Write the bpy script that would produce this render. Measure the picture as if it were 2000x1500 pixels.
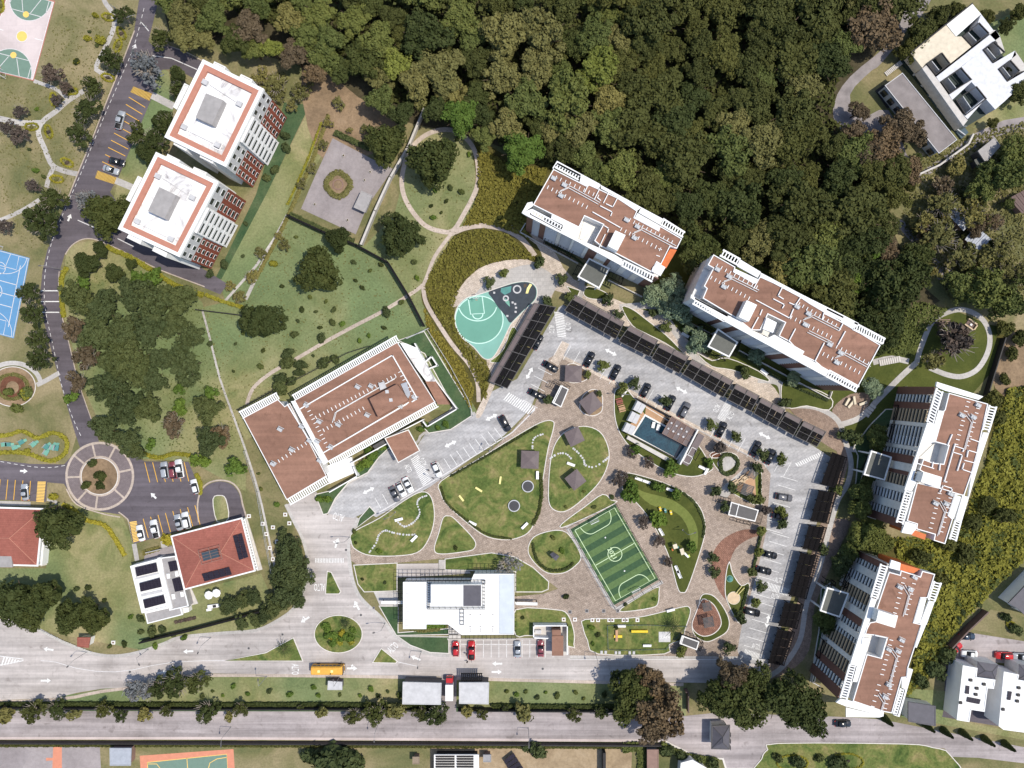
import bpy, math, random
import numpy as np
from mathutils import Vector, Matrix
random.seed(7); RNG = np.random.default_rng(7)
SC = bpy.context.scene
COL = SC.collection
for o in list(bpy.data.objects): bpy.data.objects.remove(o)

# ---------------------------------------------------------------- camera, light, exposure
CAM_H = 200.0                      # drone height in metres
G = 0.15                           # metres on the ground per photo pixel (2000 px wide photo)
cam_d = bpy.data.cameras.new('camera'); cam = bpy.data.objects.new('camera', cam_d); COL.objects.link(cam)
cam.location = (0, 0, CAM_H); cam.rotation_euler = (0, 0, 0)
cam_d.sensor_width = 36; cam_d.lens = 24; cam_d.clip_start = 1; cam_d.clip_end = 3000
SC.camera = cam
SUN_EL, SUN_AZ = math.radians(64), math.radians(95)     # azimuth clockwise from +Y
world = bpy.data.worlds.new('World'); SC.world = world; world.use_nodes = True
wn = world.node_tree.nodes; wl = world.node_tree.links
sky = wn.new('ShaderNodeTexSky'); sky.sky_type = 'NISHITA'; sky.sun_disc = False
sky.sun_elevation = SUN_EL; sky.sun_rotation = SUN_AZ
wl.new(sky.outputs[0], wn['Background'].inputs[0]); wn['Background'].inputs[1].default_value = 0.15
sd = bpy.data.lights.new('sun', 'SUN'); sd.energy = 3.6; sd.angle = math.radians(0.5); sd.color = (1.0, 0.94, 0.83)
sun = bpy.data.objects.new('sun', sd); COL.objects.link(sun); sun.location = (80, 15, 150)
sdir = Vector((math.sin(SUN_AZ) * math.cos(SUN_EL), math.cos(SUN_AZ) * math.cos(SUN_EL), math.sin(SUN_EL)))
sun.rotation_euler = sdir.to_track_quat('Z', 'Y').to_euler()
vs = SC.view_settings; vs.view_transform = 'Standard'; vs.look = 'None'; vs.exposure = 0.17; vs.gamma = 1; vs.use_curve_mapping = False

# ---------------------------------------------------------------- helpers
def W(px, py, z=0.0):
    """photo pixel of a point at height z -> map position in metres"""
    k = G * (CAM_H - z) / CAM_H
    return ((px - 1000) * k, (750 - py) * k)
def WL(pts, z=0.0): return [W(x, y, z) for x, y in pts]
def Z(pts, ox, oy, s): return [(ox + x / s, oy + y / s) for x, y in pts]   # coordinates read in an enlarged crop

def tag(o, label=None, cat=None, group=None, kind=None):
    if label: o['label'] = label
    if cat: o['category'] = cat
    if group: o['group'] = group
    if kind: o['kind'] = kind
    return o
def empty(name, x, y, z=0, rz=0, label=None, cat=None, group=None):
    o = bpy.data.objects.new(name, None); COL.objects.link(o)
    o.location = (x, y, z); o.rotation_euler = (0, 0, rz); o.empty_display_size = 0.5
    return tag(o, label, cat, group)
def thing(name, px, py, label=None, cat=None, group=None, z=0):
    x, y = W(px, py, z); return empty(name, x, y, 0, 0, label, cat, group)

class F:
    """local frame: u along a->b, v to the left of it"""
    def __init__(s, a, b):
        s.o = a; dx, dy = b[0] - a[0], b[1] - a[1]; s.L = math.hypot(dx, dy)
        s.u = (dx / s.L, dy / s.L); s.v = (-s.u[1], s.u[0])
    def p(s, u, v): return (s.o[0] + s.u[0] * u + s.v[0] * v, s.o[1] + s.u[1] * u + s.v[1] * v)
ID = F((0, 0), (1, 0))
QF = [(0, 3, 2, 1), (4, 5, 6, 7), (0, 1, 5, 4), (1, 2, 6, 5), (2, 3, 7, 6), (3, 0, 4, 7)]
def area(p): return 0.5 * sum(p[i][0] * p[(i + 1) % len(p)][1] - p[(i + 1) % len(p)][0] * p[i][1] for i in range(len(p)))
def ccw(p): return list(p) if area(p) > 0 else list(reversed(p))
class MB:
    def __init__(s): s.v = []; s.f = []; s.sm = []
    def add(s, vs, fs):
        n = len(s.v); s.v += vs; s.f += [tuple(i + n for i in f) for f in fs]; return s
    def quadbox(s, q, z0, z1):
        q = ccw(q); return s.add([(x, y, z0) for x, y in q] + [(x, y, z1) for x, y in q], QF)
    def box(s, fr, u0, u1, v0, v1, z0, z1):
        return s.quadbox([fr.p(u0, v0), fr.p(u1, v0), fr.p(u1, v1), fr.p(u0, v1)], z0, z1)
    def frustum(s, q0, z0, q1, z1):
        q0 = ccw(q0); q1 = ccw(q1)
        return s.add([(x, y, z0) for x, y in q0] + [(x, y, z1) for x, y in q1], QF)
    def prism(s, pts, z0, z1, bottom=False):
        pts = ccw(pts); n = len(pts)
        fs = [tuple(range(n, 2 * n))] + [(i, (i + 1) % n, (i + 1) % n + n, i + n) for i in range(n)]
        if bottom: fs.append(tuple(reversed(range(n))))
        return s.add([(x, y, z0) for x, y in pts] + [(x, y, z1) for x, y in pts], fs)
    def sheet(s, pts, z):
        pts = ccw(pts); return s.add([(x, y, z) for x, y in pts], [tuple(range(len(pts)))])
    def ring(s, outer, inner, z0, z1):
        n = len(outer); vs = []
        for (x, y), (a, b) in zip(outer, inner): vs += [(x, y, z0), (x, y, z1), (a, b, z1), (a, b, z0)]
        fs = []
        for i in range(n):
            a = i * 4; b = ((i + 1) % n) * 4
            fs += [(a, b, b + 1, a + 1), (a + 1, b + 1, b + 2, a + 2), (a + 2, b + 2, b + 3, a + 3)]
        return s.add(vs, fs)
    def ribbon(s, pts, w, z, closed=False):
        n = len(pts); vs = []
        for i, p in enumerate(pts):
            a = pts[(i - 1) % n] if (closed or i > 0) else p
            b = pts[(i + 1) % n] if (closed or i < n - 1) else p
            dx, dy = b[0] - a[0], b[1] - a[1]; L = math.hypot(dx, dy) or 1
            nx, ny = -dy / L * w / 2, dx / L * w / 2
            vs += [(p[0] + nx, p[1] + ny, z), (p[0] - nx, p[1] - ny, z)]
        m = n if closed else n - 1
        return s.add(vs, [(2 * i, 2 * i + 1, (2 * ((i + 1) % n)) + 1, 2 * ((i + 1) % n)) for i in range(m)])
    def wall(s, pts, w, z0, z1, closed=False):
        n = len(pts)
        for i in range(n if closed else n - 1):
            fr = F(pts[i], pts[(i + 1) % n]); s.box(fr, -w / 2, fr.L + w / 2 - 0.004, -w / 2, w / 2, z0, z1)
        return s
    def tube(s, pts, r, n=6, r1=None):
        pts = [Vector(p) for p in pts]; vs = []; r1 = r if r1 is None else r1
        for i, p in enumerate(pts):
            d = (pts[min(i + 1, len(pts) - 1)] - pts[max(i - 1, 0)]).normalized()
            a = d.cross(Vector((0, 0, 1)) if abs(d.z) < 0.9 else Vector((1, 0, 0))).normalized(); b = d.cross(a)
            rr = r + (r1 - r) * i / max(1, len(pts) - 1)
            vs += [tuple(p + (a * math.cos(t) + b * math.sin(t)) * rr) for t in [k * 2 * math.pi / n for k in range(n)]]
        fs = [(i * n + k, i * n + (k + 1) % n, (i + 1) * n + (k + 1) % n, (i + 1) * n + k) for i in range(len(pts) - 1) for k in range(n)]
        fs += [tuple(reversed(range(n))), tuple(range((len(pts) - 1) * n, len(pts) * n))]
        return s.add(vs, fs)
    def cyl(s, x, y, z0, z1, r, n=12, r1=None): return s.tube([(x, y, z0), (x, y, z1)], r, n, r1)
    def disc(s, x, y, z, r, n=32): return s.sheet([(x + r * math.cos(2 * math.pi * k / n), y + r * math.sin(2 * math.pi * k / n)) for k in range(n)], z)
    def mesh(s, name, mat, off=(0, 0, 0)):
        me = bpy.data.meshes.new(name)
        me.from_pydata([(x - off[0], y - off[1], z - off[2]) for x, y, z in s.v], [], s.f)
        if mat: me.materials.append(mat)
        return me
    def build(s, name, mat, parent=None, label=None, cat=None, group=None, kind=None, smooth=False, org=None):
        off = (0, 0, 0)
        if parent is not None:
            q = parent
            while q is not None: off = tuple(off[i] + q.location[i] for i in range(3)); q = q.parent
        elif org: off = (org[0], org[1], 0)
        me = s.mesh(name, mat, off)
        if smooth: me.polygons.foreach_set('use_smooth', [True] * len(me.polygons))
        o = bpy.data.objects.new(name, me); COL.objects.link(o)
        if parent is not None: o.parent = parent
        elif org: o.location = off
        return tag(o, label, cat, group, kind)
def copy_tree(o, parent=None):
    c = o.copy(); COL.objects.link(c); c.parent = parent
    for k in KIDS.get(o.name) or list(o.children): copy_tree(k, c)
    return c
KIDS = {}
def inst(name, me, parent, loc=(0, 0, 0), rz=0, scale=None):
    o = bpy.data.objects.new(name, me); COL.objects.link(o); o.parent = parent
    o.location = loc; o.rotation_euler = (0, 0, rz)
    if scale: o.scale = scale
    return o
def smooth(pts, n=4, closed=True):
    out = []; N = len(pts)
    for i in range(N if closed else N - 1):
        g = lambda k: pts[k % N] if closed else pts[min(max(k, 0), N - 1)]
        p0, p1, p2, p3 = g(i - 1), g(i), g(i + 1), g(i + 2)
        for j in range(n):
            t = j / n; t2 = t * t; t3 = t2 * t
            out.append(tuple(0.5 * (2 * p1[a] + (p2[a] - p0[a]) * t + (2 * p0[a] - 5 * p1[a] + 4 * p2[a] - p3[a]) * t2 + (3 * p1[a] - p0[a] - 3 * p2[a] + p3[a]) * t3) for a in (0, 1)))
    if not closed: out.append(tuple(pts[-1]))
    return out
def offset(pts, d):
    """offset a closed ccw outline outwards by d (mitred)"""
    n = len(pts); out = []; nn = []
    for i in range(n):
        dx, dy = pts[(i + 1) % n][0] - pts[i][0], pts[(i + 1) % n][1] - pts[i][1]; L = math.hypot(dx, dy) or 1; nn.append((dy / L, -dx / L))
    for i in range(n):
        a, b = nn[i - 1], nn[i]; k = d / max(.35, 1 + a[0] * b[0] + a[1] * b[1]); out.append((pts[i][0] + (a[0] + b[0]) * k, pts[i][1] + (a[1] + b[1]) * k))
    return out
def circ(cx, cy, r, n=40): return [(cx + r * math.cos(2 * math.pi * k / n), cy + r * math.sin(2 * math.pi * k / n)) for k in range(n)]
def inside(p, poly):
    x, y = p; c = False; n = len(poly)
    for i in range(n):
        x0, y0 = poly[i]; x1, y1 = poly[i - 1]
        if (y0 > y) != (y1 > y) and x < (x1 - x0) * (y - y0) / (y1 - y0) + x0: c = not c
    return c
def inquad(q, u, v):
    (a, b, c, d) = q
    return tuple((a[i] * (1 - u) + b[i] * u) * (1 - v) + (d[i] * (1 - u) + c[i] * u) * v for i in (0, 1))
def sub(q, u0, u1, v0, v1): return [inquad(q, u0, v0), inquad(q, u1, v0), inquad(q, u1, v1), inquad(q, u0, v1)]

# ---------------------------------------------------------------- labels told apart by what stands nearest
LM = [('the blue court', 25, 580), ('the pink sports court', 45, 75), ('the brick roundabout', 195, 930), ('the upper white-roofed tower', 415, 215),
 ('the lower white-roofed tower', 325, 405), ('the grey walled yard', 670, 360), ('the oval path loop', 860, 350), ('the half basketball court', 940, 635),
 ('the long terracotta-roofed building', 690, 780), ('the solar-panelled red-roofed house', 415, 1080), ('the red-roofed house at left edge', 35, 1050),
 ('the planted traffic circle', 660, 1237), ('the white flat-roofed building', 890, 1180), ('the striped football pitch', 1197, 1080), ('the swimming pool', 1285, 845),
 ('the smaller northern apartment block', 1180, 430), ('the longer northern apartment block', 1530, 630), ('the upper eastern apartment block', 1850, 900),
 ('the lower eastern apartment block', 1730, 1250), ('the eastern loop path', 1865, 675), ('the open treatment tanks', 1880, 120), ('the two flat grey sheds', 870, 1350),
 ('the dark-roofed gatehouse', 1405, 1440), ('the white villas at right', 1920, 1360), ('the bare dirt yard', 960, 1470), ('the orange-bordered court', 360, 1485),
 ('the wild olive meadow', 960, 460), ('the grey road in the wood', 1690, 170), ('the yellow bus', 640, 1308), ('the parabolic sandpit garden', 30, 755),
 ('the triangular lawn', 885, 1048), ('the oval lawn', 1130, 915), ('the terracotta footpath', 1425, 1090), ('the right carport row', 1575, 1080),
 ('the upper carport row', 1380, 720), ('the purple asphalt car park', 320, 960), ('the left asphalt road', 140, 400), ('the striped traffic wedge', 20, 1290),
 ('the narrow outer street', 420, 1415), ('the crossing below the long building', 640, 1095), ('the playground mound lawn', 1310, 1010), ('the dirt slope', 1970, 720),
 ('the upper left lawn corner', 190, 20), ('the left path junction', 85, 245), ('the dark wood corner', 470, 110), ('the wood clearing', 690, 240)]
LM = [l if l[0] != 'the parabolic sandpit garden' else ('the round sunken garden', 30, 760) for l in LM]
PEND = []
def lab(o, desc, px, py, cat=None, group=None):
    PEND.append((o, desc, px, py)); return tag(o, None, cat, group)
ORD = ['nearest', 'second nearest', 'third nearest', 'fourth nearest', 'fifth nearest', 'sixth nearest', 'seventh nearest', 'eighth nearest', 'ninth nearest', 'tenth nearest']
def finish_labels():
    buckets = {}
    for o, desc, px, py in PEND:
        n = min(LM, key=lambda l: math.hypot(l[1] - px, l[2] - py))
        buckets.setdefault((desc, n[0]), []).append((math.hypot(n[1] - px, n[2] - py), o))
    for (desc, ln), L in buckets.items():
        L.sort(key=lambda t: t[0])
        for i, (d, o) in enumerate(L):
            o['label'] = '%s %s to %s' % (desc, ORD[i] if i < 10 else '%d%s nearest' % (i + 1, 'st' if (i + 1) % 10 == 1 and i != 10 else 'nd' if (i + 1) % 10 == 2 and i != 11 else 'rd' if (i + 1) % 10 == 3 and i != 12 else 'th'), ln)

# ---------------------------------------------------------------- materials
M = {}
def _nt(name, rough, spec=0.3):
    m = bpy.data.materials.new(name); m.use_nodes = True; nt = m.node_tree
    b = nt.nodes['Principled BSDF']; b.inputs['Roughness'].default_value = rough; b.inputs['Specular IOR Level'].default_value = spec
    return m, nt, b
def _noise(nt, co, scale, detail=4, rough=0.6, dist=0.0):
    n = nt.nodes.new('ShaderNodeTexNoise'); n.inputs['Scale'].default_value = scale; n.inputs['Detail'].default_value = detail
    n.inputs['Roughness'].default_value = rough; n.inputs['Distortion'].default_value = dist
    nt.links.new(co, n.inputs['Vector']); return n.outputs['Fac']
def _ramp(nt, fac, stops):
    r = nt.nodes.new('ShaderNodeValToRGB'); cr = r.color_ramp
    while len(cr.elements) < len(stops): cr.elements.new(0.5)
    for e, (p, c) in zip(cr.elements, stops): e.position = p; e.color = (*c, 1)
    nt.links.new(fac, r.inputs[0]); return r.outputs[0]
def _mix(nt, fac, a, b, mode='MIX'):
    x = nt.nodes.new('ShaderNodeMix'); x.data_type = 'RGBA'; x.blend_type = mode
    for k, v in ((0, fac), (6, a), (7, b)):
        if isinstance(v, (int, float)): x.inputs[k].default_value = v
        elif isinstance(v, tuple): x.inputs[k].default_value = (*v, 1)
        else: nt.links.new(v, x.inputs[k])
    return x.outputs[2]
def _co(nt, which='Object'):
    return nt.nodes.new('ShaderNodeTexCoord').outputs[which]
def _bump(nt, b, h, st, dist=0.1):
    bp = nt.nodes.new('ShaderNodeBump'); bp.inputs['Strength'].default_value = st; bp.inputs['Distance'].default_value = dist
    nt.links.new(h, bp.inputs['Height']); nt.links.new(bp.outputs[0], b.inputs['Normal'])
def plain(name, c, rough=0.6, var=0.12, scale=0.8, spec=0.3, metal=0.0):
    m, nt, b = _nt(name, rough, spec); co = _co(nt)
    f = _noise(nt, co, scale, 5); lo = tuple(x * (1 - var) for x in c); hi = tuple(min(1, x * (1 + var)) for x in c)
    nt.links.new(_ramp(nt, f, [(0.3, lo), (0.7, hi)]), b.inputs['Base Color']); b.inputs['Metallic'].default_value = metal
    M[name] = m; return m
def patchy(name, stops, scale, fine=(2.5, 0.35), rough=0.95, bump=0.3, dist=0.6, big=None):
    """ground cover: broad patches of several tones times a fine grain"""
    m, nt, b = _nt(name, rough, 0.1); co = _co(nt)
    f = _noise(nt, co, scale, 7, 0.62, dist); c = _ramp(nt, f, stops)
    if big:
        g = _noise(nt, co, big[0], 3, 0.5, 0.3); c = _mix(nt, _ramp(nt, g, [(0.42, (0, 0, 0)), (0.62, (1, 1, 1))]), c, _ramp(nt, f, [(0.3, big[1]), (0.7, tuple(x * 1.35 for x in big[1]))]))
    n2 = _noise(nt, co, fine[0], 6, 0.75)
    g = _ramp(nt, n2, [(0.3, (1 - fine[1],) * 3), (0.7, (1 + fine[1] * 0.6,) * 3)])
    nt.links.new(_mix(nt, 1.0, c, g, 'MULTIPLY'), b.inputs['Base Color'])
    if bump: _bump(nt, b, n2, bump, 0.15)
    M[name] = m; return m
def paving(name, c1, c2, mortar, bw, bh, msize=0.02, speck=0.3, rough=0.85, rot=0.0, stain=None, streak=0.0):
    m, nt, b = _nt(name, rough, 0.25); co = _co(nt)
    mp = nt.nodes.new('ShaderNodeMapping'); mp.inputs['Rotation'].default_value = (0, 0, rot); nt.links.new(co, mp.inputs[0])
    br = nt.nodes.new('ShaderNodeTexBrick'); br.inputs['Scale'].default_value = 1; br.inputs['Brick Width'].default_value = bw; br.inputs['Row Height'].default_value = bh
    br.inputs['Mortar Size'].default_value = msize; br.inputs['Mortar Smooth'].default_value = 0.3
    br.inputs['Color1'].default_value = (*c1, 1); br.inputs['Color2'].default_value = (*c2, 1); br.inputs['Mortar'].default_value = (*mortar, 1)
    nt.links.new(mp.outputs[0], br.inputs['Vector']); c = br.outputs['Color']
    n = _noise(nt, co, 0.9, 8, 0.8); c = _mix(nt, 1.0, c, _ramp(nt, n, [(0.3, (1 - speck,) * 3), (0.7, (1 + speck * 0.6,) * 3)]), 'MULTIPLY')
    n3 = _noise(nt, co, 0.06, 5, 0.6, 0.5); c = _mix(nt, 1.0, c, _ramp(nt, n3, [(0.3, (0.76, 0.75, 0.74)), (0.65, (1.1, 1.1, 1.1))]), 'MULTIPLY')
    if streak:
        mp2 = nt.nodes.new('ShaderNodeMapping'); mp2.inputs['Scale'].default_value = (0.02, 0.5, 1); mp2.inputs['Rotation'].default_value = (0, 0, rot); nt.links.new(co, mp2.inputs[0])
        n4 = _noise(nt, mp2.outputs[0], 1.0, 4); c = _mix(nt, 1.0, c, _ramp(nt, n4, [(0.35, (1 - streak,) * 3), (0.65, (1 + streak * 0.5,) * 3)]), 'MULTIPLY')
        n5 = _noise(nt, co, 0.42, 3, 0.5, 0.8); c = _mix(nt, 1.0, c, _ramp(nt, n5, [(0.62, (1, 1, 1)), (0.74, (0.74, 0.73, 0.72))]), 'MULTIPLY')
    nt.links.new(c, b.inputs['Base Color']); M[name] = m; return m
def leafmat(name, c, c2, rough=0.6):
    """foliage: tone by clump, by leaf and by tree"""
    m, nt, b = _nt(name, .75, 0.1); co = _co(nt)
    n = _noise(nt, co, 2.2, 6, 0.75); col = _ramp(nt, n, [(0.3, c), (0.7, c2)])
    oi = nt.nodes.new('ShaderNodeObjectInfo')
    col = _mix(nt, 1.0, col, _ramp(nt, oi.outputs['Random'], [(0.0, (0.78, 0.80, 0.80)), (0.5, (1, 1, 1)), (1.0, (1.25, 1.15, 1.02))]), 'MULTIPLY')
    nt.links.new(col, b.inputs['Base Color']); M[name] = m; return m

patchy('ground', [(0.25, (0.095, 0.11, 0.045)), (0.45, (0.16, 0.155, 0.068)), (0.6, (0.25, 0.21, 0.11)), (0.8, (0.34, 0.27, 0.165))], 0.085, (1.6, 0.3))
patchy('lawn_dry', [(0.28, (0.10, 0.12, 0.05)), (0.44, (0.175, 0.165, 0.075)), (0.58, (0.26, 0.22, 0.12)), (0.75, (0.35, 0.28, 0.165))], 0.07, (1.8, 0.28))
patchy('lawn_mixed', [(0.28, (0.12, 0.16, 0.062)), (0.43, (0.20, 0.205, 0.085)), (0.56, (0.29, 0.265, 0.13)), (0.72, (0.36, 0.30, 0.165))], 0.085, (1.6, 0.32), big=(0.022, (0.135, 0.175, 0.078)))
patchy('lawn_park', [(0.3, (0.05, 0.085, 0.022)), (0.43, (0.11, 0.145, 0.04)), (0.55, (0.175, 0.185, 0.06)), (0.68, (0.27, 0.225, 0.10)), (0.8, (0.20, 0.15, 0.07))], 0.15, (1.4, 0.42), dist=1.4)
patchy('lawn_green', [(0.3, (0.04, 0.08, 0.036)), (0.55, (0.07, 0.11, 0.05)), (0.75, (0.115, 0.14, 0.07))], 0.16, (1.8, 0.3))
patchy('lawn_dark', [(0.3, (0.055, 0.07, 0.018)), (0.5, (0.075, 0.088, 0.022)), (0.7, (0.105, 0.115, 0.03))], 0.14, (1.8, 0.25))
patchy('lawn_olive', [(0.3, (0.13, 0.16, 0.04)), (0.7, (0.19, 0.21, 0.06))], 0.14, (1.8, 0.2))
patchy('soil', [(0.3, (0.17, 0.12, 0.075)), (0.6, (0.30, 0.21, 0.13)), (0.8, (0.38, 0.28, 0.19))], 0.12, (1.3, 0.3))
patchy('dirt_yard', [(0.25, (0.20, 0.14, 0.085)), (0.5, (0.36, 0.27, 0.17)), (0.75, (0.46, 0.36, 0.25))], 0.09, (0.9, 0.25))
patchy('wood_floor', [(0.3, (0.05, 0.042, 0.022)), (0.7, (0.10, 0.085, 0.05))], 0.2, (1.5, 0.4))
patchy('scrub_floor', [(0.3, (0.065, 0.058, 0.02)), (0.7, (0.12, 0.105, 0.03))], 0.25, (1.5, 0.4))
patchy('mulch', [(0.3, (0.10, 0.045, 0.028)), (0.7, (0.20, 0.09, 0.055))], 0.5, (3, 0.4))
paving('asphalt', (0.125, 0.108, 0.122), (0.132, 0.114, 0.128), (0.118, 0.102, 0.115), 40, 40, 0.01, 0.14, 0.85, 1.1, None, 0.22)
paving('roundabout_paving', (0.20, 0.165, 0.17), (0.24, 0.20, 0.20), (0.15, 0.12, 0.12), 0.6, 0.3, 0.04, 0.25)
paving('concrete_road', (0.47, 0.425, 0.40), (0.49, 0.445, 0.42), (0.36, 0.33, 0.31), 4.5, 3.6, 0.025, 0.14, 0.85, 0, None, 0.26)
paving('concrete_grey', (0.47, 0.455, 0.455), (0.50, 0.485, 0.48), (0.39, 0.38, 0.375), 3.0, 3.0, 0.03, 0.16, 0.85, -0.5, None, 0.22)
paving('lot_paving', (0.41, 0.40, 0.40), (0.47, 0.455, 0.45), (0.35, 0.34, 0.34), 1.6, 0.8, 0.05, 0.22, 0.85, -0.52, None, 0.2)
paving('plaza_paving', (0.35, 0.278, 0.222), (0.44, 0.355, 0.29), (0.26, 0.20, 0.16), 0.9, 0.45, 0.05, 0.42, 0.85, 0.5)
paving('plaza_sand', (0.56, 0.47, 0.385), (0.66, 0.565, 0.475), (0.45, 0.37, 0.30), 0.9, 0.45, 0.05, 0.40, 0.85, 0.5)
paving('terracotta_paving', (0.23, 0.115, 0.08), (0.32, 0.17, 0.12), (0.15, 0.075, 0.052), 0.9, 0.45, 0.05, 0.45, 0.85, 0.9)
paving('gravel_paving', (0.28, 0.20, 0.155), (0.36, 0.265, 0.205), (0.22, 0.155, 0.12), 0.7, 0.35, 0.05, 0.42, 0.85, 1.0)
paving('path_paving', (0.48, 0.40, 0.335), (0.54, 0.45, 0.38), (0.38, 0.31, 0.26), 1.2, 1.2, 0.04, 0.22)
paving('path_grey', (0.45, 0.425, 0.40), (0.50, 0.47, 0.44), (0.37, 0.35, 0.33), 1.2, 1.2, 0.04, 0.2)
paving('old_street', (0.37, 0.325, 0.32), (0.40, 0.355, 0.35), (0.29, 0.255, 0.25), 7, 3.3, 0.03, 0.18, 0.9, 0, None, 0.28)
paving('yard_concrete', (0.30, 0.265, 0.265), (0.34, 0.30, 0.295), (0.26, 0.23, 0.23), 9, 9, 0.02, 0.2, 0.9, 0.5)
paving('court_pink', (0.55, 0.47, 0.455), (0.58, 0.495, 0.475), (0.49, 0.42, 0.41), 5, 5, 0.03, 0.08)
paving('terracotta_roof', (0.285, 0.155, 0.108), (0.30, 0.163, 0.114), (0.265, 0.14, 0.10), 1.2, 12, 0.03, 0.16, 0.85, -0.5, None, 0.16)
paving('tile_red', (0.33, 0.115, 0.085), (0.37, 0.135, 0.10), (0.26, 0.085, 0.065), 0.35, 0.5, 0.05, 0.22)
paving('brick_wall', (0.24, 0.062, 0.036), (0.28, 0.075, 0.045), (0.19, 0.06, 0.04), 0.4, 0.2, 0.03, 0.2)
plain('coping_red', (0.45, 0.20, 0.14), 0.7, 0.08)
plain('white', (0.80, 0.79, 0.77), 0.6, 0.05, 0.35)
def stained_white():
    m, nt, b = _nt('white_roof', 0.6, 0.3); co = _co(nt)
    a = _noise(nt, co, 0.16, 7, 0.7, 1.2); c = _ramp(nt, a, [(0.30, (0.26, 0.24, 0.24)), (0.42, (0.60, 0.58, 0.57)), (0.52, (0.82, 0.81, 0.80))])
    nt.links.new(c, b.inputs['Base Color']); M['white_roof'] = m
stained_white()
for args in [('off_white', (0.72, 0.70, 0.66)), ('shed_roof', (0.23, 0.20, 0.19), 0.9, 0.2, 0.3), ('pale_grey', (0.50, 0.49, 0.49)), ('grey', (0.30, 0.29, 0.29)), ('roof_grey', (0.33, 0.31, 0.30)), ('dark_grey', (0.085, 0.08, 0.08)), ('carport_dark', (0.012, 0.011, 0.012), 0.95, 0.2, 2, 0.05), ('steel_dark', (0.015, 0.014, 0.015), 0.9, 0.1, 1, 0.08), ('wood_track', (0.27, 0.24, 0.235), 0.9, 0.25, 0.3),
 ('charcoal', (0.028, 0.025, 0.025)), ('brown_panel', (0.17, 0.085, 0.065)), ('orange', (0.56, 0.14, 0.035)), ('porch_grey', (0.10, 0.103, 0.092)),
 ('stone', (0.52, 0.485, 0.445)), ('kerb', (0.62, 0.575, 0.53)), ('wood_deck', (0.46, 0.27, 0.15)), ('wood_tan', (0.56, 0.42, 0.27)), ('shade_brown', (0.135, 0.105, 0.105)), ('slat_brown', (0.12, 0.075, 0.065)),
 ('trunk', (0.10, 0.07, 0.045)), ('branch_pale', (0.34, 0.29, 0.24)), ('tyre', (0.02, 0.02, 0.02)), ('rubber', (0.05, 0.05, 0.055)), ('concrete_wall', (0.44, 0.42, 0.40)), ('skin', (0.35, 0.2, 0.13)),
 ('cloth_dark', (0.03, 0.03, 0.04)), ('cloth_white', (0.6, 0.6, 0.58)), ('metal', (0.45, 0.46, 0.47)), ('roof_slate', (0.095, 0.09, 0.105)), ('cream', (0.63, 0.55, 0.42)),
 ('yellow', (0.78, 0.56, 0.04)), ('pale_yellow', (0.80, 0.70, 0.28)), ('bus_yellow', (0.70, 0.36, 0.06)), ('lime', (0.45, 0.55, 0.08)), ('teal', (0.08, 0.24, 0.22)), ('mint', (0.16, 0.36, 0.28)),
 ('tank_floor', (0.018, 0.032, 0.028)), ('tank_walk', (0.05, 0.085, 0.11)), ('rust', (0.24, 0.15, 0.12)), ('tin', (0.36, 0.38, 0.42)), ('wood_shingle', (0.26, 0.2, 0.14)), ('silver_ribbed', (0.62, 0.62, 0.64))]:
    plain(*args)
plain('court_green', (0.155, 0.235, 0.185), 0.8, 0.06); plain('court_blue', (0.115, 0.27, 0.46), 0.8, 0.05); plain('court_mint', (0.14, 0.33, 0.25), 0.8, 0.10, 0.1); plain('court_mint_pale', (0.21, 0.42, 0.35), 0.8, 0.12, 0.15)
plain('court_orange', (0.60, 0.24, 0.15), 0.8, 0.08); plain('court_red_edge', (0.42, 0.18, 0.14), 0.8, 0.1); plain('court_yellow', (0.80, 0.52, 0.14), 0.8, 0.05); plain('skate_dark', (0.032, 0.042, 0.055), 0.6, 0.2)
plain('paint_white', (0.70, 0.69, 0.67), 0.7, 0.2, 2.5); plain('paint_faded', (0.62, 0.60, 0.59), 0.8, 0.12, 2); plain('paint_yellow', (0.72, 0.40, 0.06), 0.7, 0.08, 2); plain('paint_mint', (0.52, 0.74, 0.64), 0.8, 0.08, 2); plain('paint_lime', (0.55, 0.68, 0.42), 0.8, 0.08, 2)
plain('turf_light', (0.105, 0.165, 0.065), 0.95, 0.15, 1.2, 0.1); plain('turf_dark', (0.05, 0.095, 0.048), 0.95, 0.15, 1.2, 0.1)
plain('glass_dark', (0.02, 0.024, 0.03), 0.12, 0.1, 1, 0.5); plain('glass_blue', (0.05, 0.07, 0.09), 0.15, 0.1, 1, 0.5); plain('glass_pale', (0.54, 0.58, 0.62), 0.25, 0.08, 0.4, 0.5)
def solar():
    m, nt, b = _nt('solar', 0.2, 0.5); co = _co(nt); br = nt.nodes.new('ShaderNodeTexBrick'); br.offset = 0; br.inputs['Scale'].default_value = 1
    br.inputs['Brick Width'].default_value = 0.5; br.inputs['Row Height'].default_value = 0.5; br.inputs['Mortar Size'].default_value = 0.015
    for k, c in (('Color1', (0.02, 0.014, 0.02)), ('Color2', (0.024, 0.017, 0.024)), ('Mortar', (0.05, 0.045, 0.055))): br.inputs[k].default_value = (*c, 1)
    nt.links.new(co, br.inputs['Vector']); nt.links.new(br.outputs['Color'], b.inputs['Base Color']); M['solar'] = m
solar()
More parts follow.
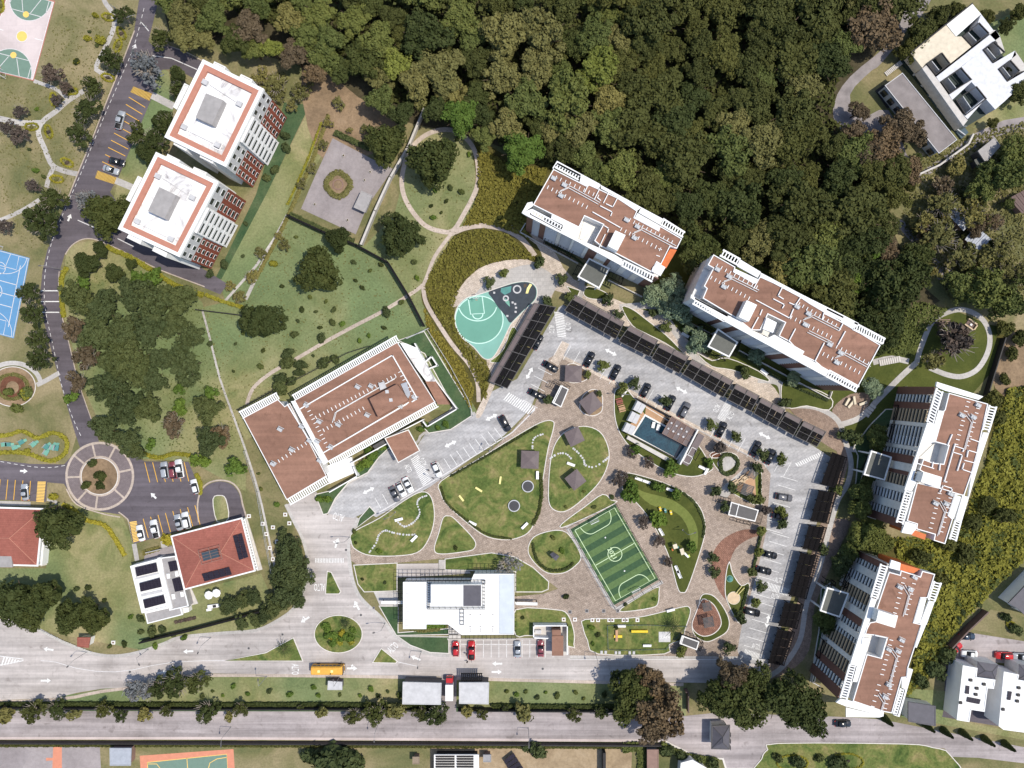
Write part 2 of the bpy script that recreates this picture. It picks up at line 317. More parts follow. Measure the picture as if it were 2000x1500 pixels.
def water():
    m, nt, b = _nt('pool_water', 0.08, 0.5); co = _co(nt); v = nt.nodes.new('ShaderNodeTexVoronoi'); v.feature = 'DISTANCE_TO_EDGE'; v.inputs['Scale'].default_value = 1.3; nt.links.new(co, v.inputs['Vector'])
    n = _noise(nt, co, 0.5, 5, 0.6, 1.0); c = _ramp(nt, n, [(0.3, (0.01, 0.032, 0.05)), (0.7, (0.02, 0.07, 0.10))])
    c = _mix(nt, _ramp(nt, v.outputs['Distance'], [(0.0, (0.35,) * 3), (0.08, (0, 0, 0))]), c, (0.045, 0.12, 0.15)); nt.links.new(c, b.inputs['Base Color']); _bump(nt, b, n, 0.15, 0.1); M['pool_water'] = m
water()
def carpaint(name, c, rough=0.25):
    m, nt, b = _nt(name, rough, 0.5); b.inputs['Coat Weight'].default_value = 0.6; b.inputs['Coat Roughness'].default_value = 0.08
    n = _noise(nt, _co(nt), 6, 3); nt.links.new(_ramp(nt, n, [(0.3, tuple(x * 0.94 for x in c)), (0.7, c)]), b.inputs['Base Color']); M[name] = m
for n, c in [('car_black', (0.012, 0.012, 0.014)), ('car_white', (0.78, 0.78, 0.77)), ('car_silver', (0.36, 0.38, 0.41)), ('car_red', (0.5, 0.02, 0.02)), ('car_maroon', (0.22, 0.05, 0.06)), ('car_blue', (0.02, 0.035, 0.06)), ('car_grey', (0.12, 0.12, 0.13))]: carpaint(n, c)
leafmat('leaf_dark', (0.03, 0.042, 0.012), (0.068, 0.08, 0.026)); leafmat('leaf_forest', (0.042, 0.048, 0.014), (0.09, 0.095, 0.028)); leafmat('leaf_green', (0.062, 0.082, 0.022), (0.135, 0.15, 0.045))
leafmat('leaf_olive', (0.105, 0.1, 0.033), (0.2, 0.185, 0.065)); leafmat('leaf_lime', (0.115, 0.135, 0.024), (0.22, 0.235, 0.055)); leafmat('leaf_brown', (0.085, 0.062, 0.036), (0.155, 0.115, 0.07))
leafmat('leaf_purple', (0.055, 0.045, 0.04), (0.115, 0.09, 0.075)); leafmat('leaf_gray', (0.12, 0.13, 0.135), (0.21, 0.215, 0.225)); leafmat('leaf_pale', (0.12, 0.165, 0.095), (0.26, 0.32, 0.20)); leafmat('leaf_fresh', (0.06, 0.105, 0.018), (0.13, 0.19, 0.036))
leafmat('leaf_yellow', (0.19, 0.175, 0.022), (0.32, 0.29, 0.04)); leafmat('leaf_wild', (0.09, 0.084, 0.018), (0.215, 0.19, 0.04)); leafmat('leaf_wildgreen', (0.155, 0.15, 0.026), (0.32, 0.295, 0.053)); leafmat('leaf_hedge', (0.042, 0.058, 0.02), (0.088, 0.105, 0.042))
# ================================================================ THE GROUND, ROADS AND LAWNS
LAY = []; TOP = [0.0]; NS = [0]; STOP = [0.0]
def lay(pts=None, add=0.004, reg=True):
    """height of the next flush sheet: 4 mm above whatever lies under it"""
    if pts is None: TOP[0] += 0.004; return TOP[0]
    xs = [p[0] for p in pts]; ys = [p[1] for p in pts]; bb = (min(xs), max(xs), min(ys), max(ys)); z = 0.0
    for (a, b, c, d), zz in LAY:
        if a < bb[1] and b > bb[0] and c < bb[3] and d > bb[2]: z = max(z, zz)
    z += add
    if reg: LAY.append((bb, z))
    TOP[0] = z; return z
def sheet(name, pts, mat, sm=0, z=None, kind='structure'):
    w = WL(pts)
    if sm: w = smooth(w, sm)
    return MB().sheet(w, lay(w) if z is None else z).build(name, M[mat], kind=kind)
def slab(name, pts, mat, sm=4, z1=0.12, kerb='kerb', kw=0.22, z0=0.0):
    """a raised bed of grass with a kerb round it"""
    w = ccw(WL(pts)); w = smooth(w, sm) if sm else w; NS[0] += 1; z1 += lay(w, 0.0, False) + .0005 * NS[0]; STOP[0] = z1
    o = MB().prism(w, z0, z1).build(name, M[mat], kind='structure')
    if kerb: MB().ring(offset(w, kw), offset(w, -0.02), z0, z1 + 0.03).build('kerb', M[kerb], o)
    return o
def path(name, pts, wpx, mat, closed=False, sm=5, z=None):
    w = smooth(WL(pts), sm, closed) if sm else WL(pts); return MB().ribbon(w, wpx * G, lay(w) if z is None else z, closed).build(name, M[mat], kind='structure')

MB().sheet([(-900, -900), (900, -900), (900, 900), (-900, 900)], 0.0).build('ground', M['ground'], kind='structure')
# broad grass areas
sheet('lawn', [(-80, -60), (290, -60), (262, 60), (205, 205), (150, 330), (92, 490), (80, 570), (95, 665), (130, 790), (150, 850), (130, 915), (0, 900), (-80, 900)], 'lawn_dry')
sheet('lawn', [(388, 602), (440, 590), (560, 425), (640, 455), (712, 480), (770, 420), (800, 300), (850, 240), (930, 280), (925, 440), (850, 520), (825, 570), (950, 780), (930, 810), (850, 800), (700, 720), (480, 860), (430, 760), (400, 680)], 'lawn_mixed')
sheet('lawn', [(130, 480), (180, 470), (330, 540), (395, 590), (430, 760), (480, 870), (480, 960), (370, 900), (265, 895), (200, 840), (165, 760), (120, 600)], 'lawn_mixed')
sheet('lawn', [(90, 985), (150, 980), (240, 1010), (262, 1065), (255, 1100), (390, 1150), (510, 1120), (540, 1190), (500, 1235), (280, 1270), (120, 1240), (-60, 1190), (-60, 1110), (90, 1110)], 'lawn_mixed')
sheet('lawn', [(-80, 1370), (150, 1355), (330, 1322), (700, 1320), (1200, 1332), (1340, 1335), (1340, 1400), (-80, 1400)], 'lawn_mixed')
sheet('lawn', [(555, 200), (605, 205), (520, 380), (450, 545), (420, 545), (500, 380)], 'lawn_green')
sheet('lawn', [(560, 190), (640, 185), (630, 300), (560, 430), (470, 570), (440, 590), (430, 550), (520, 380), (608, 205)], 'lawn_mixed')
sheet('lawn', [(590, 130), (700, 130), (760, 200), (790, 260), (700, 310), (620, 300)], 'soil', 3)
sheet('lawn', [(290, 120), (330, 140), (340, 210), (300, 340), (255, 420), (215, 420), (232, 345), (297, 190), (310, 140)], 'lawn_mixed')
sheet('lawn', [(1300, 470), (1420, 460), (1800, 640), (1860, 590), (1960, 610), (1960, 700), (1890, 780), (1700, 1060), (1660, 870), (1250, 610)], 'lawn_dark')
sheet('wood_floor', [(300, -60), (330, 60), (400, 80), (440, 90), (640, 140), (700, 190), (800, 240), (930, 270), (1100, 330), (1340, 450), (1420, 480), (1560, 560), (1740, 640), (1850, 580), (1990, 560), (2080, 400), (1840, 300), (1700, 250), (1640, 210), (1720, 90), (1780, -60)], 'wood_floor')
sheet('scrub_ground', [(925, 275), (1000, 310), (1090, 330), (1030, 430), (1060, 510), (980, 510), (900, 570), (890, 640), (940, 720), (955, 790), (930, 800), (850, 640), (822, 575), (850, 520), (890, 455), (935, 400)], 'scrub_floor', 3)
sheet('scrub_ground', [(1960, 620), (2100, 600), (2100, 1080), (2000, 1080), (1860, 1240), (1780, 1360), (1700, 1100), (1780, 1050), (1900, 1000), (1940, 780)], 'scrub_floor', 3)
sheet('dirt_slope', [(1985, 640), (2090, 620), (2090, 790), (1990, 790), (1935, 735)], 'soil', 3)
sheet('rough_ground', [(1740, 300), (1880, 240), (2090, 200), (2090, 620), (1850, 600), (1740, 440)], 'ground', 3)
sheet('dirt_clearing', [(1790, 330), (1900, 280), (2080, 230), (2080, 420), (1960, 400), (1880, 380), (1830, 420)], 'lawn_dry', 3)
sheet('lawn', [(1900, 60), (2080, -20), (2080, 260), (1900, 250), (1960, 180)], 'lawn_mixed')
sheet('dirt_yard', [(955, 1458), (1160, 1458), (1235, 1462), (1230, 1560), (840, 1560), (840, 1458)], 'dirt_yard')
sheet('lawn', [(-80, 1448), (840, 1452), (840, 1560), (-80, 1560)], 'lawn_dry')
sheet('garden_strip', [(-80, 1378), (1215, 1382), (1215, 1392), (-80, 1392)], 'lawn_green')
sheet('garden_strip', [(-80, 1446), (1290, 1448), (1290, 1460), (-80, 1458)], 'lawn_dark')
# wood roads
sheet('wood_road', [(1790, -40), (1835, -40), (1800, 30), (1770, 60), (1745, 95), (1715, 130), (1700, 140), (1660, 185), (1680, 230), (1735, 215), (1770, 300), (1790, 330), (1745, 330), (1640, 250), (1630, 200), (1660, 150), (1730, 90), (1760, 40)], 'wood_track', 3)
sheet('wood_road', [(1752, 440), (1765, 432), (1820, 500), (1870, 530), (1905, 548), (1850, 556), (1810, 520), (1795, 490)], 'wood_track', 3)
sheet('gravel_track', [(1905, 260), (1960, 235), (2080, 215), (2080, 240), (1960, 262), (1880, 300), (1800, 350), (1785, 345), (1850, 300)], 'wood_track')

# purple asphalt at left
RA = sheet('asphalt_road', [(278, -40), (262, 60), (235, 130), (205, 205), (180, 270), (155, 330), (133, 385), (110, 440), (92, 490), (83, 530), (79, 570), (84, 620), (95, 665), (110, 720), (130, 790), (148, 850), (160, 885), (200, 890), (190, 850), (172, 800), (152, 740), (135, 670), (120, 610), (115, 560), (118, 525), (127, 495), (140, 478), (160, 467), (182, 466), (210, 476), (255, 497), (310, 525), (430, 575), (445, 555), (260, 440), (215, 375), (222, 362), (232, 345), (297, 190), (305, 150), (318, 136), (345, 135), (400, 165), (420, 150), (395, 120), (345, 95), (327, 90), (300, 92), (290, 80), (300, 40), (310, 0), (300, -40)], 'asphalt', 0)
LOT = sheet('asphalt_lot', [(-60, 892), (0, 899), (60, 906), (125, 907), (150, 880), (200, 865), (245, 880), (262, 888), (282, 901), (368, 902), (378, 925), (388, 955), (394, 985), (400, 1022), (262, 1062), (252, 1015), (240, 1005), (200, 1000), (150, 985), (125, 945), (92, 942), (90, 980), (0, 976), (-60, 972)], 'asphalt')
c = W(195, 930)
RB = MB().disc(*c, lay(circ(*c, 66 * G)), 66 * G, 64).build('roundabout', M['roundabout_paving'], kind='structure')
b = MB(); z = lay()
b.ribbon(circ(*c, 65 * G, 64), 0.7, z, True); b.ribbon(circ(*c, 37.5 * G, 48), 0.7, z, True); b.build('kerb_ring', M['path_paving'], RB)
for a in (12, 62, 103, 141, 182, 228, 263, 318):
    d = (math.cos(math.radians(a)), math.sin(math.radians(a)))
    MB().ribbon([(c[0] + d[0] * 38 * G, c[1] + d[1] * 38 * G), (c[0] + d[0] * 64 * G, c[1] + d[1] * 64 * G)], 0.55, z + 0.004).build('paving_band', M['path_paving'], RB)
slab('roundabout_bed', [(195 + 35 * math.cos(t), 930 + 35 * math.sin(t)) for t in [k * math.pi / 12 for k in range(24)]], 'soil', 2)
# ramp loop
lp = sheet('ramp', [(390, 1025), (388, 985), (394, 960), (408, 946), (430, 940), (452, 946), (466, 962), (472, 985), (478, 1012), (446, 1018), (442, 985), (437, 970), (430, 967), (421, 970), (416, 978), (420, 1018)], 'asphalt', 3)
path('ramp_kerb', [(388, 1020), (386, 985), (393, 958), (408, 943), (430, 938), (453, 943), (468, 960), (474, 985), (482, 1012)], 3, 'path_paving')
slab('ramp_island', [(417, 975), (430, 968), (441, 975), (446, 1012), (425, 1018)], 'lawn_mixed', 3)

# light concrete streets
CR = sheet('concrete_road', [(-80, 1208), (20, 1209), (65, 1225), (125, 1257), (180, 1278), (225, 1283), (270, 1276), (320, 1259), (355, 1246), (440, 1239), (500, 1234), (540, 1216), (575, 1191), (595, 1157), (604, 1120), (604, 1090), (592, 1050), (578, 1020), (560, 985), (600, 970), (636, 1008), (655, 995), (690, 1000), (700, 1015), (688, 1040), (682, 1070), (684, 1100), (690, 1132), (702, 1160), (722, 1182), (748, 1207), (770, 1237), (800, 1260), (840, 1275), (876, 1278), (878, 1246), (1075, 1246), (1113, 1262), (1113, 1286), (1300, 1286), (1450, 1287), (1520, 1290), (1500, 1335), (1330, 1333), (1200, 1330), (1000, 1325), (870, 1321), (700, 1318), (500, 1316), (400, 1315), (340, 1320), (300, 1333), (240, 1343), (200, 1345), (150, 1353), (110, 1363), (-80, 1370)], 'concrete_road')
sheet('outer_street', [(-80, 1388), (1215, 1391), (1290, 1400), (1340, 1398), (1400, 1392), (1640, 1400), (1720, 1405), (1850, 1430), (2080, 1475), (2080, 1500), (1910, 1480), (1860, 1478), (1845, 1462), (1760, 1452), (1520, 1450), (1500, 1462), (1485, 1480), (1480, 1540), (1430, 1540), (1412, 1480), (1365, 1478), (1300, 1447), (1200, 1445), (-80, 1440)], 'old_street')
path('street_kerb', [(-80, 1442), (400, 1442), (800, 1444), (1290, 1447)], 5, 'court_pink', sm=0)
path('street_line', [(-80, 1424), (500, 1425), (900, 1425), (1220, 1427)], 1.2, 'yard_concrete', sm=0)
path('pavement', [(-80, 1372), (110, 1366), (200, 1350), (300, 1338), (340, 1324), (400, 1319), (700, 1321), (1000, 1328), (1335, 1337)], 6, 'path_paving', sm=3)
path('pavement', [(65, 1223), (125, 1255), (180, 1276), (225, 1281), (270, 1274), (320, 1257), (355, 1244), (440, 1236), (500, 1231), (540, 1213), (572, 1190), (592, 1157), (601, 1120), (601, 1090), (590, 1050), (575, 1020), (558, 985)], 6, 'path_grey', sm=3)
path('pavement', [(700, 1012), (688, 1040), (681, 1070), (683, 1100), (689, 1134), (701, 1163), (721, 1185), (748, 1210), (770, 1240), (800, 1263), (840, 1277), (878, 1280)], 7, 'path_grey', sm=3)
path('pavement', [(1113, 1281), (1360, 1282), (1440, 1283)], 9, 'path_grey', sm=0)
path('pavement', [(1300, 1449), (1365, 1480), (1412, 1482), (1430, 1540)], 4, 'kerb', sm=0)
slab('traffic_island', [(1520, 1452), (1760, 1453), (1820, 1460), (1855, 1475), (1860, 1540), (1485, 1540), (1488, 1482), (1500, 1464)], 'lawn_park', 3)
# grey paver street and car parks
PL = sheet('parking_lot', [(622, 1000), (642, 998), (655, 975), (680, 945), (720, 925), (742, 890), (770, 872), (815, 870), (830, 848), (885, 838), (905, 822), (932, 806), (960, 765), (1010, 740), (1092, 600), (1100, 595), (1200, 655), (1590, 872), (1625, 895), (1640, 890), (1500, 1300), (1425, 1290), (1440, 1230), (1470, 1050), (1485, 925), (1480, 915), (1070, 715), (1035, 800), (985, 850), (850, 945), (735, 1010), (715, 1000), (690, 1012)], 'lot_paving')
path('pavement', [(642, 1000), (655, 974), (680, 944), (718, 924), (738, 893), (768, 870), (812, 866), (828, 846), (885, 836), (905, 818), (928, 806)], 5, 'path_grey', sm=3)
sheet('drive', [(562, 985), (618, 960), (640, 1008), (600, 1015), (580, 1015)], 'concrete_road')
# plaza
plz = [(1072, 700), (1090, 690), (1160, 725), (1250, 775), (1330, 822), (1400, 860), (1490, 905), (1505, 925), (1500, 990), (1496, 1040), (1478, 1120), (1450, 1215), (1440, 1270), (1445, 1282), (1112, 1280), (1110, 1200), (1005, 1195), (1005, 1165), (1060, 1160), (1090, 1150), (1040, 1110), (1000, 1090), (960, 1078), (870, 1090), (770, 1100), (700, 1105), (686, 1095), (684, 1062), (700, 1070), (780, 1082), (840, 1040), (845, 1000), (830, 958), (860, 936), (905, 930), (1000, 842), (1045, 790), (1060, 740)]
sheet('plaza', plz, 'plaza_paving', 0)
sheet('pavement', [(1098, 666), (1112, 672), (1090, 715), (1075, 705)], 'plaza_sand')
path('pavement', [(1084, 690), (1190, 742), (1330, 818), (1500, 905)], 6, 'plaza_sand', sm=0)
# lighter promenade behind the carports
sheet('promenade', [(885, 600), (900, 560), (935, 525), (980, 510), (1030, 507), (1062, 520), (1048, 478), (1000, 448), (1010, 440), (1075, 480), (1120, 545), (1240, 600), (1300, 620), (1370, 690), (1440, 725), (1500, 745), (1530, 790), (1520, 815), (1350, 715), (1110, 575), (1075, 590), (1040, 640), (985, 710), (955, 780), (938, 815), (930, 806), (960, 740), (950, 700), (985, 640), (1000, 600), (1040, 560)], 'plaza_sand', 3)
sheet('forecourt', [(925, 590), (945, 555), (985, 530), (1030, 517), (1062, 525), (1088, 548), (1075, 580), (1040, 605), (990, 575)], 'path_grey', 3)
sheet('promenade', [(1535, 790), (1560, 785), (1620, 805), (1650, 850), (1660, 885), (1640, 965), (1625, 1010), (1660, 1020), (1625, 1100), (1590, 1190), (1580, 1270), (1540, 1312), (1495, 1320), (1540, 1230), (1570, 1130), (1600, 1030), (1640, 900), (1600, 860)], 'gravel_paving', 3)
sheet('promenade', [(1625, 800), (1660, 770), (1700, 770), (1690, 800), (1660, 825), (1640, 825)], 'gravel_paving', 3)
path('walkway', [(1535, 793), (1590, 795), (1635, 820), (1652, 865), (1662, 905), (1655, 945), (1635, 980), (1618, 1040), (1600, 1110), (1575, 1180), (1562, 1250), (1530, 1300), (1500, 1322)], 10, 'path_grey')
path('walkway', [(1640, 830), (1680, 815), (1720, 775), (1760, 735), (1790, 708)], 11, 'path_grey')
path('walkway', [(1660, 877), (1685, 880)], 10, 'path_grey', sm=0)
path('footpath', [(1705, 708), (1740, 700), (1775, 706)], 11, 'path_grey', sm=3)
path('footpath', [(1790, 708), (1800, 675), (1820, 630), (1850, 610), (1882, 605), (1915, 620), (1932, 650), (1930, 685), (1910, 720), (1880, 735), (1850, 732), (1815, 718)], 10, 'path_grey')
path('footpath', [(1210, 600), (1270, 598), (1300, 620), (1320, 650), (1350, 690), (1375, 715)], 12, 'path_grey')
path('footpath', [(1480, 740), (1520, 745), (1530, 770), (1525, 800)], 16, 'path_grey')
path('footpath', [(1138, 545), (1130, 590)], 11, 'path_grey', sm=0)
# footpaths of the meadow
path('footpath', [(868, 253), (900, 262), (925, 290), (934, 330), (930, 370), (905, 420), (885, 450), (862, 452), (830, 440), (802, 408), (787, 375), (786, 340), (800, 295), (830, 265)], 9, 'path_paving', True)
path('footpath', [(878, 458), (910, 445), (945, 441), (985, 448), (1020, 468), (1045, 500)], 10, 'path_paving')
path('footpath', [(885, 452), (850, 500), (832, 545), (822, 560), (790, 582), (740, 612), (690, 638), (640, 665), (580, 700), (530, 728), (495, 758), (482, 790)], 7, 'path_paving')
path('footpath', [(826, 556), (832, 590), (855, 630), (885, 675), (915, 710), (932, 745), (935, 785)], 8, 'path_paving')
# left park paths
path('footpath', [(198, -20), (205, 4), (220, 26), (223, 50), (213, 78), (200, 105), (188, 136), (222, 149)], 9, 'path_grey', sm=3)
path('footpath', [(66, 158), (105, 172), (122, 184), (134, 195)], 7, 'path_grey')
path('footpath', [(163, 178), (134, 196), (110, 217), (85, 236), (75, 258), (88, 292), (102, 322), (125, 334), (152, 340)], 10, 'path_grey')
path('footpath', [(-40, 228), (0, 232), (40, 240), (82, 240)], 11, 'path_grey')
path('footpath', [(105, 326), (95, 348), (91, 366)], 9, 'path_grey', sm=0)
path('footpath', [(-40, 438), (0, 430), (45, 410), (77, 390)], 8, 'path_grey')
path('footpath', [(25 + 56 * math.cos(t), 755 + 46 * math.sin(t)) for t in [math.pi * (0.95 + k / 8 * 1.0) for k in range(9)]], 9, 'path_grey')
path('footpath', [(72, 752), (92, 742), (116, 728)], 9, 'path_grey')
slab('round_bed', [(25 + 44 * math.cos(t), 755 + 38 * math.sin(t)) for t in [k * math.pi / 10 for k in range(20)]], 'soil', 2, 0.06)
MB().ring(circ(*W(25, 757), 3.6, 28), circ(*W(25, 757), 1.9, 28), .05, .2).build('garden_ring', M['mulch'], None, kind='structure')
path('footpath', [(297, 186), (340, 208)], 14, 'path_grey', sm=0); path('footpath', [(225, 352), (258, 366)], 13, 'path_grey', sm=0)
path('footpath', [(438, 590), (500, 520), (560, 430)], 5, 'path_grey', sm=0); path('garden_path', [(480, 585), (530, 480), (562, 420)], 7, 'path_grey', sm=0)
path('footpath', [(395, 605), (410, 660), (430, 740), (455, 810), (480, 880), (505, 960), (525, 1050), (545, 1150)], 4, 'path_grey', sm=3)
path('footpath', [(262, 1062), (268, 1095)], 9, 'path_grey', sm=0); path('footpath', [(318, 1045), (322, 1075)], 12, 'path_grey', sm=0)
path('footpath', [(92, 975), (110, 980), (108, 995)], 6, 'path_grey', sm=0)
sheet('pavement', [(-60, 976), (60, 980), (60, 988), (-60, 986)], 'path_grey')
# walled yard with the round planter
YD = sheet('yard', [(650, 270), (735, 315), (768, 330), (718, 402), (695, 458), (588, 408), (615, 345)], 'yard_concrete')
# raised kerbed lawns of the new park
slab('lawn', [(697, 1030), (703, 1012), (722, 990), (733, 1002)], 'lawn_green', 0)
slab('lawn', [(690, 1040), (742, 1012), (790, 978), (824, 961), (842, 972), (848, 1008), (840, 1045), (820, 1075), (785, 1084), (725, 1084), (695, 1072), (687, 1058)], 'lawn_park')
slab('lawn', [(876, 1008), (888, 1014), (925, 1053), (926, 1070), (910, 1076), (862, 1081), (849, 1072), (858, 1040), (866, 1012)], 'lawn_park')
slab('lawn', [(862, 940), (930, 900), (1000, 857), (1055, 826), (1079, 823), (1080, 838), (1070, 875), (1060, 935), (1053, 990), (1036, 1034), (1010, 1050), (980, 1053), (945, 1044), (905, 1014), (872, 983), (861, 962)], 'lawn_park')
slab('lawn', [(1140, 833), (1170, 843), (1186, 870), (1188, 900), (1174, 935), (1148, 965), (1112, 994), (1090, 998), (1074, 985), (1072, 950), (1076, 900), (1086, 865), (1107, 842)], 'lawn_park')
slab('lawn', [(1072, 1038), (1098, 1037), (1115, 1050), (1134, 1086), (1122, 1105), (1100, 1118), (1070, 1118), (1046, 1100), (1032, 1076), (1042, 1050)], 'lawn_park')
slab('lawn', [(1177, 966), (1193, 977), (1198, 984), (1108, 1026), (1098, 1023), (1145, 988)], 'lawn_park', 3)
slab('lawn', [(1280, 1148), (1286, 1156), (1284, 1178), (1272, 1186), (1225, 1193), (1214, 1188)], 'lawn_park', 3)
slab('lawn', [(1222, 924), (1260, 932), (1305, 947), (1347, 970), (1371, 1000), (1376, 1038), (1364, 1085), (1342, 1148), (1333, 1156), (1324, 1148), (1308, 1090), (1288, 1045), (1262, 1003), (1238, 976), (1218, 960), (1217, 938)], 'lawn_dark')
sheet('mown_lawn', [(1236, 952), (1262, 962), (1310, 975), (1345, 1000), (1362, 1035), (1360, 1075), (1350, 1060), (1340, 1025), (1318, 1000), (1270, 985)], 'lawn_olive', 4, 0.24)
slab('lawn', [(1203, 762), (1222, 760), (1250, 788), (1345, 850), (1385, 905), (1388, 918), (1352, 930), (1300, 918), (1240, 880), (1214, 850), (1203, 822), (1200, 790)], 'lawn_dark')
slab('lawn', [(1008, 1191), (1085, 1191), (1108, 1200), (1120, 1232), (1120, 1258), (1114, 1262), (1040, 1240), (1008, 1240)], 'lawn_park', 3)
slab('lawn', [(1143, 1210), (1215, 1208), (1262, 1203), (1330, 1186), (1345, 1186), (1347, 1198), (1338, 1226), (1330, 1248), (1306, 1258), (1297, 1276), (1168, 1276), (1148, 1250), (1139, 1224)], 'lawn_park', 3)
slab('lawn', [(1378, 1160), (1394, 1165), (1412, 1186), (1423, 1212), (1419, 1232), (1400, 1245), (1380, 1252), (1360, 1243), (1352, 1226), (1355, 1208), (1364, 1186), (1369, 1166)], 'lawn_dark')
slab('play_surface', [(1375, 1170), (1394, 1182), (1407, 1210), (1404, 1226), (1390, 1238), (1372, 1241), (1357, 1232), (1352, 1218), (1360, 1195), (1367, 1178)], 'terracotta_paving', 4, 0.16)
slab('lawn', [(1424, 1099), (1430, 1120), (1447, 1144), (1463, 1142), (1446, 1204), (1441, 1214), (1426, 1186), (1417, 1160), (1418, 1124)], 'lawn_dark', 3)
sheet('terracotta_path', [(1455, 1034), (1482, 1036), (1490, 1043), (1462, 1053), (1438, 1070), (1426, 1095), (1417, 1130), (1416, 1158), (1420, 1174), (1402, 1150), (1391, 1115), (1391, 1085), (1405, 1060), (1428, 1043)], 'terracotta_paving', 4)
slab('hedge_bed', [(1392, 890), (1415, 884), (1436, 888), (1444, 905), (1437, 918), (1425, 928), (1408, 922), (1394, 905)], 'lawn_dark', 3)
sheet('round_terrace', [(1400, 905), (1412, 893), (1430, 893), (1437, 903), (1428, 915), (1412, 920)], 'path_grey', 4, 0.24)
slab('flower_bed', [(1387, 887), (1398, 882), (1408, 888), (1404, 893), (1390, 893)], 'mulch', 3)
sheet('forecourt', [(1459, 912), (1470, 916), (1420, 972), (1403, 968), (1412, 950), (1445, 922)], 'path_grey', 0)
slab('lawn', [(1474, 915), (1486, 912), (1486, 985), (1470, 984), (1422, 958), (1430, 952), (1462, 972), (1474, 968)], 'lawn_olive', 0)
slab('deck', [(1434, 946), (1462, 918), (1474, 930), (1476, 968), (1466, 974), (1440, 958)], 'wood_deck', 0, 0.16, None)
slab('lawn', [(692, 1104), (775, 1100), (775, 1153), (712, 1155), (700, 1140)], 'lawn_park', 0)
slab('lawn', [(870, 1092), (960, 1080), (1005, 1088), (1040, 1108), (1071, 1136), (1070, 1150), (1058, 1155), (1008, 1155), (1008, 1115), (870, 1112)], 'lawn_park', 0)
slab('lawn', [(742, 1184), (777, 1184), (777, 1236), (876, 1228), (876, 1238), (775, 1240), (758, 1212)], 'lawn_green', 0)
slab('lawn', [(779, 1243), (876, 1244), (876, 1275), (840, 1273), (802, 1259)], 'lawn_green', 0)
slab('lawn', [(640, 1116), (647, 1118), (665, 1155), (662, 1159), (637, 1159), (637, 1150)], 'lawn_park', 0)
slab('lawn', [(745, 1267), (775, 1291), (773, 1294), (729, 1293)], 'lawn_park', 0)
slab('lawn', [(573, 1246), (591, 1290), (440, 1290), (520, 1275)], 'lawn_park', 0)
slab('circle_bed', [(661 + 46 * math.cos(t), 1238 + 36 * math.sin(t)) for t in [k * math.pi / 12 for k in range(24)]], 'lawn_park', 2)
slab('lawn', [(617, 966), (642, 960), (698, 932), (700, 918), (715, 905), (735, 880), (770, 862), (762, 872), (740, 892), (718, 922), (680, 942), (655, 972), (640, 1002), (632, 1004)], 'lawn_green', 0)
slab('lawn', [(780, 665), (828, 648), (920, 800), (920, 812), (880, 838), (838, 845), (826, 832), (890, 800), (830, 690)], 'lawn_green', 0)
slab('lawn', [(1108, 560), (1132, 568), (1126, 582), (1118, 575)], 'lawn_dark', 0)
slab('lawn', [(1140, 573), (1150, 560), (1182, 572), (1184, 580), (1170, 584), (1150, 582)], 'lawn_dark', 3)
slab('lawn', [(1215, 600), (1235, 605), (1262, 625), (1300, 655), (1330, 685), (1340, 697), (1300, 670), (1260, 650), (1235, 635)], 'lawn_dark', 3)
slab('lawn', [(1362, 690), (1390, 705), (1420, 700), (1480, 725), (1500, 745), (1430, 722), (1390, 715)], 'lawn_dark', 3)
slab('lawn', [(1532, 745), (1560, 750), (1620, 775), (1618, 800), (1575, 792), (1545, 797), (1528, 785), (1526, 760)], 'lawn_dark', 3)
slab('lawn', [(1000, 640), (1010, 655), (985, 700), (975, 708), (958, 706), (968, 698), (985, 680)], 'lawn_olive', 3)
slab('lawn', [(1668, 872), (1700, 830), (1730, 800), (1760, 800), (1700, 880), (1690, 905), (1660, 1000), (1672, 940), (1676, 890)], 'lawn_green', 0)
slab('lawn', [(1604, 1150), (1620, 1140), (1612, 1200), (1600, 1260), (1590, 1330), (1583, 1330), (1600, 1230)], 'lawn_green', 0)
# lower right: villa street
sheet('villa_street', [(1878, 1233), (2080, 1265), (2080, 1300), (1850, 1290)], 'old_street')
sheet('villa_garden', [(1890, 1228), (1935, 1190), (1980, 1200), (2080, 1225), (2080, 1260), (1930, 1235)], 'lawn_dry')
sheet('villa_drive', [(1848, 1300), (2080, 1310), (2080, 1440), (1840, 1400)], 'asphalt')
sheet('villa_garden', [(1780, 1345), (1850, 1350), (1840, 1400), (1960, 1425), (2080, 1448), (2080, 1460), (1760, 1400)], 'lawn_mixed')

# ---------------------------------------------------------------- sports surfaces
def lines(parent, segs, mat, w, z, closed=False, px=True):
    for s in segs: MB().ribbon(WL(s) if px else s, w, z).build('painted_line', M[mat], parent)
def quadpt(q, u, v): return inquad(q, u, v)
def arcq(q, cu, cv, ru, rv, a0, a1, n=24):
    return [inquad(q, cu + ru * math.cos(math.radians(a0 + (a1 - a0) * k / n)), cv + rv * math.sin(math.radians(a0 + (a1 - a0) * k / n))) for k in range(n + 1)]
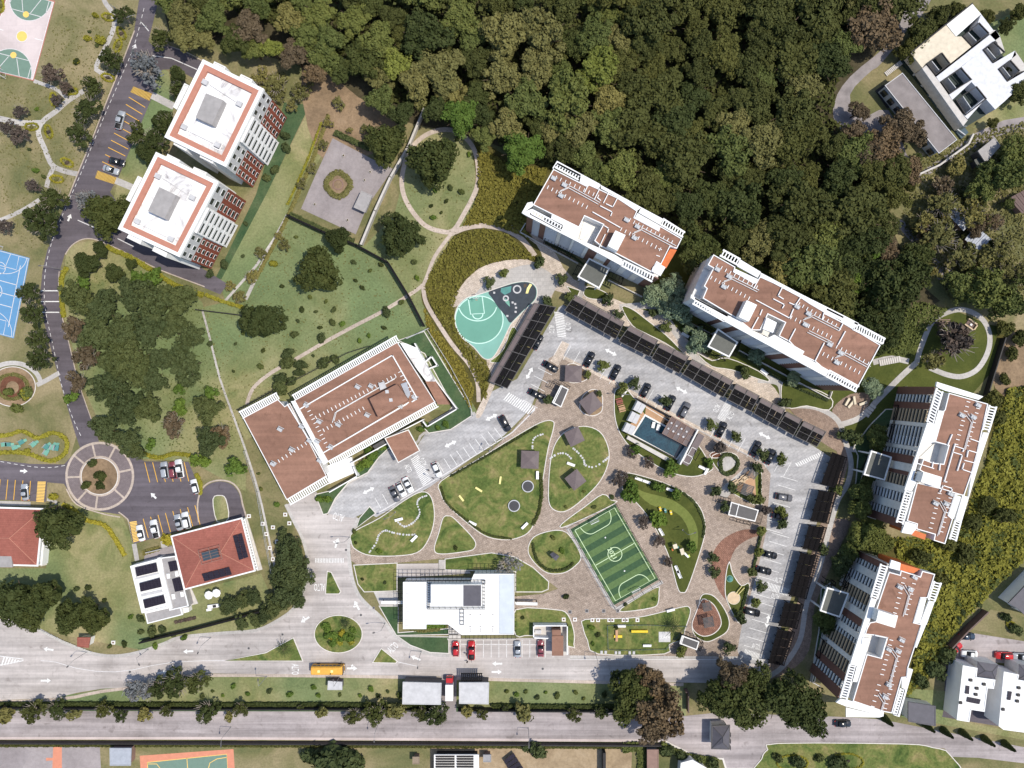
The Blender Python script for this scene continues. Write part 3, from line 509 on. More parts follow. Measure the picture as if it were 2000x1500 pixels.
# pink multi-sport court: u across, v along
Q = [(18, -24), (108, 2), (66, 158.5), (-37, 134)]
PC = sheet('sports_court', Q, 'court_red_edge'); zc = lay()
MB().sheet(WL(sub(Q, 0.03, 0.975, 0.02, 0.985)), zc).build('court_surface', M['court_pink'], PC)
for v0, s in ((0.985, -1), (0.02, 1)):
    a = [inquad(Q, 0.5, v0)]
    MB().sheet(WL(arcq(Q, 0.5, v0, 0.44, s * 0.30, 0, 180)), zc + 0.004).build('court_end', M['court_green'], PC)
    lines(PC, [arcq(Q, 0.5, v0, 0.44, s * 0.30, 0, 180), [inquad(Q, 0.2, v0 + s * 0.21), inquad(Q, 0.8, v0 + s * 0.21)], [inquad(Q, 0.28, v0), inquad(Q, 0.42, v0 + s * 0.2)], [inquad(Q, 0.72, v0), inquad(Q, 0.58, v0 + s * 0.2)], [inquad(Q, 0.12, v0), inquad(Q, 0.12, v0 + s * 0.15)], [inquad(Q, 0.88, v0), inquad(Q, 0.88, v0 + s * 0.15)]], 'paint_faded', 0.18, zc + 0.008)
    p = inquad(Q, 0.5, v0 + s * 0.23); MB().disc(*W(*p), zc + 0.012, 6 * G).build('yellow_spot', M['court_yellow'], PC)
p = W(43, 71); MB().disc(*p, zc + 0.008, 11.5 * G).build('painted_ring', M['paint_faded'], PC); MB().disc(*p, zc + 0.012, 10 * G).build('yellow_spot', M['court_yellow'], PC)
lines(PC, [sub(Q, 0.03, 0.975, 0.02, 0.985) + [inquad(Q, 0.03, 0.02)], [inquad(Q, 0.0, 0.5), inquad(Q, 0.17, 0.5)], [inquad(Q, 0.8, 0.5), inquad(Q, 0.97, 0.5)]], 'paint_white', 0.2, zc + 0.016)
# blue court
Q = [(-44, 476), (58, 504), (27, 661), (-76, 634)]
BC = sheet('sports_court', Q, 'court_blue'); zc = lay()
lines(BC, [sub(Q, 0.02, 0.98, 0.012, 0.988) + [inquad(Q, 0.02, 0.012)], [inquad(Q, 0, .5), inquad(Q, 1, .5)], arcq(Q, .5, .5, .12, .09, 0, 360), [inquad(Q, 0, .36), inquad(Q, .86, .36)], [inquad(Q, 0, .64), inquad(Q, .86, .64)], [inquad(Q, .86, .12), inquad(Q, .86, .88)]], 'paint_faded', 0.2, zc)
for v0, s in ((0.012, 1), (0.988, -1)):
    lines(BC, [arcq(Q, .5, v0, .45, s * .26, 0, 180), [inquad(Q, .36, v0), inquad(Q, .42, v0 + s * .2), inquad(Q, .58, v0 + s * .2), inquad(Q, .64, v0)], arcq(Q, .5, v0 + s * .2, .1, s * .07, 0, 360), [inquad(Q, .12, v0), inquad(Q, .12, v0 + s * .17), inquad(Q, .8, v0 + s * .17), inquad(Q, .8, v0)]], 'paint_faded', 0.16, zc + 0.004)
# half basketball court, teardrop
o_, s_ = (870, 500), 6.82
td = [(420, 525), (560, 480), (700, 430), (900, 365), (1050, 345), (1150, 365), (1210, 430), (1215, 520), (1180, 600), (1050, 720), (940, 830), (860, 920), (760, 1130), (660, 1310), (590, 1370), (500, 1350), (380, 1210), (230, 1090), (150, 950), (130, 800), (180, 660), (290, 560)]
HC = slab('half_court', Z(td, *o_, s_), 'court_mint_pale', 3, 0.06, 'kerb'); HZ = STOP[0]; 
MB().sheet(WL(Z(smooth([(450 + 318 * math.cos(t), 850 + 315 * math.sin(t)) for t in [k * math.pi / 16 for k in range(32)]], 1), *o_, s_)), HZ + 0.008).build('court_circle', M['court_mint'], HC)
def hl(pts): MB().ribbon(WL(Z(pts, *o_, s_)), 0.3, HZ + 0.014).build('painted_line', M['paint_mint'], HC)
hl([(450 + 318 * math.cos(t), 850 + 315 * math.sin(t)) for t in [k * math.pi / 24 for k in range(49)]])
hl([(430 + 255 * math.cos(t), 640 + 225 * math.sin(t)) for t in [math.pi * (0.06 + 0.88 * k / 24) for k in range(25)]])
hl([(305, 565), (335, 775), (520, 765), (490, 545)]); hl([(430 + 70 * math.cos(t), 772 + 68 * math.sin(t)) for t in [math.pi * k / 12 for k in range(13)]])
SK = MB().sheet(smooth(WL(Z([(575, 480), (720, 425), (900, 370), (1050, 348), (1145, 368), (1203, 432), (1208, 520), (1170, 600), (1040, 720), (930, 830), (860, 890), (800, 800), (700, 680), (620, 560)], *o_, s_)), 3), HZ + 0.018).build('skate_surface', M['skate_dark'], HC)
def skate(poly, mat, z=None): MB().sheet(WL(Z(poly, *o_, s_)), HZ + 0.024).build('painted_patch', M[mat], SK)
skate([(740, 430), (880, 400), (870, 480), (790, 520), (735, 480)], 'teal'); skate([(790, 560), (850, 600), (860, 680), (800, 620)], 'mint')
for cx, cy, r in ((805, 565, 32), (955, 445, 48)): MB().ribbon(smooth(WL(Z([(cx + r * math.cos(t), cy + r * math.sin(t)) for t in [k * math.pi / 6 for k in range(12)]], *o_, s_)), 2), 0.4, HZ + 0.03, True).build('painted_ring', M['pale_grey'], SK)
skate([(1040, 380), (1080, 370), (1080, 410), (1045, 425)], 'leaf_purple')
skate([(1125, 368), (1155, 385), (1120, 440), (1100, 500), (1068, 500), (1085, 430)], 'pale_yellow')
for p in [(650, 490), (895, 620), (930, 640), (940, 690), (935, 745), (825, 800)]: skate([(p[0] - 14, p[1] - 14), (p[0] + 14, p[1] - 12), (p[0] + 12, p[1] + 14), (p[0] - 13, p[1] + 12)], 'pale_grey')
# football pitch with mown stripes, u across, v down
Q = [(1113.5, 1034), (1201.5, 984), (1286.5, 1132), (1199, 1182)]
FP = sheet('football_pitch', Q, 'turf_dark'); zc = ZF = lay()
for k in range(7): MB().sheet(WL(sub(Q, 0, 1, (2 * k + 0.6) / 14, (2 * k + 1.6) / 14)), zc).build('mown_stripe', M['turf_light'], FP)
R_ = lambda u, v: inquad(Q, u, v)
lines(FP, [[R_(.07, .035), R_(.95, .035), R_(.95, .965), R_(.07, .965), R_(.07, .035)], [R_(.07, .5), R_(.95, .5)], arcq(Q, .51, .5, .135, .08, 0, 360, 36),
 [R_(.19, .035)] + arcq(Q, .36, .035, .17, .135, 180, 90, 8) + arcq(Q, .66, .035, .17, .135, 90, 0, 8), [R_(.19, .965)] + arcq(Q, .36, .965, .17, -.135, 180, 90, 8) + arcq(Q, .66, .965, .17, -.135, 90, 0, 8)], 'paint_lime', 0.2, zc + 0.004)
for v in (.28, .72): MB().disc(*W(*R_(.51, v)), zc + 0.006, 0.22).build('penalty_spot', M['paint_white'], FP)
path('gutter', [(1109, 1032), (1196, 1183), (1205, 1190)], 7, 'path_grey', sm=0); path('gutter', [(1104, 1027), (1198, 976)], 9, 'path_grey', sm=0); path('gutter', [(1203, 1190), (1294, 1136)], 7, 'path_grey', sm=0)
# orange bordered court
Q = [(273, 1476), (456, 1463), (462, 1560), (279, 1575)]
OC = sheet('sports_court', Q, 'court_orange'); zc = lay()
MB().sheet(WL([(288, 1489), (443, 1473), (448, 1560), (292, 1570)]), zc).build('court_surface', M['court_green'], OC)
lines(OC, [[(288, 1489), (443, 1473), (448, 1560)], [(292, 1570), (288, 1489)], [(365, 1480), (371, 1560)], [(288, 1492), (306, 1492), (314, 1502), (316, 1520)], [(402, 1520), (410, 1490), (424, 1482), (444, 1479)]], 'court_yellow', 0.2, zc + 0.004)
# school yard corner and orange strips
sheet('school_yard', [(-60, 1458), (195, 1456), (200, 1560), (-60, 1560)], 'yard_concrete'); sheet('painted_strip', [(104, 1457), (121, 1457), (121, 1560), (100, 1560)], 'court_orange'); sheet('painted_strip', [(90, 1480), (104, 1480), (104, 1485), (90, 1486)], 'court_orange')

# ---------------------------------------------------------------- painted marks on the roads
ZM = max(z for _, z in LAY) + 0.004; print('marks at', ZM)
def arrow(parent, px, py, ang, L=19, two=False, turn=0, mat='paint_white'):
    x, y = W(px, py); a = math.radians(ang); f = F((x, y), (x + math.cos(a), y + math.sin(a))); h = L * G / 2; b = MB()
    w = 0.28; hd = 1.15
    b.sheet([f.p(-h + (hd if two else 0), -w), f.p(h - hd, -w), f.p(h - hd, w), f.p(-h + (hd if two else 0), w)], ZM)
    b.sheet([f.p(h - hd, -0.75), f.p(h, 0), f.p(h - hd, 0.75)], ZM)
    if two: b.sheet([f.p(-h + hd, -0.75), f.p(-h, 0), f.p(-h + hd, 0.75)], ZM)
    if turn: b.sheet([f.p(-.35, 0), f.p(-.05, 0), f.p(.12, turn * .75), f.p(-.18, turn * .75)], ZM + .002); b.sheet([f.p(-.45, turn * .7), f.p(.4, turn * .7), f.p(.05, turn * 1.25)], ZM + .004)
    return b.build('painted_arrow', M[mat], parent)
for px, py, a, t in [(95, 1268, 172, 0), (90, 1329, 0, 0), (368, 1272, 184, 0), (317, 1313, 10, 0), (688, 1305, 0, 1), (812, 1285, 158, 0), (971, 1296, 180, 0), (970, 1312, 0, 0), (697, 1182, 118, 1), (596, 1210, 212, -1), (658, 1060, 72, 1)]: arrow(CR, px, py, a, 20, False, t)
for px, py, a in [(720, 958, 27), (880, 867, 27), (960, 815, 27), (1034, 729, 62), (1193, 688, -28), (1331, 762, -28), (1493, 851, -28), (1499, 1213, 78)]: arrow(PL, px, py, a, 26, True)
arrow(LOT, 300, 968, 135, 15); arrow(LOT, 47, 920, -3, 15); arrow(RA, 136, 425, 68, 15); arrow(RA, 264, 90, 68, 9, mat='paint_faded')
def word(parent, txt, px, py, ang, size, mat='paint_white', z=None, sx=1.0):
    cu = bpy.data.curves.new('word', 'FONT'); cu.body = txt; cu.size = size; cu.align_x = 'CENTER'; cu.align_y = 'CENTER'; cu.resolution_u = 2; cu.offset = 0.02
    t = bpy.data.objects.new('word', cu); COL.objects.link(t); dg = bpy.context.evaluated_depsgraph_get()
    me = bpy.data.meshes.new_from_object(t.evaluated_get(dg)); bpy.data.objects.remove(t)
    me.materials.clear(); me.materials.append(M[mat]); x, y = W(px, py)
    px_, py_, pz_ = parent.location if parent else (0, 0, 0)
    return inst('painted_word', me, parent, (x - px_, y - py_, (ZM if z is None else z) - pz_), math.radians(ang), (sx, 1, 1))
for par, px, py, a, s in [(CR, 576, 1307, -90, 3), (CR, 768, 1265, 42, 3), (CR, 624, 1146, 180, 3), (CR, 661, 1009, 160, 3), (PL, 797, 915, -62, 2.2), (PL, 827, 902, 118, 2.2), (PL, 1077, 643, -90, 2.2), (PL, 1110, 638, 92, 2.2), (PL, 1399, 797, -120, 2.2), (PL, 1427, 812, 60, 2.2), (PL, 1521, 1134, -12, 2.2), (PL, 1514, 1164, 168, 2.2), (PL, 1476, 1263, -12, 2.2)]: word(par, 'ALTO', px, py, a, s, sx=.42)
word(FP, '2021', 1195.5, 1081.5, -60, 1.9, 'paint_lime', ZF + 0.03)
def crossing(parent, q, n, mat='paint_white', duty=0.55):
    for k in range(n): MB().sheet(WL(sub(q, (k + 0.2) / n, (k + 0.2 + duty) / n, 0, 1)), ZM).build('crossing_stripe', M[mat], parent)
crossing(CR, [(615, 1090), (672, 1090), (672, 1099), (615, 1099)], 19)
crossing(PL, [(802, 897), (816, 887), (843, 937), (826, 950)][1:] + [(802, 897)], 17)
crossing(PL, [(994, 766), (1047, 797), (1036, 812), (982, 780)], 14)
crossing(PL, [(1101, 612), (1106, 660), (1089, 658), (1082, 608)], 15)
crossing(PL, [(1430, 788), (1414, 826), (1400, 817), (1417, 782)], 16)
crossing(PL, [(1552, 905), (1603, 882), (1608, 890), (1557, 912)], 13)
crossing(PL, [(1497, 1136), (1541, 1150), (1537, 1164), (1493, 1150)], 16)
crossing(PL, [(1455, 1267), (1494, 1280), (1489, 1293), (1449, 1282)], 15)
for q in ([(261, 169), (297, 183), (292, 197), (255, 180)], [(191, 333), (228, 347), (223, 360), (186, 348)]):
    MB().sheet(WL(q), ZM).build('yellow_box', M['court_yellow'], RA); crossing(RA, q, 16, 'paint_yellow', 0.45)
for q in ([(74, 940), (90, 940), (86, 981), (71, 980)], [(252, 1019), (267, 1017), (273, 1056), (259, 1060)]):
    q = [q[0], q[3], q[2], q[1]]; crossing(LOT, q, 14, 'court_yellow', 0.7)
for y in (568, 589, 610): MB().ribbon(WL([(80, y), (116, y)]), 0.3, ZM).build('painted_line', M['paint_white'], RA)
def dashes(parent, pts, n, w=0.16, mat='paint_faded', duty=0.55):
    P = smooth(WL(pts), 12, False); seg = [math.hypot(P[i + 1][0] - P[i][0], P[i + 1][1] - P[i][1]) for i in range(len(P) - 1)]; T = sum(seg)
    def at(d):
        for i, s in enumerate(seg):
            if d <= s or i == len(seg) - 1: t = min(1, d / s); return tuple(P[i][k] * (1 - t) + P[i + 1][k] * t for k in (0, 1))
            d -= s
    for k in range(n): MB().ribbon([at(T * (k + 0.1) / n), at(T * (k + 0.1 + duty) / n)], w, ZM).build('lane_dash', M[mat], parent)
dashes(RA, [(282, 15), (262, 90), (235, 155), (205, 225), (180, 285), (160, 335), (138, 385), (108, 455), (92, 510), (87, 560), (90, 610), (105, 680), (120, 750), (140, 810), (160, 855)], 70)
dashes(LOT, [(0, 901), (60, 911), (100, 913), (132, 908)], 10)
lines(RA, [[(152, 430), (190, 447)], [(230, 466), (262, 482)], [(275, 42), (291, 61)], [(298, 109), (335, 114), (385, 136)]], 'paint_faded', 0.25, ZM)
edge = [(263, 60), (236, 130), (206, 205), (181, 270), (156, 330), (134, 385)]; MB().ribbon(smooth(WL(edge), 4, False), 0.35, ZM).build('road_kerb', M['path_paving'], RA)
MB().ribbon(smooth(WL([(128, 497), (140, 480), (160, 468), (182, 467), (210, 477), (255, 498), (310, 526), (400, 560)]), 4, False), 0.3, ZM).build('road_kerb', M['path_paving'], RA)
MB().ribbon(smooth(WL([(116, 530), (115, 560), (120, 610), (135, 670), (152, 740), (172, 800), (190, 850)]), 4, False), 0.25, ZM).build('road_kerb', M['path_paving'], RA)
MB().ribbon(smooth(WL([(330, 90), (345, 95), (370, 105), (398, 120)]), 4, False), 0.25, ZM).build('road_kerb', M['path_paving'], RA)
MB().ribbon(smooth(WL([(232, 1000), (245, 1010), (252, 1020), (260, 1060)]), 4, False), 0.35, ZM).build('road_kerb', M['path_paving'], RA)
MB().ribbon(smooth(WL([(130, 955), (150, 985), (200, 1003), (235, 1010)]), 4, False), 0.35, ZM).build('road_kerb', M['path_paving'], RA)
def bays(parent, a0, a1, b0, b1, n, mat, w=0.16, skip=()):
    """bay lines between the row a (a0..a1) and the row b (b0..b1)"""
    for k in range(n):
        if k in skip: continue
        t = k / (n - 1); A = (a0[0] * (1 - t) + a1[0] * t, a0[1] * (1 - t) + a1[1] * t); B = (b0[0] * (1 - t) + b1[0] * t, b0[1] * (1 - t) + b1[1] * t)
        MB().ribbon(WL([A, B]), w, ZM).build('bay_line', M[mat], parent)
bays(RA, (252, 190), (200, 316), (284, 210), (234, 332), 10, 'paint_yellow', 0.2)
bays(LOT, (1, 936), (60, 939), (-3, 975), (57, 978), 5, 'paint_yellow', 0.2)
bays(LOT, (283, 903), (360, 903), (293, 942), (369, 940), 6, 'paint_yellow', 0.2)
bays(LOT, (280, 1013), (381, 987), (290, 1050), (391, 1024), 8, 'paint_yellow', 0.2)
bays(PL, (733, 973), (747, 965), (744, 993), (758, 985), 2, 'paint_white'); bays(PL, (855, 903), (965, 835), (867, 923), (983, 858), 10, 'paint_white')
MB().ribbon(WL([(740, 1001), (862, 930), (1000, 845), (1045, 800)]), 0.3, ZM).build('bay_line', M['paint_faded'], PL)
bays(PL, (1097, 667), (1545, 903), (1082, 693), (1530, 930), 26, 'paint_white', 0.14, (4, 7, 13, 14, 15, 16))
bays(PL, (1058, 703), (1022, 781), (1085, 716), (1050, 797), 6, 'paint_white', 0.14)
for a, n in (((1524, 930), 6), ((1507, 1040), 7), ((1478, 1175), 6)):
    bays(PL, (a[0] + 34, a[1] + 10), (a[0] + 34 - 5 * n, a[1] + 10 + 17 * n), (a[0], a[1]), (a[0] - 5 * n, a[1] + 17 * n), n + 1, 'paint_white', 0.14)
bays(CR, (899, 1249), (1080, 1250), (899, 1284), (1080, 1284), 13, 'paint_white', 0.15)
MB().ribbon(WL([(885, 1258), (1060, 1259)]), 0.15, ZM).build('bay_line', M['paint_white'], CR)
lines(CR, [[(80, 1290), (95, 1291), (110, 1293), (150, 1305), (190, 1311), (225, 1312), (260, 1308), (300, 1299), (340, 1293), (400, 1290), (500, 1290)], [(775, 1292), (815, 1301)], [(1110, 1287), (1440, 1288)]], 'paint_faded', 0.2, ZM)
b = MB()
for k in range(7): b.sheet(WL([(2 + 6 * k, 1300 - k * 1.3), (5 + 6 * k, 1300 - k * 1.3), (11 + 5.4 * k, 1282 + 1.5 * k), (8 + 5.4 * k, 1282 + 1.3 * k)]), ZM)
b.ribbon(WL([(-10, 1281), (0, 1281), (46, 1287), (46, 1290), (5, 1298), (-10, 1300)]), 0.25, ZM + 0.002); b.build('painted_wedge', M['paint_white'], CR)
# ================================================================ BUILDINGS
def part(root, name, mat, fn, **k):
    b = MB(); fn(b); return b.build(name, M[mat], root, **k)
def pbox(root, name, mat, fr, u0, u1, v0, v1, z0, z1, **k): return MB().box(fr, u0, u1, v0, v1, z0, z1).build(name, M[mat], root, **k)
def prism(root, name, mat, px, z0, z1, zp=None, **k):
    """px are photo pixels of the TOP outline, which lies at height z1"""
    return MB().prism(WL(px, z1 if zp is None else zp), z0, z1).build(name, M[mat], root, **k)
def shared_row(root, name, mat, me_box, places):
    """alike pieces sharing one mesh: me_box = (fr, u0,u1,v0,v1,z0,z1); places = offsets (du, dv, dz) in the frame"""
    fr, u0, u1, v0, v1, z0, z1 = me_box; c = fr.p(u0, v0)
    b = MB().box(fr, u0, u1, v0, v1, z0, z1); me = b.mesh(name, M[mat], (c[0], c[1], z0)); rx, ry, rz = root.location; q = root.parent
    while q is not None: rx += q.location.x; ry += q.location.y; rz += q.location.z; q = q.parent
    for du, dv, dz in places:
        p = fr.p(u0 + du, v0 + dv); inst(name, me, root, (p[0] - rx, p[1] - ry, z0 + dz - rz))
def ladder(root, quad, n, z1, mat='white', th=0.35, w=0.45, name='slat', rail='eave_rail'):
    """a slatted eave: two long rails (quad edges 0-1 and 3-2) and n cross slats; quad = pixels at height z1"""
    q = WL(quad, z1); f = F(q[0], q[1]); g = F(q[3], q[2])
    b = MB(); b.ribbon([q[0], q[1]], w, z1); s1 = F(q[0], q[1]); s2 = F(q[3], q[2])
    r = MB().box(s1, 0, s1.L, -w / 2, w / 2, z1 - th, z1).box(s2, 0, s2.L, -w / 2, w / 2, z1 - th, z1).build(rail, M[mat], root)
    a0, b0 = q[0], q[3]; fr = F(a0, b0); D = fr.L; me = None; rx, ry, rz = root.location
    bm = MB().box(F((0, 0), (b0[0] - a0[0], b0[1] - a0[1])), w / 2 + .003, D - w / 2 - .003, -0.16, 0.16, -th + 0.03, -0.03); me = bm.mesh(name, M[mat])
    for k in range(n):
        t = (k + 0.5) / n; p = (q[0][0] * (1 - t) + q[1][0] * t, q[0][1] * (1 - t) + q[1][1] * t); inst(name, me, root, (p[0] - rx, p[1] - ry, z1 - rz))
def facade(root, A, B, z0, z1, strips, side=-1, floors=6):
    """a wall face from A to B (metres); side -1: the outside lies to the right of A->B. strips: (share, kind)"""
    if side > 0: A, B = B, A; strips = list(reversed(strips))
    fr = F(A, B); tot = sum(s[0] for s in strips); u = 0
    for sh, kind in strips:
        w = fr.L * sh / tot; a, b_ = u + 0.04, u + w - 0.04; u += w
        if kind in ('white', 'brown', 'grey', 'cream'):
            pbox(root, 'wall_panel', {'white': 'white', 'brown': 'brown_panel', 'grey': 'off_white', 'cream': 'off_white'}[kind], fr, a, b_, -0.35, -0.006, z0, z1 - 0.01)
        elif kind == 'none': continue
        elif kind.startswith('louv'):
            mat = {'louv': 'off_white', 'louvt': 'wood_tan', 'louvg': 'white', 'louvb': 'brown_panel'}[kind]
            pbox(root, 'window_band', 'glass_dark', fr, a, b_, -0.08, -0.005, z0 + 0.2, z1 - 0.2); n = max(6, int((z1 - z0) / 1.5))
            shared_row(root, 'louvre_slat', mat, (fr, a, b_, -0.38, -0.085, z0 + 0.3, z0 + 0.72), [(0, 0, (z1 - z0 - 1.1) * k / (n - 1)) for k in range(n)])
        elif kind.startswith('win'):
            h = (z1 - z0) / floors
            pbox(root, 'wall_panel', {'win': 'white', 'wing': 'pale_grey', 'winb': 'brown_panel', 'winr': 'brick_wall'}[kind], fr, a, b_, -0.12, -0.004, z0, z1 - 0.01)
            n = max(1, int((b_ - a) / 2.4)); fw = (b_ - a) / n
            fm = MB().box(ID, 0, fw * 0.56, -0.22, 0, 0, h * 0.5); 
            for i in range(floors):
                for j in range(n):
                    uu = a + fw * (j + 0.22); zz = z0 + h * (i + 0.28)
                    fo = pbox(root, 'window', 'white', fr, uu, uu + fw * 0.56, -0.2, -0.122, zz, zz + h * 0.52)
                    pbox(fo, 'pane', 'glass_dark', fr, uu + 0.12, uu + fw * 0.56 - 0.12, -0.235, -0.202, zz + 0.12, zz + h * 0.52 - 0.12)
        elif kind == 'ribbon':
            h = (z1 - z0) / floors; pbox(root, 'wall_panel', 'white', fr, a, b_, -1.0, -0.004, z0, z1 - 0.01); half = (b_ - a) / 2
            for i in range(floors):
                for j in range(2): pbox(root, 'window', 'glass_dark', fr, a + half * j + 0.45, a + half * (j + 1) - 0.45, -1.05, -1.004, z0 + h * (i + 0.35), z0 + h * (i + 0.62))
            for i in range(floors + 1): pbox(root, 'sill', 'pale_grey', fr, a - 0.05, b_ + 0.05, -1.25, -1.055, z0 + h * i - (0.12 if i else 0), z0 + h * i + 0.1)

def pipes(root, runs, zr, ox, oy, s):
    """roof pipework: white pipes on short cross supports"""
    for kind, pts in runs:
        w = WL(Z(pts, ox, oy, s), zr)
        if kind == 'pipe':
            part(root, 'roof_pipe', 'paint_white', lambda b: [b.tube([(x + d, y + d, zr + 0.3) for x, y in w], 0.10, 5) for d in (-0.22, 0.22)])
        else:
            b = MB(); f = F(w[0], w[-1]); n = int(f.L / 1.25)
            for k in range(n + 1):
                u = f.L * k / n; sgn = 1 if k % 2 else -1; b.box(f, u - 0.09, u + 0.09, -0.5, 0.5, zr + 0.04, zr + 0.22)
            b.build('pipe_support', M['white'], root, kind='stuff')
def units(root, spots, zr, ox, oy, s, mat='white'):
    for x, y in spots:
        c = W(ox + x / s, oy + y / s, zr); b = MB(); f = F(c, (c[0] + 0.87, c[1] - 0.5))
        b.box(f, -0.7, 0.7, -0.4, 0.4, zr + 0.02, zr + 0.75); b.tube([(*f.p(-0.9, 0.6), zr + 0.2), (*f.p(0.9, 0.7), zr + 0.2)], 0.12, 5); b.cyl(*f.p(0, 0), zr + 0.76, zr + 0.85, 0.3, 10); b.build('roof_unit', M['metal'], root)
def parapets(root, runs, z0, z1, ox, oy, s, w=0.22, mat='white'):
    for pts in runs: MB().wall(WL(Z(pts, ox, oy, s), z1), w, z0, z1).build('parapet', M[mat], root)
ZR = 18.0
def apartment(d, label, c):
    ox, oy, s = d['o']; root = thing('apartment_block', *c, label=label, cat='apartment block', group='apartment blocks with terracotta roofs', z=0); zz = lambda p: Z(p, ox, oy, s)
    # lower body under the roof frame, upper storey under the brown roof
    prism(root, 'wall', 'off_white', zz(d['body']), 0, 14.4, ZR)
    prism(root, 'upper_wall', 'white', zz(d['brown']), 14.4, ZR - 0.55, ZR)
    br = MB().prism(WL(zz(d['brown']), ZR), ZR - 0.55, ZR - 0.25).build('roof', M['terracotta_roof'], root)
    w = ccw(WL(zz(d['brown']), ZR)); MB().ring(offset(w, 0.02), offset(w, -0.22), ZR - 0.56, ZR).build('parapet', M['white'], root)
    for q in d['bands']: MB().prism(WL(zz(q), ZR + 0.1), ZR - 0.5, ZR + 0.1, True).build('roof_band', M['white'], root)
    for q in d.get('low', []): MB().prism(WL(zz(q), 14.6), 14.41, 14.6).build('terrace_floor', M['off_white'], root)
    for q, n in d['perg']: ladder(root, zz(q), n, ZR + 0.1)
    for q, h in d['box']: MB().prism(WL(zz(q), ZR + h), ZR - 0.24, ZR + h).build('stair_tower', M['white'], root)
    for q in d['orange']: MB().prism(WL(zz(q), ZR - 1.0), 6, ZR - 1.0, True).build('orange_panel', M['orange'], root)
    parapets(root, d['para'], ZR - 0.24, ZR + 0.25, ox, oy, s); pipes(root, d['pipes'], ZR - 0.24, ox, oy, s); units(root, d['units'], ZR - 0.24, ox, oy, s)
    # entrance porch
    q = zz(d['porch']); MB().prism(WL(q, 8.0), 7.5, 8.0, True).build('porch_roof', M['porch_grey'], root)
    w = ccw(WL(q, 8.0)); MB().ring(offset(w, 0.25), offset(w, -0.15), 7.45, 8.12).build('porch_edge', M['white'], root)
    for p in WL(sub(q, .08, .92, .08, .92), 8.0): MB().box(F(p, (p[0] + 1, p[1])), -.2, .2, -.2, .2, 0, 7.5).build('porch_column', M['white'], root)
    bd = d['body']; fa, fb = WL(zz([bd[3], bd[2]] if d['o'][1] < 600 else [bd[0], bd[3]]), ZR); facade(root, fa, fb, 0.0, 17.2, d['strips'], d['side'])
    # ground floor terrace wall and dark steel frames
    for run in d['garden']: MB().wall(WL(zz(run), 0), 0.25, 0, 1.1).build('garden_wall', M['stone'], root)
    for q in d['frames']:
        w = WL(zz(q), 3.0); b = MB().wall(w, 0.16, 2.8, 3.0, True)
        for p in w: b.box(F(p, (p[0] + 1, p[1])), -.08, .08, -.08, .08, 0, 2.79)
        m = F(w[0], w[1]); 
        for k in range(1, 4): a = inquad(w, k / 4, 0); e = inquad(w, k / 4, 1); b.wall([a, e], 0.1, 2.82, 2.98)
        b.build('terrace_frame', M['steel_dark'], root)
    return root

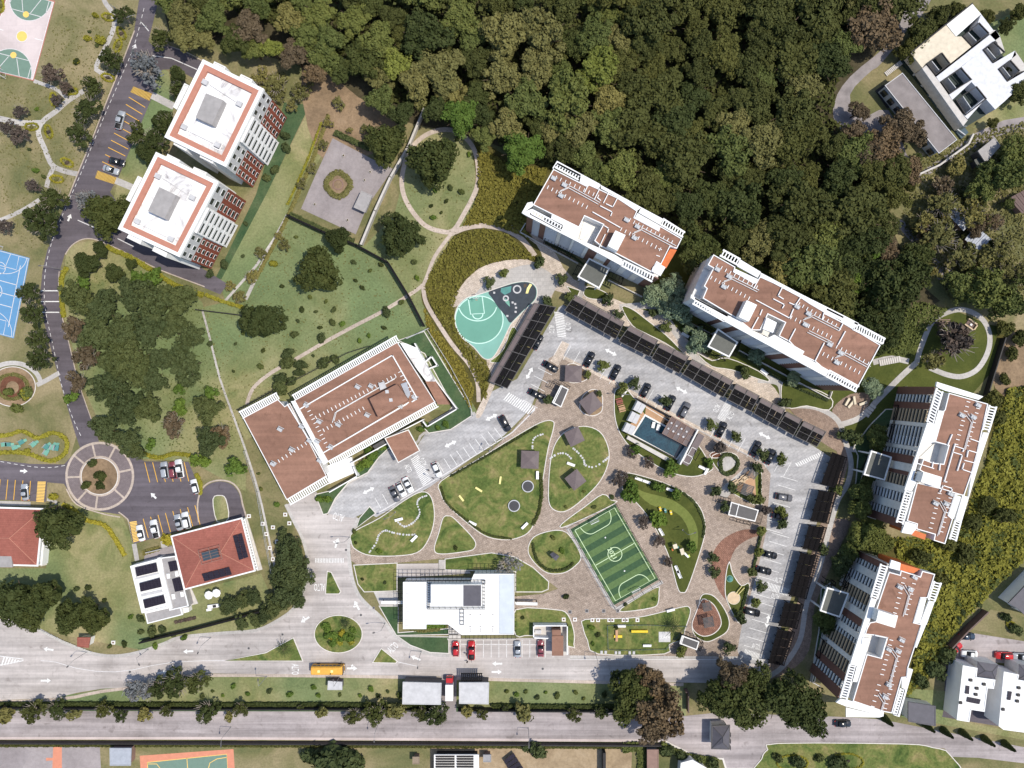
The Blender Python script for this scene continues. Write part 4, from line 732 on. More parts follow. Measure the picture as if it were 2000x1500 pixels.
B1 = dict(o=(1000, 300, 5.0), body=[(415, 130), (1660, 790), (1440, 1210), (150, 600)],
 brown=[(405, 150), (735, 318), (750, 300), (850, 345), (1030, 430), (1225, 560), (1195, 625), (1430, 750), (1445, 705), (1660, 830), (1610, 928), (1545, 905), (1455, 1085), (1415, 1060), (1360, 1155), (1015, 975), (870, 905), (805, 850), (892, 692), (710, 610), (655, 722), (385, 590), (205, 500)],
 bands=[[(440, 70), (865, 300), (850, 340), (745, 295), (735, 316), (660, 275), (672, 225), (430, 100), (405, 148), (395, 140)], [(865, 305), (1265, 525), (1225, 555), (1035, 430), (870, 340)], [(1265, 525), (1480, 640), (1445, 695), (1235, 575)], [(1225, 580), (1445, 705), (1425, 750), (1200, 630)],
   [(95, 578), (190, 540), (185, 590), (480, 750), (500, 710), (380, 640), (390, 590), (655, 720), (640, 830), (1000, 985), (1090, 1040), (1070, 1095), (640, 860), (130, 600)], [(310, 185), (350, 215), (205, 480), (170, 470)][:0] or [(150, 480), (200, 470), (205, 510), (110, 575), (95, 578)]],
 low=[[(710, 625), (885, 695), (800, 850), (740, 880), (655, 830)]],
 perg=[([(190, 545), (495, 705), (480, 750), (175, 585)], 11), ([(1080, 1040), (1395, 1195), (1370, 1250), (1065, 1090)], 12), ([(440, 95), (670, 215), (650, 255), (420, 130)], 9), ([(1475, 635), (1690, 770), (1670, 815), (1450, 690)], 9)],
 box=[([(1010, 750), (1110, 795), (1030, 950), (935, 900)], 2.6), ([(1375, 1110), (1420, 1065), (1500, 1110), (1450, 1195), (1365, 1150)], 0.3)], orange=[[(1545, 930), (1610, 940), (1505, 1120), (1455, 1085)]],
 para=[[(855, 345), (805, 445)], [(945, 380), (895, 478)], [(1035, 425), (985, 520), (922, 490)], [(745, 305), (710, 375)], [(790, 570), (1055, 720)], [(865, 510), (980, 570), (965, 605)], [(905, 705), (945, 730), (935, 765)], [(910, 790), (840, 940)], [(835, 430), (865, 455)]],
 pipes=[('sup', [(430, 235), (840, 420)]), ('sup', [(350, 330), (730, 525)]), ('pipe', [(460, 375), (560, 330), (850, 490)]), ('sup', [(1150, 650), (1560, 865)]), ('sup', [(1065, 740), (1445, 935)]), ('pipe', [(1180, 780), (1270, 740), (1590, 910)]), ('sup', [(1445, 935), (1425, 1000)])], units=[(405, 250), (510, 315), (475, 420), (1115, 655), (1220, 720), (1190, 830)],
 porch=[(755, 1030), (945, 1125), (850, 1310), (650, 1200)], face=[(140, 590), (1445, 1215)], side=-1,
 strips=[(.05, 'brown'), (.06, 'louv'), (.045, 'brown'), (.1, 'louvg'), (.03, 'cream'), (.09, 'louv'), (.02, 'white'), (.09, 'louvg'), (.03, 'white'), (.07, 'brown'), (.09, 'white'), (.03, 'brown'), (.09, 'louv'), (.05, 'white'), (.06, 'louvg'), (.05, 'cream'), (.05, 'louv'), (.07, 'brown')],
 garden=[[(80, 770), (130, 690)], [(80, 775), (640, 1075)], [(940, 1240), (1265, 1400)]], frames=[[(340, 800), (470, 860), (440, 920), (310, 860)], [(480, 890), (600, 950), (570, 1010), (450, 950)], [(640, 1090), (700, 1120), (660, 1200), (600, 1170)], [(960, 1150), (1090, 1210), (1070, 1270), (940, 1200)]])
B2 = dict(o=(1250, 470, 4.0), body=[(560, 120), (1900, 775), (1680, 1165), (420, 440)],
 brown=[(575, 108), (745, 205), (735, 240), (890, 330), (940, 280), (1115, 360), (1255, 440), (1330, 490), (1585, 640), (1880, 815), (1700, 1150), (1640, 1120), (1455, 1020), (1370, 945), (1265, 895), (1170, 790), (1085, 745), (1135, 640), (1000, 575), (940, 700), (870, 700), (760, 610), (490, 450), (522, 375), (500, 355), (560, 240), (575, 215), (530, 190)],
 bands=[[(780, 145), (945, 245), (920, 290), (760, 200)], [(735, 215), (930, 305), (900, 335), (728, 245)], [(945, 250), (1255, 415), (1245, 440), (940, 278)], [(1255, 415), (1605, 590), (1580, 635), (1330, 490), (1250, 445)], [(1605, 590), (1710, 645), (1670, 695), (1580, 640)],
   [(400, 420), (440, 450), (690, 585), (760, 615), (870, 700), (1000, 760), (1050, 735), (1285, 865), (1268, 895), (1480, 1015), (1450, 1062), (660, 630), (395, 445)]],
 low=[[(1000, 590), (1125, 645), (1050, 780), (930, 720)], [(500, 220), (555, 250), (500, 355), (515, 385), (480, 440), (430, 420)]],
 perg=[([(430, 450), (685, 590), (660, 630), (410, 490)], 13), ([(1478, 1012), (1712, 1140), (1690, 1180), (1455, 1060)], 12), ([(650, 72), (785, 145), (765, 190), (625, 115)], 6), ([(1675, 640), (1918, 768), (1895, 805), (1662, 690)], 13), ([(1460, 535), (1590, 600), (1570, 630), (1440, 565)], 6)],
 box=[([(835, 465), (915, 502), (850, 632), (772, 595)], 2.6), ([(990, 600), (1070, 640), (1040, 720), (960, 690)], 0.6)], orange=[],
 para=[[(940, 282), (890, 370)], [(1115, 362), (1080, 430), (1120, 455)], [(1255, 445), (1215, 505), (1170, 485)], [(910, 465), (1170, 605)], [(1045, 455), (1130, 500), (1115, 525)], [(955, 540), (940, 580)], [(925, 600), (870, 700)], [(1215, 690), (1165, 785)], [(1440, 800), (1370, 940)], [(1605, 710), (1550, 810)], [(1440, 560), (1425, 615)], [(1585, 650), (1560, 700)], [(1200, 535), (1170, 605)]],
 pipes=[('sup', [(600, 195), (910, 365)]), ('sup', [(555, 290), (850, 450)]), ('pipe', [(645, 325), (720, 295), (920, 395)]), ('sup', [(1240, 495), (1560, 680)]), ('sup', [(1180, 600), (1490, 755)]), ('pipe', [(1275, 615), (1345, 590), (1560, 700)]), ('sup', [(1500, 810), (1780, 960)]), ('sup', [(1430, 885), (1710, 1030)]), ('pipe', [(1525, 910), (1600, 885), (1790, 990)]), ('pipe', [(1310, 710), (1490, 800)])],
 units=[(600, 230), (690, 285), (650, 365), (1220, 520), (1310, 575), (1285, 660), (1475, 815), (1560, 880), (1530, 955)],
 porch=[(610, 695), (758, 795), (695, 905), (535, 825)], face=[(415, 485), (1680, 1180)], side=-1,
 strips=[(.03, 'white'), (.06, 'louvg'), (.03, 'white'), (.09, 'louv'), (.03, 'brown'), (.06, 'white'), (.04, 'brown'), (.06, 'louv'), (.03, 'grey'), (.08, 'louvg'), (.03, 'white'), (.06, 'louv'), (.02, 'white'), (.05, 'brown'), (.06, 'louv'), (.05, 'brown'), (.03, 'white'), (.08, 'louvg'), (.04, 'white'), (.06, 'louv'), (.06, 'brown')],
 garden=[[(100, 500), (310, 600)], [(310, 605), (560, 735)], [(770, 860), (1470, 1235)], [(1470, 1235), (1490, 1180)]], frames=[[(480, 650), (590, 700), (570, 740), (470, 690)], [(760, 800), (790, 780), (750, 900), (710, 900)], [(500, 840), (650, 910), (670, 940), (490, 850)]])
B3 = dict(o=(1650, 730, 4.2844), body=[(775, 110), (1225, 270), (905, 1390), (490, 1300)],
 brown=[(872, 160), (1200, 252), (1130, 570), (1110, 665), (1062, 840), (1000, 1020), (925, 1010), (868, 1185), (905, 1215), (840, 1425), (745, 1395), (755, 1345), (600, 1300), (605, 1258), (520, 1232), (605, 910), (790, 955), (805, 870), (660, 825), (625, 805), (658, 715), (740, 745), (828, 755), (870, 600), (755, 570), (828, 310), (838, 300)],
 bands=[[(772, 68), (1160, 190), (1120, 218), (838, 140), (800, 125), (765, 105)], [(775, 305), (828, 312), (752, 572), (640, 590), (610, 745), (570, 885), (600, 905), (562, 982), (500, 972), (690, 410), (745, 418)], [(1160, 490), (1208, 495), (1140, 700), (978, 1240), (925, 1225), (985, 1020), (1035, 1030), (1060, 850), (1112, 665), (1130, 570)], [(925, 1012), (972, 1030), (912, 1215), (865, 1190)], [(510, 1235), (600, 1262), (595, 1300), (560, 1345), (475, 1330)]],
 low=[[(755, 575), (865, 602), (825, 752), (740, 742), (660, 715), (625, 700)]],
 perg=[([(772, 118), (690, 405), (742, 420), (820, 148)], 12), ([(512, 972), (435, 1245), (485, 1262), (565, 985)], 12), ([(1215, 262), (1155, 470), (1205, 490), (1270, 275)], 9), ([(928, 1222), (880, 1385), (930, 1402), (972, 1238)], 8)],
 box=[([(660, 825), (806, 872), (785, 955), (636, 905)], 2.6)], orange=[[(570, 1305), (682, 1345), (670, 1390), (558, 1350)]],
 para=[[(900, 510), (862, 600)], [(925, 590), (835, 905), (855, 905)], [(925, 605), (1000, 630), (990, 650)], [(905, 655), (985, 680), (945, 810)], [(1055, 545), (1130, 572)], [(1025, 695), (1035, 640), (1110, 662)], [(1005, 725), (1095, 748)], [(1000, 750), (985, 800), (1065, 828)], [(610, 750), (745, 792)], [(740, 740), (735, 780)], [(800, 755), (795, 805)], [(800, 990), (825, 935), (900, 960), (895, 985)], [(790, 955), (1000, 1020)]],
 pipes=[('sup', [(1030, 235), (930, 590)]), ('sup', [(1110, 290), (1020, 600)]), ('pipe', [(1015, 340), (1060, 400), (995, 640)]), ('sup', [(790, 1000), (715, 1290)]), ('sup', [(890, 1000), (805, 1320)]), ('pipe', [(790, 1070), (835, 1150), (775, 1350)])], units=[(1105, 265), (1065, 365), (970, 350), (875, 1005), (840, 1090), (750, 1085)],
 porch=[(225, 650), (385, 700), (330, 885), (165, 840)], face=[(765, 130), (475, 1290)], side=-1,
 strips=[(.06, 'brown'), (.06, 'louv'), (.05, 'brown'), (.1, 'louvt'), (.03, 'grey'), (.08, 'louv'), (.07, 'louvg'), (.03, 'grey'), (.04, 'louv'), (.06, 'brown'), (.06, 'grey'), (.03, 'brown'), (.08, 'louvt'), (.05, 'grey'), (.07, 'louvg'), (.06, 'grey'), (.06, 'louv'), (.06, 'brown')],
 garden=[[(505, 110), (470, 165), (345, 560)], [(240, 900), (160, 1185), (240, 1210)]], frames=[[(450, 265), (490, 275), (440, 440), (400, 430)], [(400, 440), (450, 450), (420, 560), (370, 545)], [(195, 690), (220, 700), (175, 810), (140, 800)]])
B4 = dict(o=(1560, 1060, 4.1656), body=[(750, 190), (1115, 300), (790, 1400), (335, 1280)],
 brown=[(735, 238), (825, 262), (832, 226), (990, 276), (1005, 230), (1110, 256), (1050, 450), (995, 450), (938, 650), (1002, 665), (945, 850), (890, 1020), (882, 1095), (840, 1100), (760, 1388), (690, 1375), (440, 1290), (555, 908), (672, 938), (720, 775), (625, 755), (530, 745), (580, 650), (630, 640), (778, 685), (800, 598), (650, 550), (630, 548)],
 bands=[[(755, 140), (830, 165), (822, 228), (735, 205)], [(590, 450), (637, 462), (605, 550), (575, 645), (530, 745), (512, 830), (560, 862), (475, 1135), (431, 1130), (466, 1002), (418, 990)], [(1060, 470), (1106, 482), (1040, 668), (985, 662)], [(995, 450), (1040, 455), (985, 655), (938, 648)], [(1035, 670), (1000, 665), (945, 850), (960, 855)], [(890, 1020), (930, 1032), (820, 1418), (770, 1402), (802, 1398), (862, 1190), (838, 1180), (842, 1100), (880, 1100)], [(305, 1300), (340, 1270), (390, 1278), (440, 1292), (692, 1378), (690, 1412), (385, 1332)]],
 low=[[(630, 760), (718, 778), (670, 935), (560, 905), (500, 830), (520, 745)]],
 perg=[([(672, 172), (590, 445), (638, 460), (725, 187)], 13), ([(418, 990), (340, 1262), (390, 1278), (466, 1002)], 13), ([(1105, 312), (1058, 465), (1105, 480), (1160, 326)], 7), ([(832, 1185), (772, 1395), (800, 1405), (862, 1192)], 10)],
 box=[([(650, 550), (800, 600), (780, 686), (630, 640)], 2.6), ([(520, 770), (580, 780), (560, 850), (510, 830)], 0.3)], orange=[[(828, 168), (990, 215), (935, 248), (820, 226)]],
 para=[[(625, 755), (720, 775), (672, 938)], [(560, 690), (545, 740)]],
 pipes=[('sup', [(855, 285), (780, 570)]), ('sup', [(945, 290), (870, 580)]), ('pipe', [(850, 345), (895, 420), (850, 590)]), ('sup', [(750, 790), (675, 1070)]), ('sup', [(845, 800), (735, 1160)]), ('pipe', [(745, 860), (795, 930), (735, 1150)]), ('sup', [(650, 1155), (600, 1330)]), ('sup', [(755, 1150), (700, 1345)]), ('pipe', [(645, 1225), (690, 1290), (670, 1360)])], units=[(935, 280), (900, 380), (815, 360), (830, 790), (800, 880), (725, 865), (725, 1155), (695, 1250)],
 porch=[(235, 370), (400, 415), (330, 600), (180, 550)], face=[(675, 180), (318, 1290)], side=-1,
 strips=[(.05, 'brown'), (.05, 'louv'), (.06, 'grey'), (.07, 'louvg'), (.05, 'grey'), (.09, 'louvt'), (.05, 'louv'), (.06, 'grey'), (.06, 'brown'), (.05, 'louv'), (.05, 'grey'), (.04, 'louv'), (.1, 'louvt'), (.04, 'grey'), (.1, 'louvt'), (.06, 'brown'), (.06, 'louv'), (.08, 'brown')],
 garden=[[(400, 110), (330, 340)], [(212, 740), (95, 1120), (165, 1160)]], frames=[[(400, 240), (430, 330), (380, 370), (360, 330)], [(230, 300), (300, 320), (300, 350), (220, 340)], [(200, 790), (260, 800), (220, 950), (170, 940)]])
AP = [apartment(B1, 'shorter northern apartment block with terracotta roof, white slatted eaves and one orange end panel', (1165, 440)),
 apartment(B2, 'longest terracotta-roofed apartment block with white slatted eaves, beside the wood', (1530, 640)),
 apartment(B3, 'upper of the two eastern terracotta-roofed apartment blocks, below the eastern loop path', (1790, 905)),
 apartment(B4, 'lowest terracotta-roofed apartment block at right, its end touching the outer street', (1700, 1240))]
# sloping canopy at the street end of the lowest block
prism(AP[3], 'end_canopy', 'white', Z([(385, 1340), (690, 1412), (655, 1422), (385, 1418)], 1560, 1060, 4.1656), 8.0, 8.3)

# ---------------------------------------------------------------- two white-roofed towers
def tower(o, label, c, outer, inner, pent, bays_, dirt):
    ox, oy, s = o; zz = lambda p: Z(p, ox, oy, s); root = thing('tower_block', *c, label=label, cat='apartment tower', group='white towers with brick-red roof edge'); H = 20.0
    q = WL(zz(outer), H); fr = ccw(q); MB().prism(offset(fr, -0.6), 0, H - 0.9).build('wall', M['white'], root)
    MB().prism(offset(fr, -1.2), H - 0.89, H - 0.75).build('roof', M['white_roof'], root)
    MB().ring(offset(fr, 0.0), offset(fr, -0.95), H - 0.9, H).build('parapet', M['white'], root)
    MB().ring(offset(fr, -0.96), offset(fr, -2.35), H - 0.74, H - 0.1).build('coping', M['coping_red'], root)
    p = zz(pent); MB().prism(WL(p, H + 1.6), H - 0.74, H + 1.6).build('lift_house', M['roof_grey'], root)
    for u in ((.1, .14), (.82, .2), (.12, .84), (.8, .86)):
        a = sub(zz(inner), u[0], u[0] + .1, u[1], u[1] + .07); MB().prism(WL(a, H), H - 0.74, H + 0.2).build('roof_hatch', M['pale_grey'], root)
        MB().ring(ccw(WL(sub(zz(inner), u[0] - .03, u[0] + .13, u[1] - .03, u[1] + .1), H - .6)), offset(ccw(WL(sub(zz(inner), u[0] - .03, u[0] + .13, u[1] - .03, u[1] + .1), H - .6)), -0.25), H - .74, H - .55).build('kerb', M['white'], root)
    MB().wall(WL([inquad(zz(inner), .2, .17), inquad(zz(inner), .8, .23)], H), 0.15, H - .74, H - .5).build('roof_pipe', M['pale_grey'], root); MB().wall(WL([inquad(zz(inner), .2, .9), inquad(zz(inner), .8, .9)], H), 0.15, H - .74, H - .5).build('roof_pipe', M['pale_grey'], root)
    for b in bays_:
        bo = MB().prism(WL(zz(b), H - 1), 0, H - 1).build('bay', M['white'], root)
        w = ccw(WL(zz(b), H - 1)); MB().ring(offset(w, 0.02), offset(w, -0.3), H - 1, H - 0.6).build('bay_parapet', M['off_white'], bo)
        f = F(w[0], w[1])
    # south-east face: brick below, white above, ribbon windows in a white projection between
    A, B = q[2], q[1]                                              # lower right corner -> upper right corner
    off = F(A, B)
    A2, B2_ = off.p(0, 0.6), off.p(off.L, 0.6)
    lo = 12.6
    f2 = F(A2, B2_); S_ = -1
    facade(root, f2.p(0, 0), f2.p(f2.L * .33, 0), 0, lo, [(1, 'winr')], S_, 5); facade(root, f2.p(0, -.0), f2.p(f2.L * .33, 0), lo, H - 1, [(1, 'wing')], S_, 2)
    facade(root, f2.p(f2.L * .34, 0), f2.p(f2.L * .67, 0), 0, H - 1.2, [(1, 'ribbon')], S_, 7)
    facade(root, f2.p(f2.L * .68, 0), f2.p(f2.L, 0), 0, lo, [(1, 'winr')], S_, 5); facade(root, f2.p(f2.L * .68, 0), f2.p(f2.L, 0), lo, H - 1, [(1, 'wing')], S_, 2)
    return root
tower((300, 90, 6.25), 'upper white-roofed tower with a wide brick-red roof border, nearest the wood', (445, 260), [(600, 160), (1345, 520), (880, 1475), (130, 1110)], [(600, 260), (1215, 560), (830, 1330), (220, 1030)], [(640, 575), (850, 660), (715, 960), (512, 870)],
 [[(750, 195), (890, 262), (862, 310), (728, 240)], [(1075, 350), (1215, 418), (1190, 462), (1048, 395)], [(385, 460), (440, 488), (290, 780), (245, 750)], [(270, 1150), (430, 1228), (405, 1290), (250, 1205)], [(595, 1310), (750, 1385), (728, 1440), (570, 1360)]], 0)
tower((200, 280, 5.3571), 'lower white-roofed tower with a wide brick-red roof border, beside the purple asphalt', (355, 445), [(560, 88), (1215, 400), (805, 1190), (160, 895)], [(555, 185), (1085, 445), (760, 1105), (235, 855)], [(595, 455), (770, 540), (650, 790), (475, 710)],
 [[(690, 115), (820, 180), (800, 225), (670, 160)], [(965, 250), (1100, 310), (1080, 350), (945, 295)], [(380, 345), (425, 365), (295, 615), (255, 590)], [(290, 945), (425, 1010), (405, 1060), (262, 990)], [(550, 1080), (690, 1150), (670, 1195), (528, 1125)]], 1)

# ---------------------------------------------------------------- long terracotta roofed building
def long_building():
    ox, oy, s = 440, 640, 4.0; zz = lambda p: Z(p, ox, oy, s); h = 8.5
    root = thing('community_building', 680, 790, 'long low building with terracotta roofs, white slatted eaves and a square entrance canopy', 'building')
    main = [(1345, 112), (1640, 580), (800, 1048), (540, 568)]; wing = [(140, 705), (412, 560), (465, 615), (505, 590), (792, 1158), (480, 1345)]
    prism(root, 'wall', 'white', [(main[0][0] / s + ox - 2, main[0][1] / s + oy + 3)] + Z([(1620, 575), (800, 1030), (555, 580)], ox, oy, s), 0, h - 0.4, h)
    for nm, q in (('main_roof', main), ('wing_roof', wing)):
        if nm == 'wing_roof': prism(root, 'wall', 'white', zz([(160, 715), (405, 580), (460, 635), (500, 610), (770, 1150), (480, 1320)]), 0, h - 0.9, h)
        hh = h if nm == 'main_roof' else h - 0.5
        r = prism(root, nm, 'terracotta_roof', zz(q), hh - 0.39, hh); w = ccw(WL(zz(q), hh)); MB().ring(offset(w, 0.02), offset(w, -0.18), hh, hh + 0.12).build('parapet', M['white'], root)
    for q in ([(575, 640), (1305, 215)], [(1305, 215), (1500, 555), (1460, 578)], [(770, 975), (1430, 585)], [(485, 600), (770, 1065)]): MB().wall(WL(zz(q), h + .4), 0.3, h + 0.01, h + .45).build('parapet', M['white'], root)
    MB().prism(WL(zz([(512, 575), (540, 572), (805, 1048), (775, 1068)]), h + .3), h - .5, h + .3).build('roof_gutter', M['white'], root)
    ladder(root, zz([(520, 530), (1338, 62), (1362, 112), (545, 572)]), 58, h - .1, w=0.3); ladder(root, zz([(805, 1048), (1640, 578), (1665, 615), (825, 1085)]), 58, h - .1, w=0.3)
    ladder(root, zz([(105, 660), (400, 508), (415, 560), (135, 708)]), 20, h - .6, w=0.3); ladder(root, zz([(478, 1342), (792, 1160), (825, 1205), (505, 1385)]), 20, h - .6, w=0.3)
    MB().prism(WL(zz([(1125, 555), (1340, 440), (1430, 565), (1195, 700)]), h + 2.3), h + .02, h + 2.3).build('plant_room', M['terracotta_roof'], root)
    q = zz([(1250, 862), (1440, 802), (1515, 962), (1352, 1055)]); q = zz([(1250, 865), (1430, 800), (1517, 960), (1352, 1052)])
    MB().prism(WL(q, 4.8), 4.4, 4.8, True).build('entrance_canopy', M['terracotta_roof'], root); w = ccw(WL(q, 4.8)); MB().ring(offset(w, .15), offset(w, -.1), 4.35, 4.86).build('canopy_edge', M['off_white'], root)
    for p in (inquad(WL(q, 4.8), .1, .9), inquad(WL(q, 4.8), .9, .9)): MB().cyl(*p, 0, 4.4, .25, 10).build('canopy_column', M['white'], root)
    MB().prism(WL(zz([(1365, 118), (1410, 122), (1500, 160), (1590, 330), (1640, 420), (1570, 420), (1480, 300)]), 5), 0, 5).build('north_terrace', M['white_roof'], root)
    MB().prism(WL(zz([(1550, 395), (1640, 420), (1750, 600), (1660, 600)]), 4.5), 0, 4.5).build('terrace_roof', M['terracotta_roof'], root)
    for q in ([(1480, 125), (1575, 290)], [(1575, 320), (1810, 635), (1575, 775), (1545, 735)], [(1570, 260), (1610, 225), (1655, 295), (1590, 320)], [(985, 1058), (1265, 905)], [(815, 1285), (1030, 1160), (1000, 1090)], [(1270, 860), (1545, 720)]): MB().wall(WL(zz(q), 3), .3, 0, 3).build('garden_wall', M['white'], root)
    MB().prism(WL(zz([(1580, 745), (1745, 650), (1775, 610), (1800, 640), (1585, 765)]), .2), 0, .25).build('patio', M['stone'], root)
    MB().prism(WL(zz([(780, 1085), (985, 1010), (1020, 1130), (815, 1220)]), 1.5), 0, 1.5).build('white_terrace', M['white'], root); MB().prism(WL(zz([(1150, 925), (1245, 870), (1262, 905), (1175, 955)]), 2.5), 0, 2.5).build('dark_canopy', M['dark_grey'], root)
    MB().prism(WL(zz([(1370, 440), (1415, 425), (1445, 520), (1425, 560)]), h + .6), h + .01, h + .6).build('skylight', M['tin'], root); MB().prism(WL(zz([(1195, 435), (1240, 420), (1258, 470), (1210, 490)]), h + 1), h + .01, h + 1).build('skylight', M['pale_grey'], root)
    for x, y in ((1260, 500), (1290, 565)): MB().prism(WL(zz([(x - 12, y - 12), (x + 14, y - 14), (x + 18, y + 12), (x - 8, y + 14)]), h + 2.6), h + 2.31, h + 2.6).build('roof_hatch', M['pale_grey'], root)
    pipes(root, [('sup', [(710, 700), (1330, 375)]), ('pipe', [(845, 735), (865, 660), (1330, 395)]), ('sup', [(770, 800), (1080, 630)]), ('sup', [(1365, 345), (1480, 560)]), ('sup', [(390, 1060), (660, 885)]), ('sup', [(640, 620), (800, 930)]), ('pipe', [(820, 945), (1430, 590)])], h, ox, oy, s)
    units(root, [(735, 735), (1035, 465), (1110, 685), (885, 760), (660, 885), (600, 775), (720, 890), (430, 795), (520, 955), (375, 1065), (1370, 615), (1480, 548), (635, 605), (825, 935), (740, 1040), (1140, 460)], h, ox, oy, s, 'white')
    fa, fb = WL(zz([(815, 1035), (1625, 575)]), h); facade(root, fa, fb, 0, h - .5, [(.2, 'win'), (.05, 'white'), (.3, 'win'), (.05, 'white'), (.4, 'win')], -1, 2)
    # back fence with railings
    return root
long_building()

# ---------------------------------------------------------------- white flat-roofed building with steel pergola grid
def white_building():
    ox, oy, s = 730, 1080, 5.0; zz = lambda p: Z(p, ox, oy, s); h = 5.0
    root = thing('flat_roofed_building', 890, 1185, 'white flat-roofed building wrapped in a thin dark steel pergola grid', 'building')
    out = [(288, 285), (945, 285), (980, 205), (1372, 205), (1370, 795), (860, 798), (725, 695), (512, 695), (512, 740), (288, 740)]
    prism(root, 'wall', 'white', zz([(295, 292), (950, 292), (985, 212), (1365, 212), (1363, 788), (862, 790), (727, 688), (505, 688), (505, 733), (295, 733)]), 0, h - .35, h)
    MB().prism(WL(zz(out), h), h - .34, h - .1).build('roof', M['white'], root); w = ccw(WL(zz(out), h)); MB().ring(offset(w, .05), offset(w, -.15), h - .35, h + .12).build('parapet', M['white'], root)
    MB().prism(WL(zz([(558, 308), (1055, 308), (1055, 520), (558, 520)]), h + 2.6), h - .09, h + 2.6).build('upper_storey', M['white'], root)
    MB().prism(WL(zz([(876, 316), (1048, 316), (1048, 518), (876, 518)]), h + 2.75), h + 2.61, h + 2.75).build('roof_panel', M['roof_slate'], root)
    MB().prism(WL(zz([(1228, 212), (1364, 212), (1364, 788), (1228, 788)]), h + .05), h - .09, h + .05).build('translucent_roof', M['glass_pale'], root)
    def grid(q, n, m, z):
        q = zz(q); b = MB()
        for k in range(n + 1): b.wall(WL([inquad(q, k / n, 0), inquad(q, k / n, 1)], z), .09, z - .1, z)
        for k in range(m + 1): b.wall(WL([inquad(q, 0, k / m), inquad(q, 1, k / m)], z), .12, z + .003, z + .1)
        b.build('pergola_grid', M['steel_dark'], root)
    grid([(238, 202), (945, 202), (945, 270), (238, 270)], 16, 2, 4.2); grid([(978, 142), (1262, 148), (1262, 205), (978, 200)], 7, 1, 4.2); grid([(235, 270), (285, 270), (285, 690), (235, 690)], 2, 10, 4.0)
    grid([(730, 800), (1388, 800), (1388, 838), (730, 838)], 16, 1, 4.0); grid([(1372, 200), (1390, 200), (1390, 800), (1372, 800)], 1, 14, 4.2); grid([(525, 265), (1090, 265), (1090, 300), (525, 300)], 16, 1, 5.6); grid([(524, 270), (545, 270), (545, 548), (524, 548)], 1, 12, 5.6); grid([(530, 530), (1085, 530), (1085, 548), (530, 548)], 10, 1, 5.6); grid([(1062, 270), (1085, 270), (1085, 548), (1062, 548)], 1, 8, 5.6); grid([(842, 550), (878, 550), (878, 700), (842, 700)], 1, 4, 5.3); grid([(735, 700), (820, 700), (820, 795), (735, 795)], 3, 3, 4.0)
    MB().prism(WL(zz([(720, 830), (1390, 830), (1390, 848), (720, 848)])), 0, .22).build('pavement', M['stone'], root); MB().prism(WL(zz([(730, 700), (850, 700), (850, 830), (730, 830)])), 0, .2).build('patio', M['stone'], root)
    MB().prism(WL(zz([(760, 698), (795, 698), (795, 745), (760, 745)]), 2), 0.21, 2.2).build('dark_unit', M['charcoal'], root)
    MB().prism(WL(zz([(228, 105), (632, 100), (632, 160), (940, 180), (945, 200), (240, 240), (228, 240)])), 0, .2).build('terrace', M['concrete_road'], root)
    MB().prism(WL(zz([(0, 378), (240, 378), (240, 518), (60, 512)])), 0, .19).build('entrance_path', M['path_grey'], root); MB().prism(WL(zz([(635, 65), (692, 65), (692, 158), (635, 158)])), 0, .21).build('entrance_path', M['path_grey'], root)
    b = MB(); b.prism(WL(zz([(75, 470), (282, 470), (282, 498), (75, 498)]), 3), 2.7, 3, True); b.build('canopy_slab', M['white'], root); MB().prism(WL(zz([(1380, 480), (1598, 485), (1598, 512), (1380, 508)]), 3), 2.7, 3, True).build('canopy_slab', M['white'], root)
    for x in (80, 275, 1390, 1590): MB().cyl(*W(ox + x / s, oy + 490 / s, 3), 0, 2.7, .12, 8).build('canopy_post', M['steel_dark'], root)
    bb = MB()
    for k in range(22): bb.quadbox(WL(sub(zz([(300, 300), (350, 300), (350, 730), (300, 730)]), .0, .9, k / 22, (k + .35) / 22), h), h - .09, h + .03)
    bb.build('roof_louvre', M['pale_grey'], root)
    for x in (935, 1035, 1155):
        for y in (600, 715, 740, 760): MB().quadbox(WL(zz([(x, y), (x + 16, y), (x + 16, y + 6), (x, y + 6)]), h), h - .09, h + .1).build('roof_vent', M['grey'], root)
    return root
white_building()

def service_building():
    ox, oy, s = 730, 1080, 5.0; zz = lambda p: Z(p, ox, oy, s)
    root = thing('service_hut', 1080, 1252, 'white walled service yard with a narrow terracotta-roofed hut beside the maroon car', 'hut')
    MB().prism(WL(zz([(1562, 712), (1890, 712), (1890, 990), (1850, 1000), (1700, 830), (1562, 830)])), 0, .2).build('yard_floor', M['stone'], root)
    for q in ([(1562, 830), (1562, 712), (1890, 712), (1890, 990)], [(1562, 830), (1700, 835)]): MB().wall(WL(zz(q), 2.5), .3, 0, 2.5).build('yard_wall', M['white'], root)
    MB().prism(WL(zz([(1745, 812), (1848, 812), (1848, 998), (1745, 998)]), 3), 0, 3).build('wall', M['off_white'], root); MB().prism(WL(zz([(1740, 808), (1852, 808), (1852, 1004), (1740, 1004)]), 3.3), 3.01, 3.3).build('roof', M['terracotta_roof'], root)
    MB().prism(WL(zz([(1742, 752), (1828, 752), (1828, 805), (1742, 805)]), 3.6), 0, 3.6).build('upper_roof', M['terracotta_roof'], root); MB().prism(WL(zz([(1575, 755), (1635, 755), (1635, 790), (1575, 790)]), 1.2), .21, 1.2).build('store_box', M['pale_grey'], root); MB().prism(WL(zz([(1790, 735), (1825, 735), (1825, 760), (1790, 760)]), 1.2), .21, 1.2).build('tank', M['charcoal'], root)
service_building()

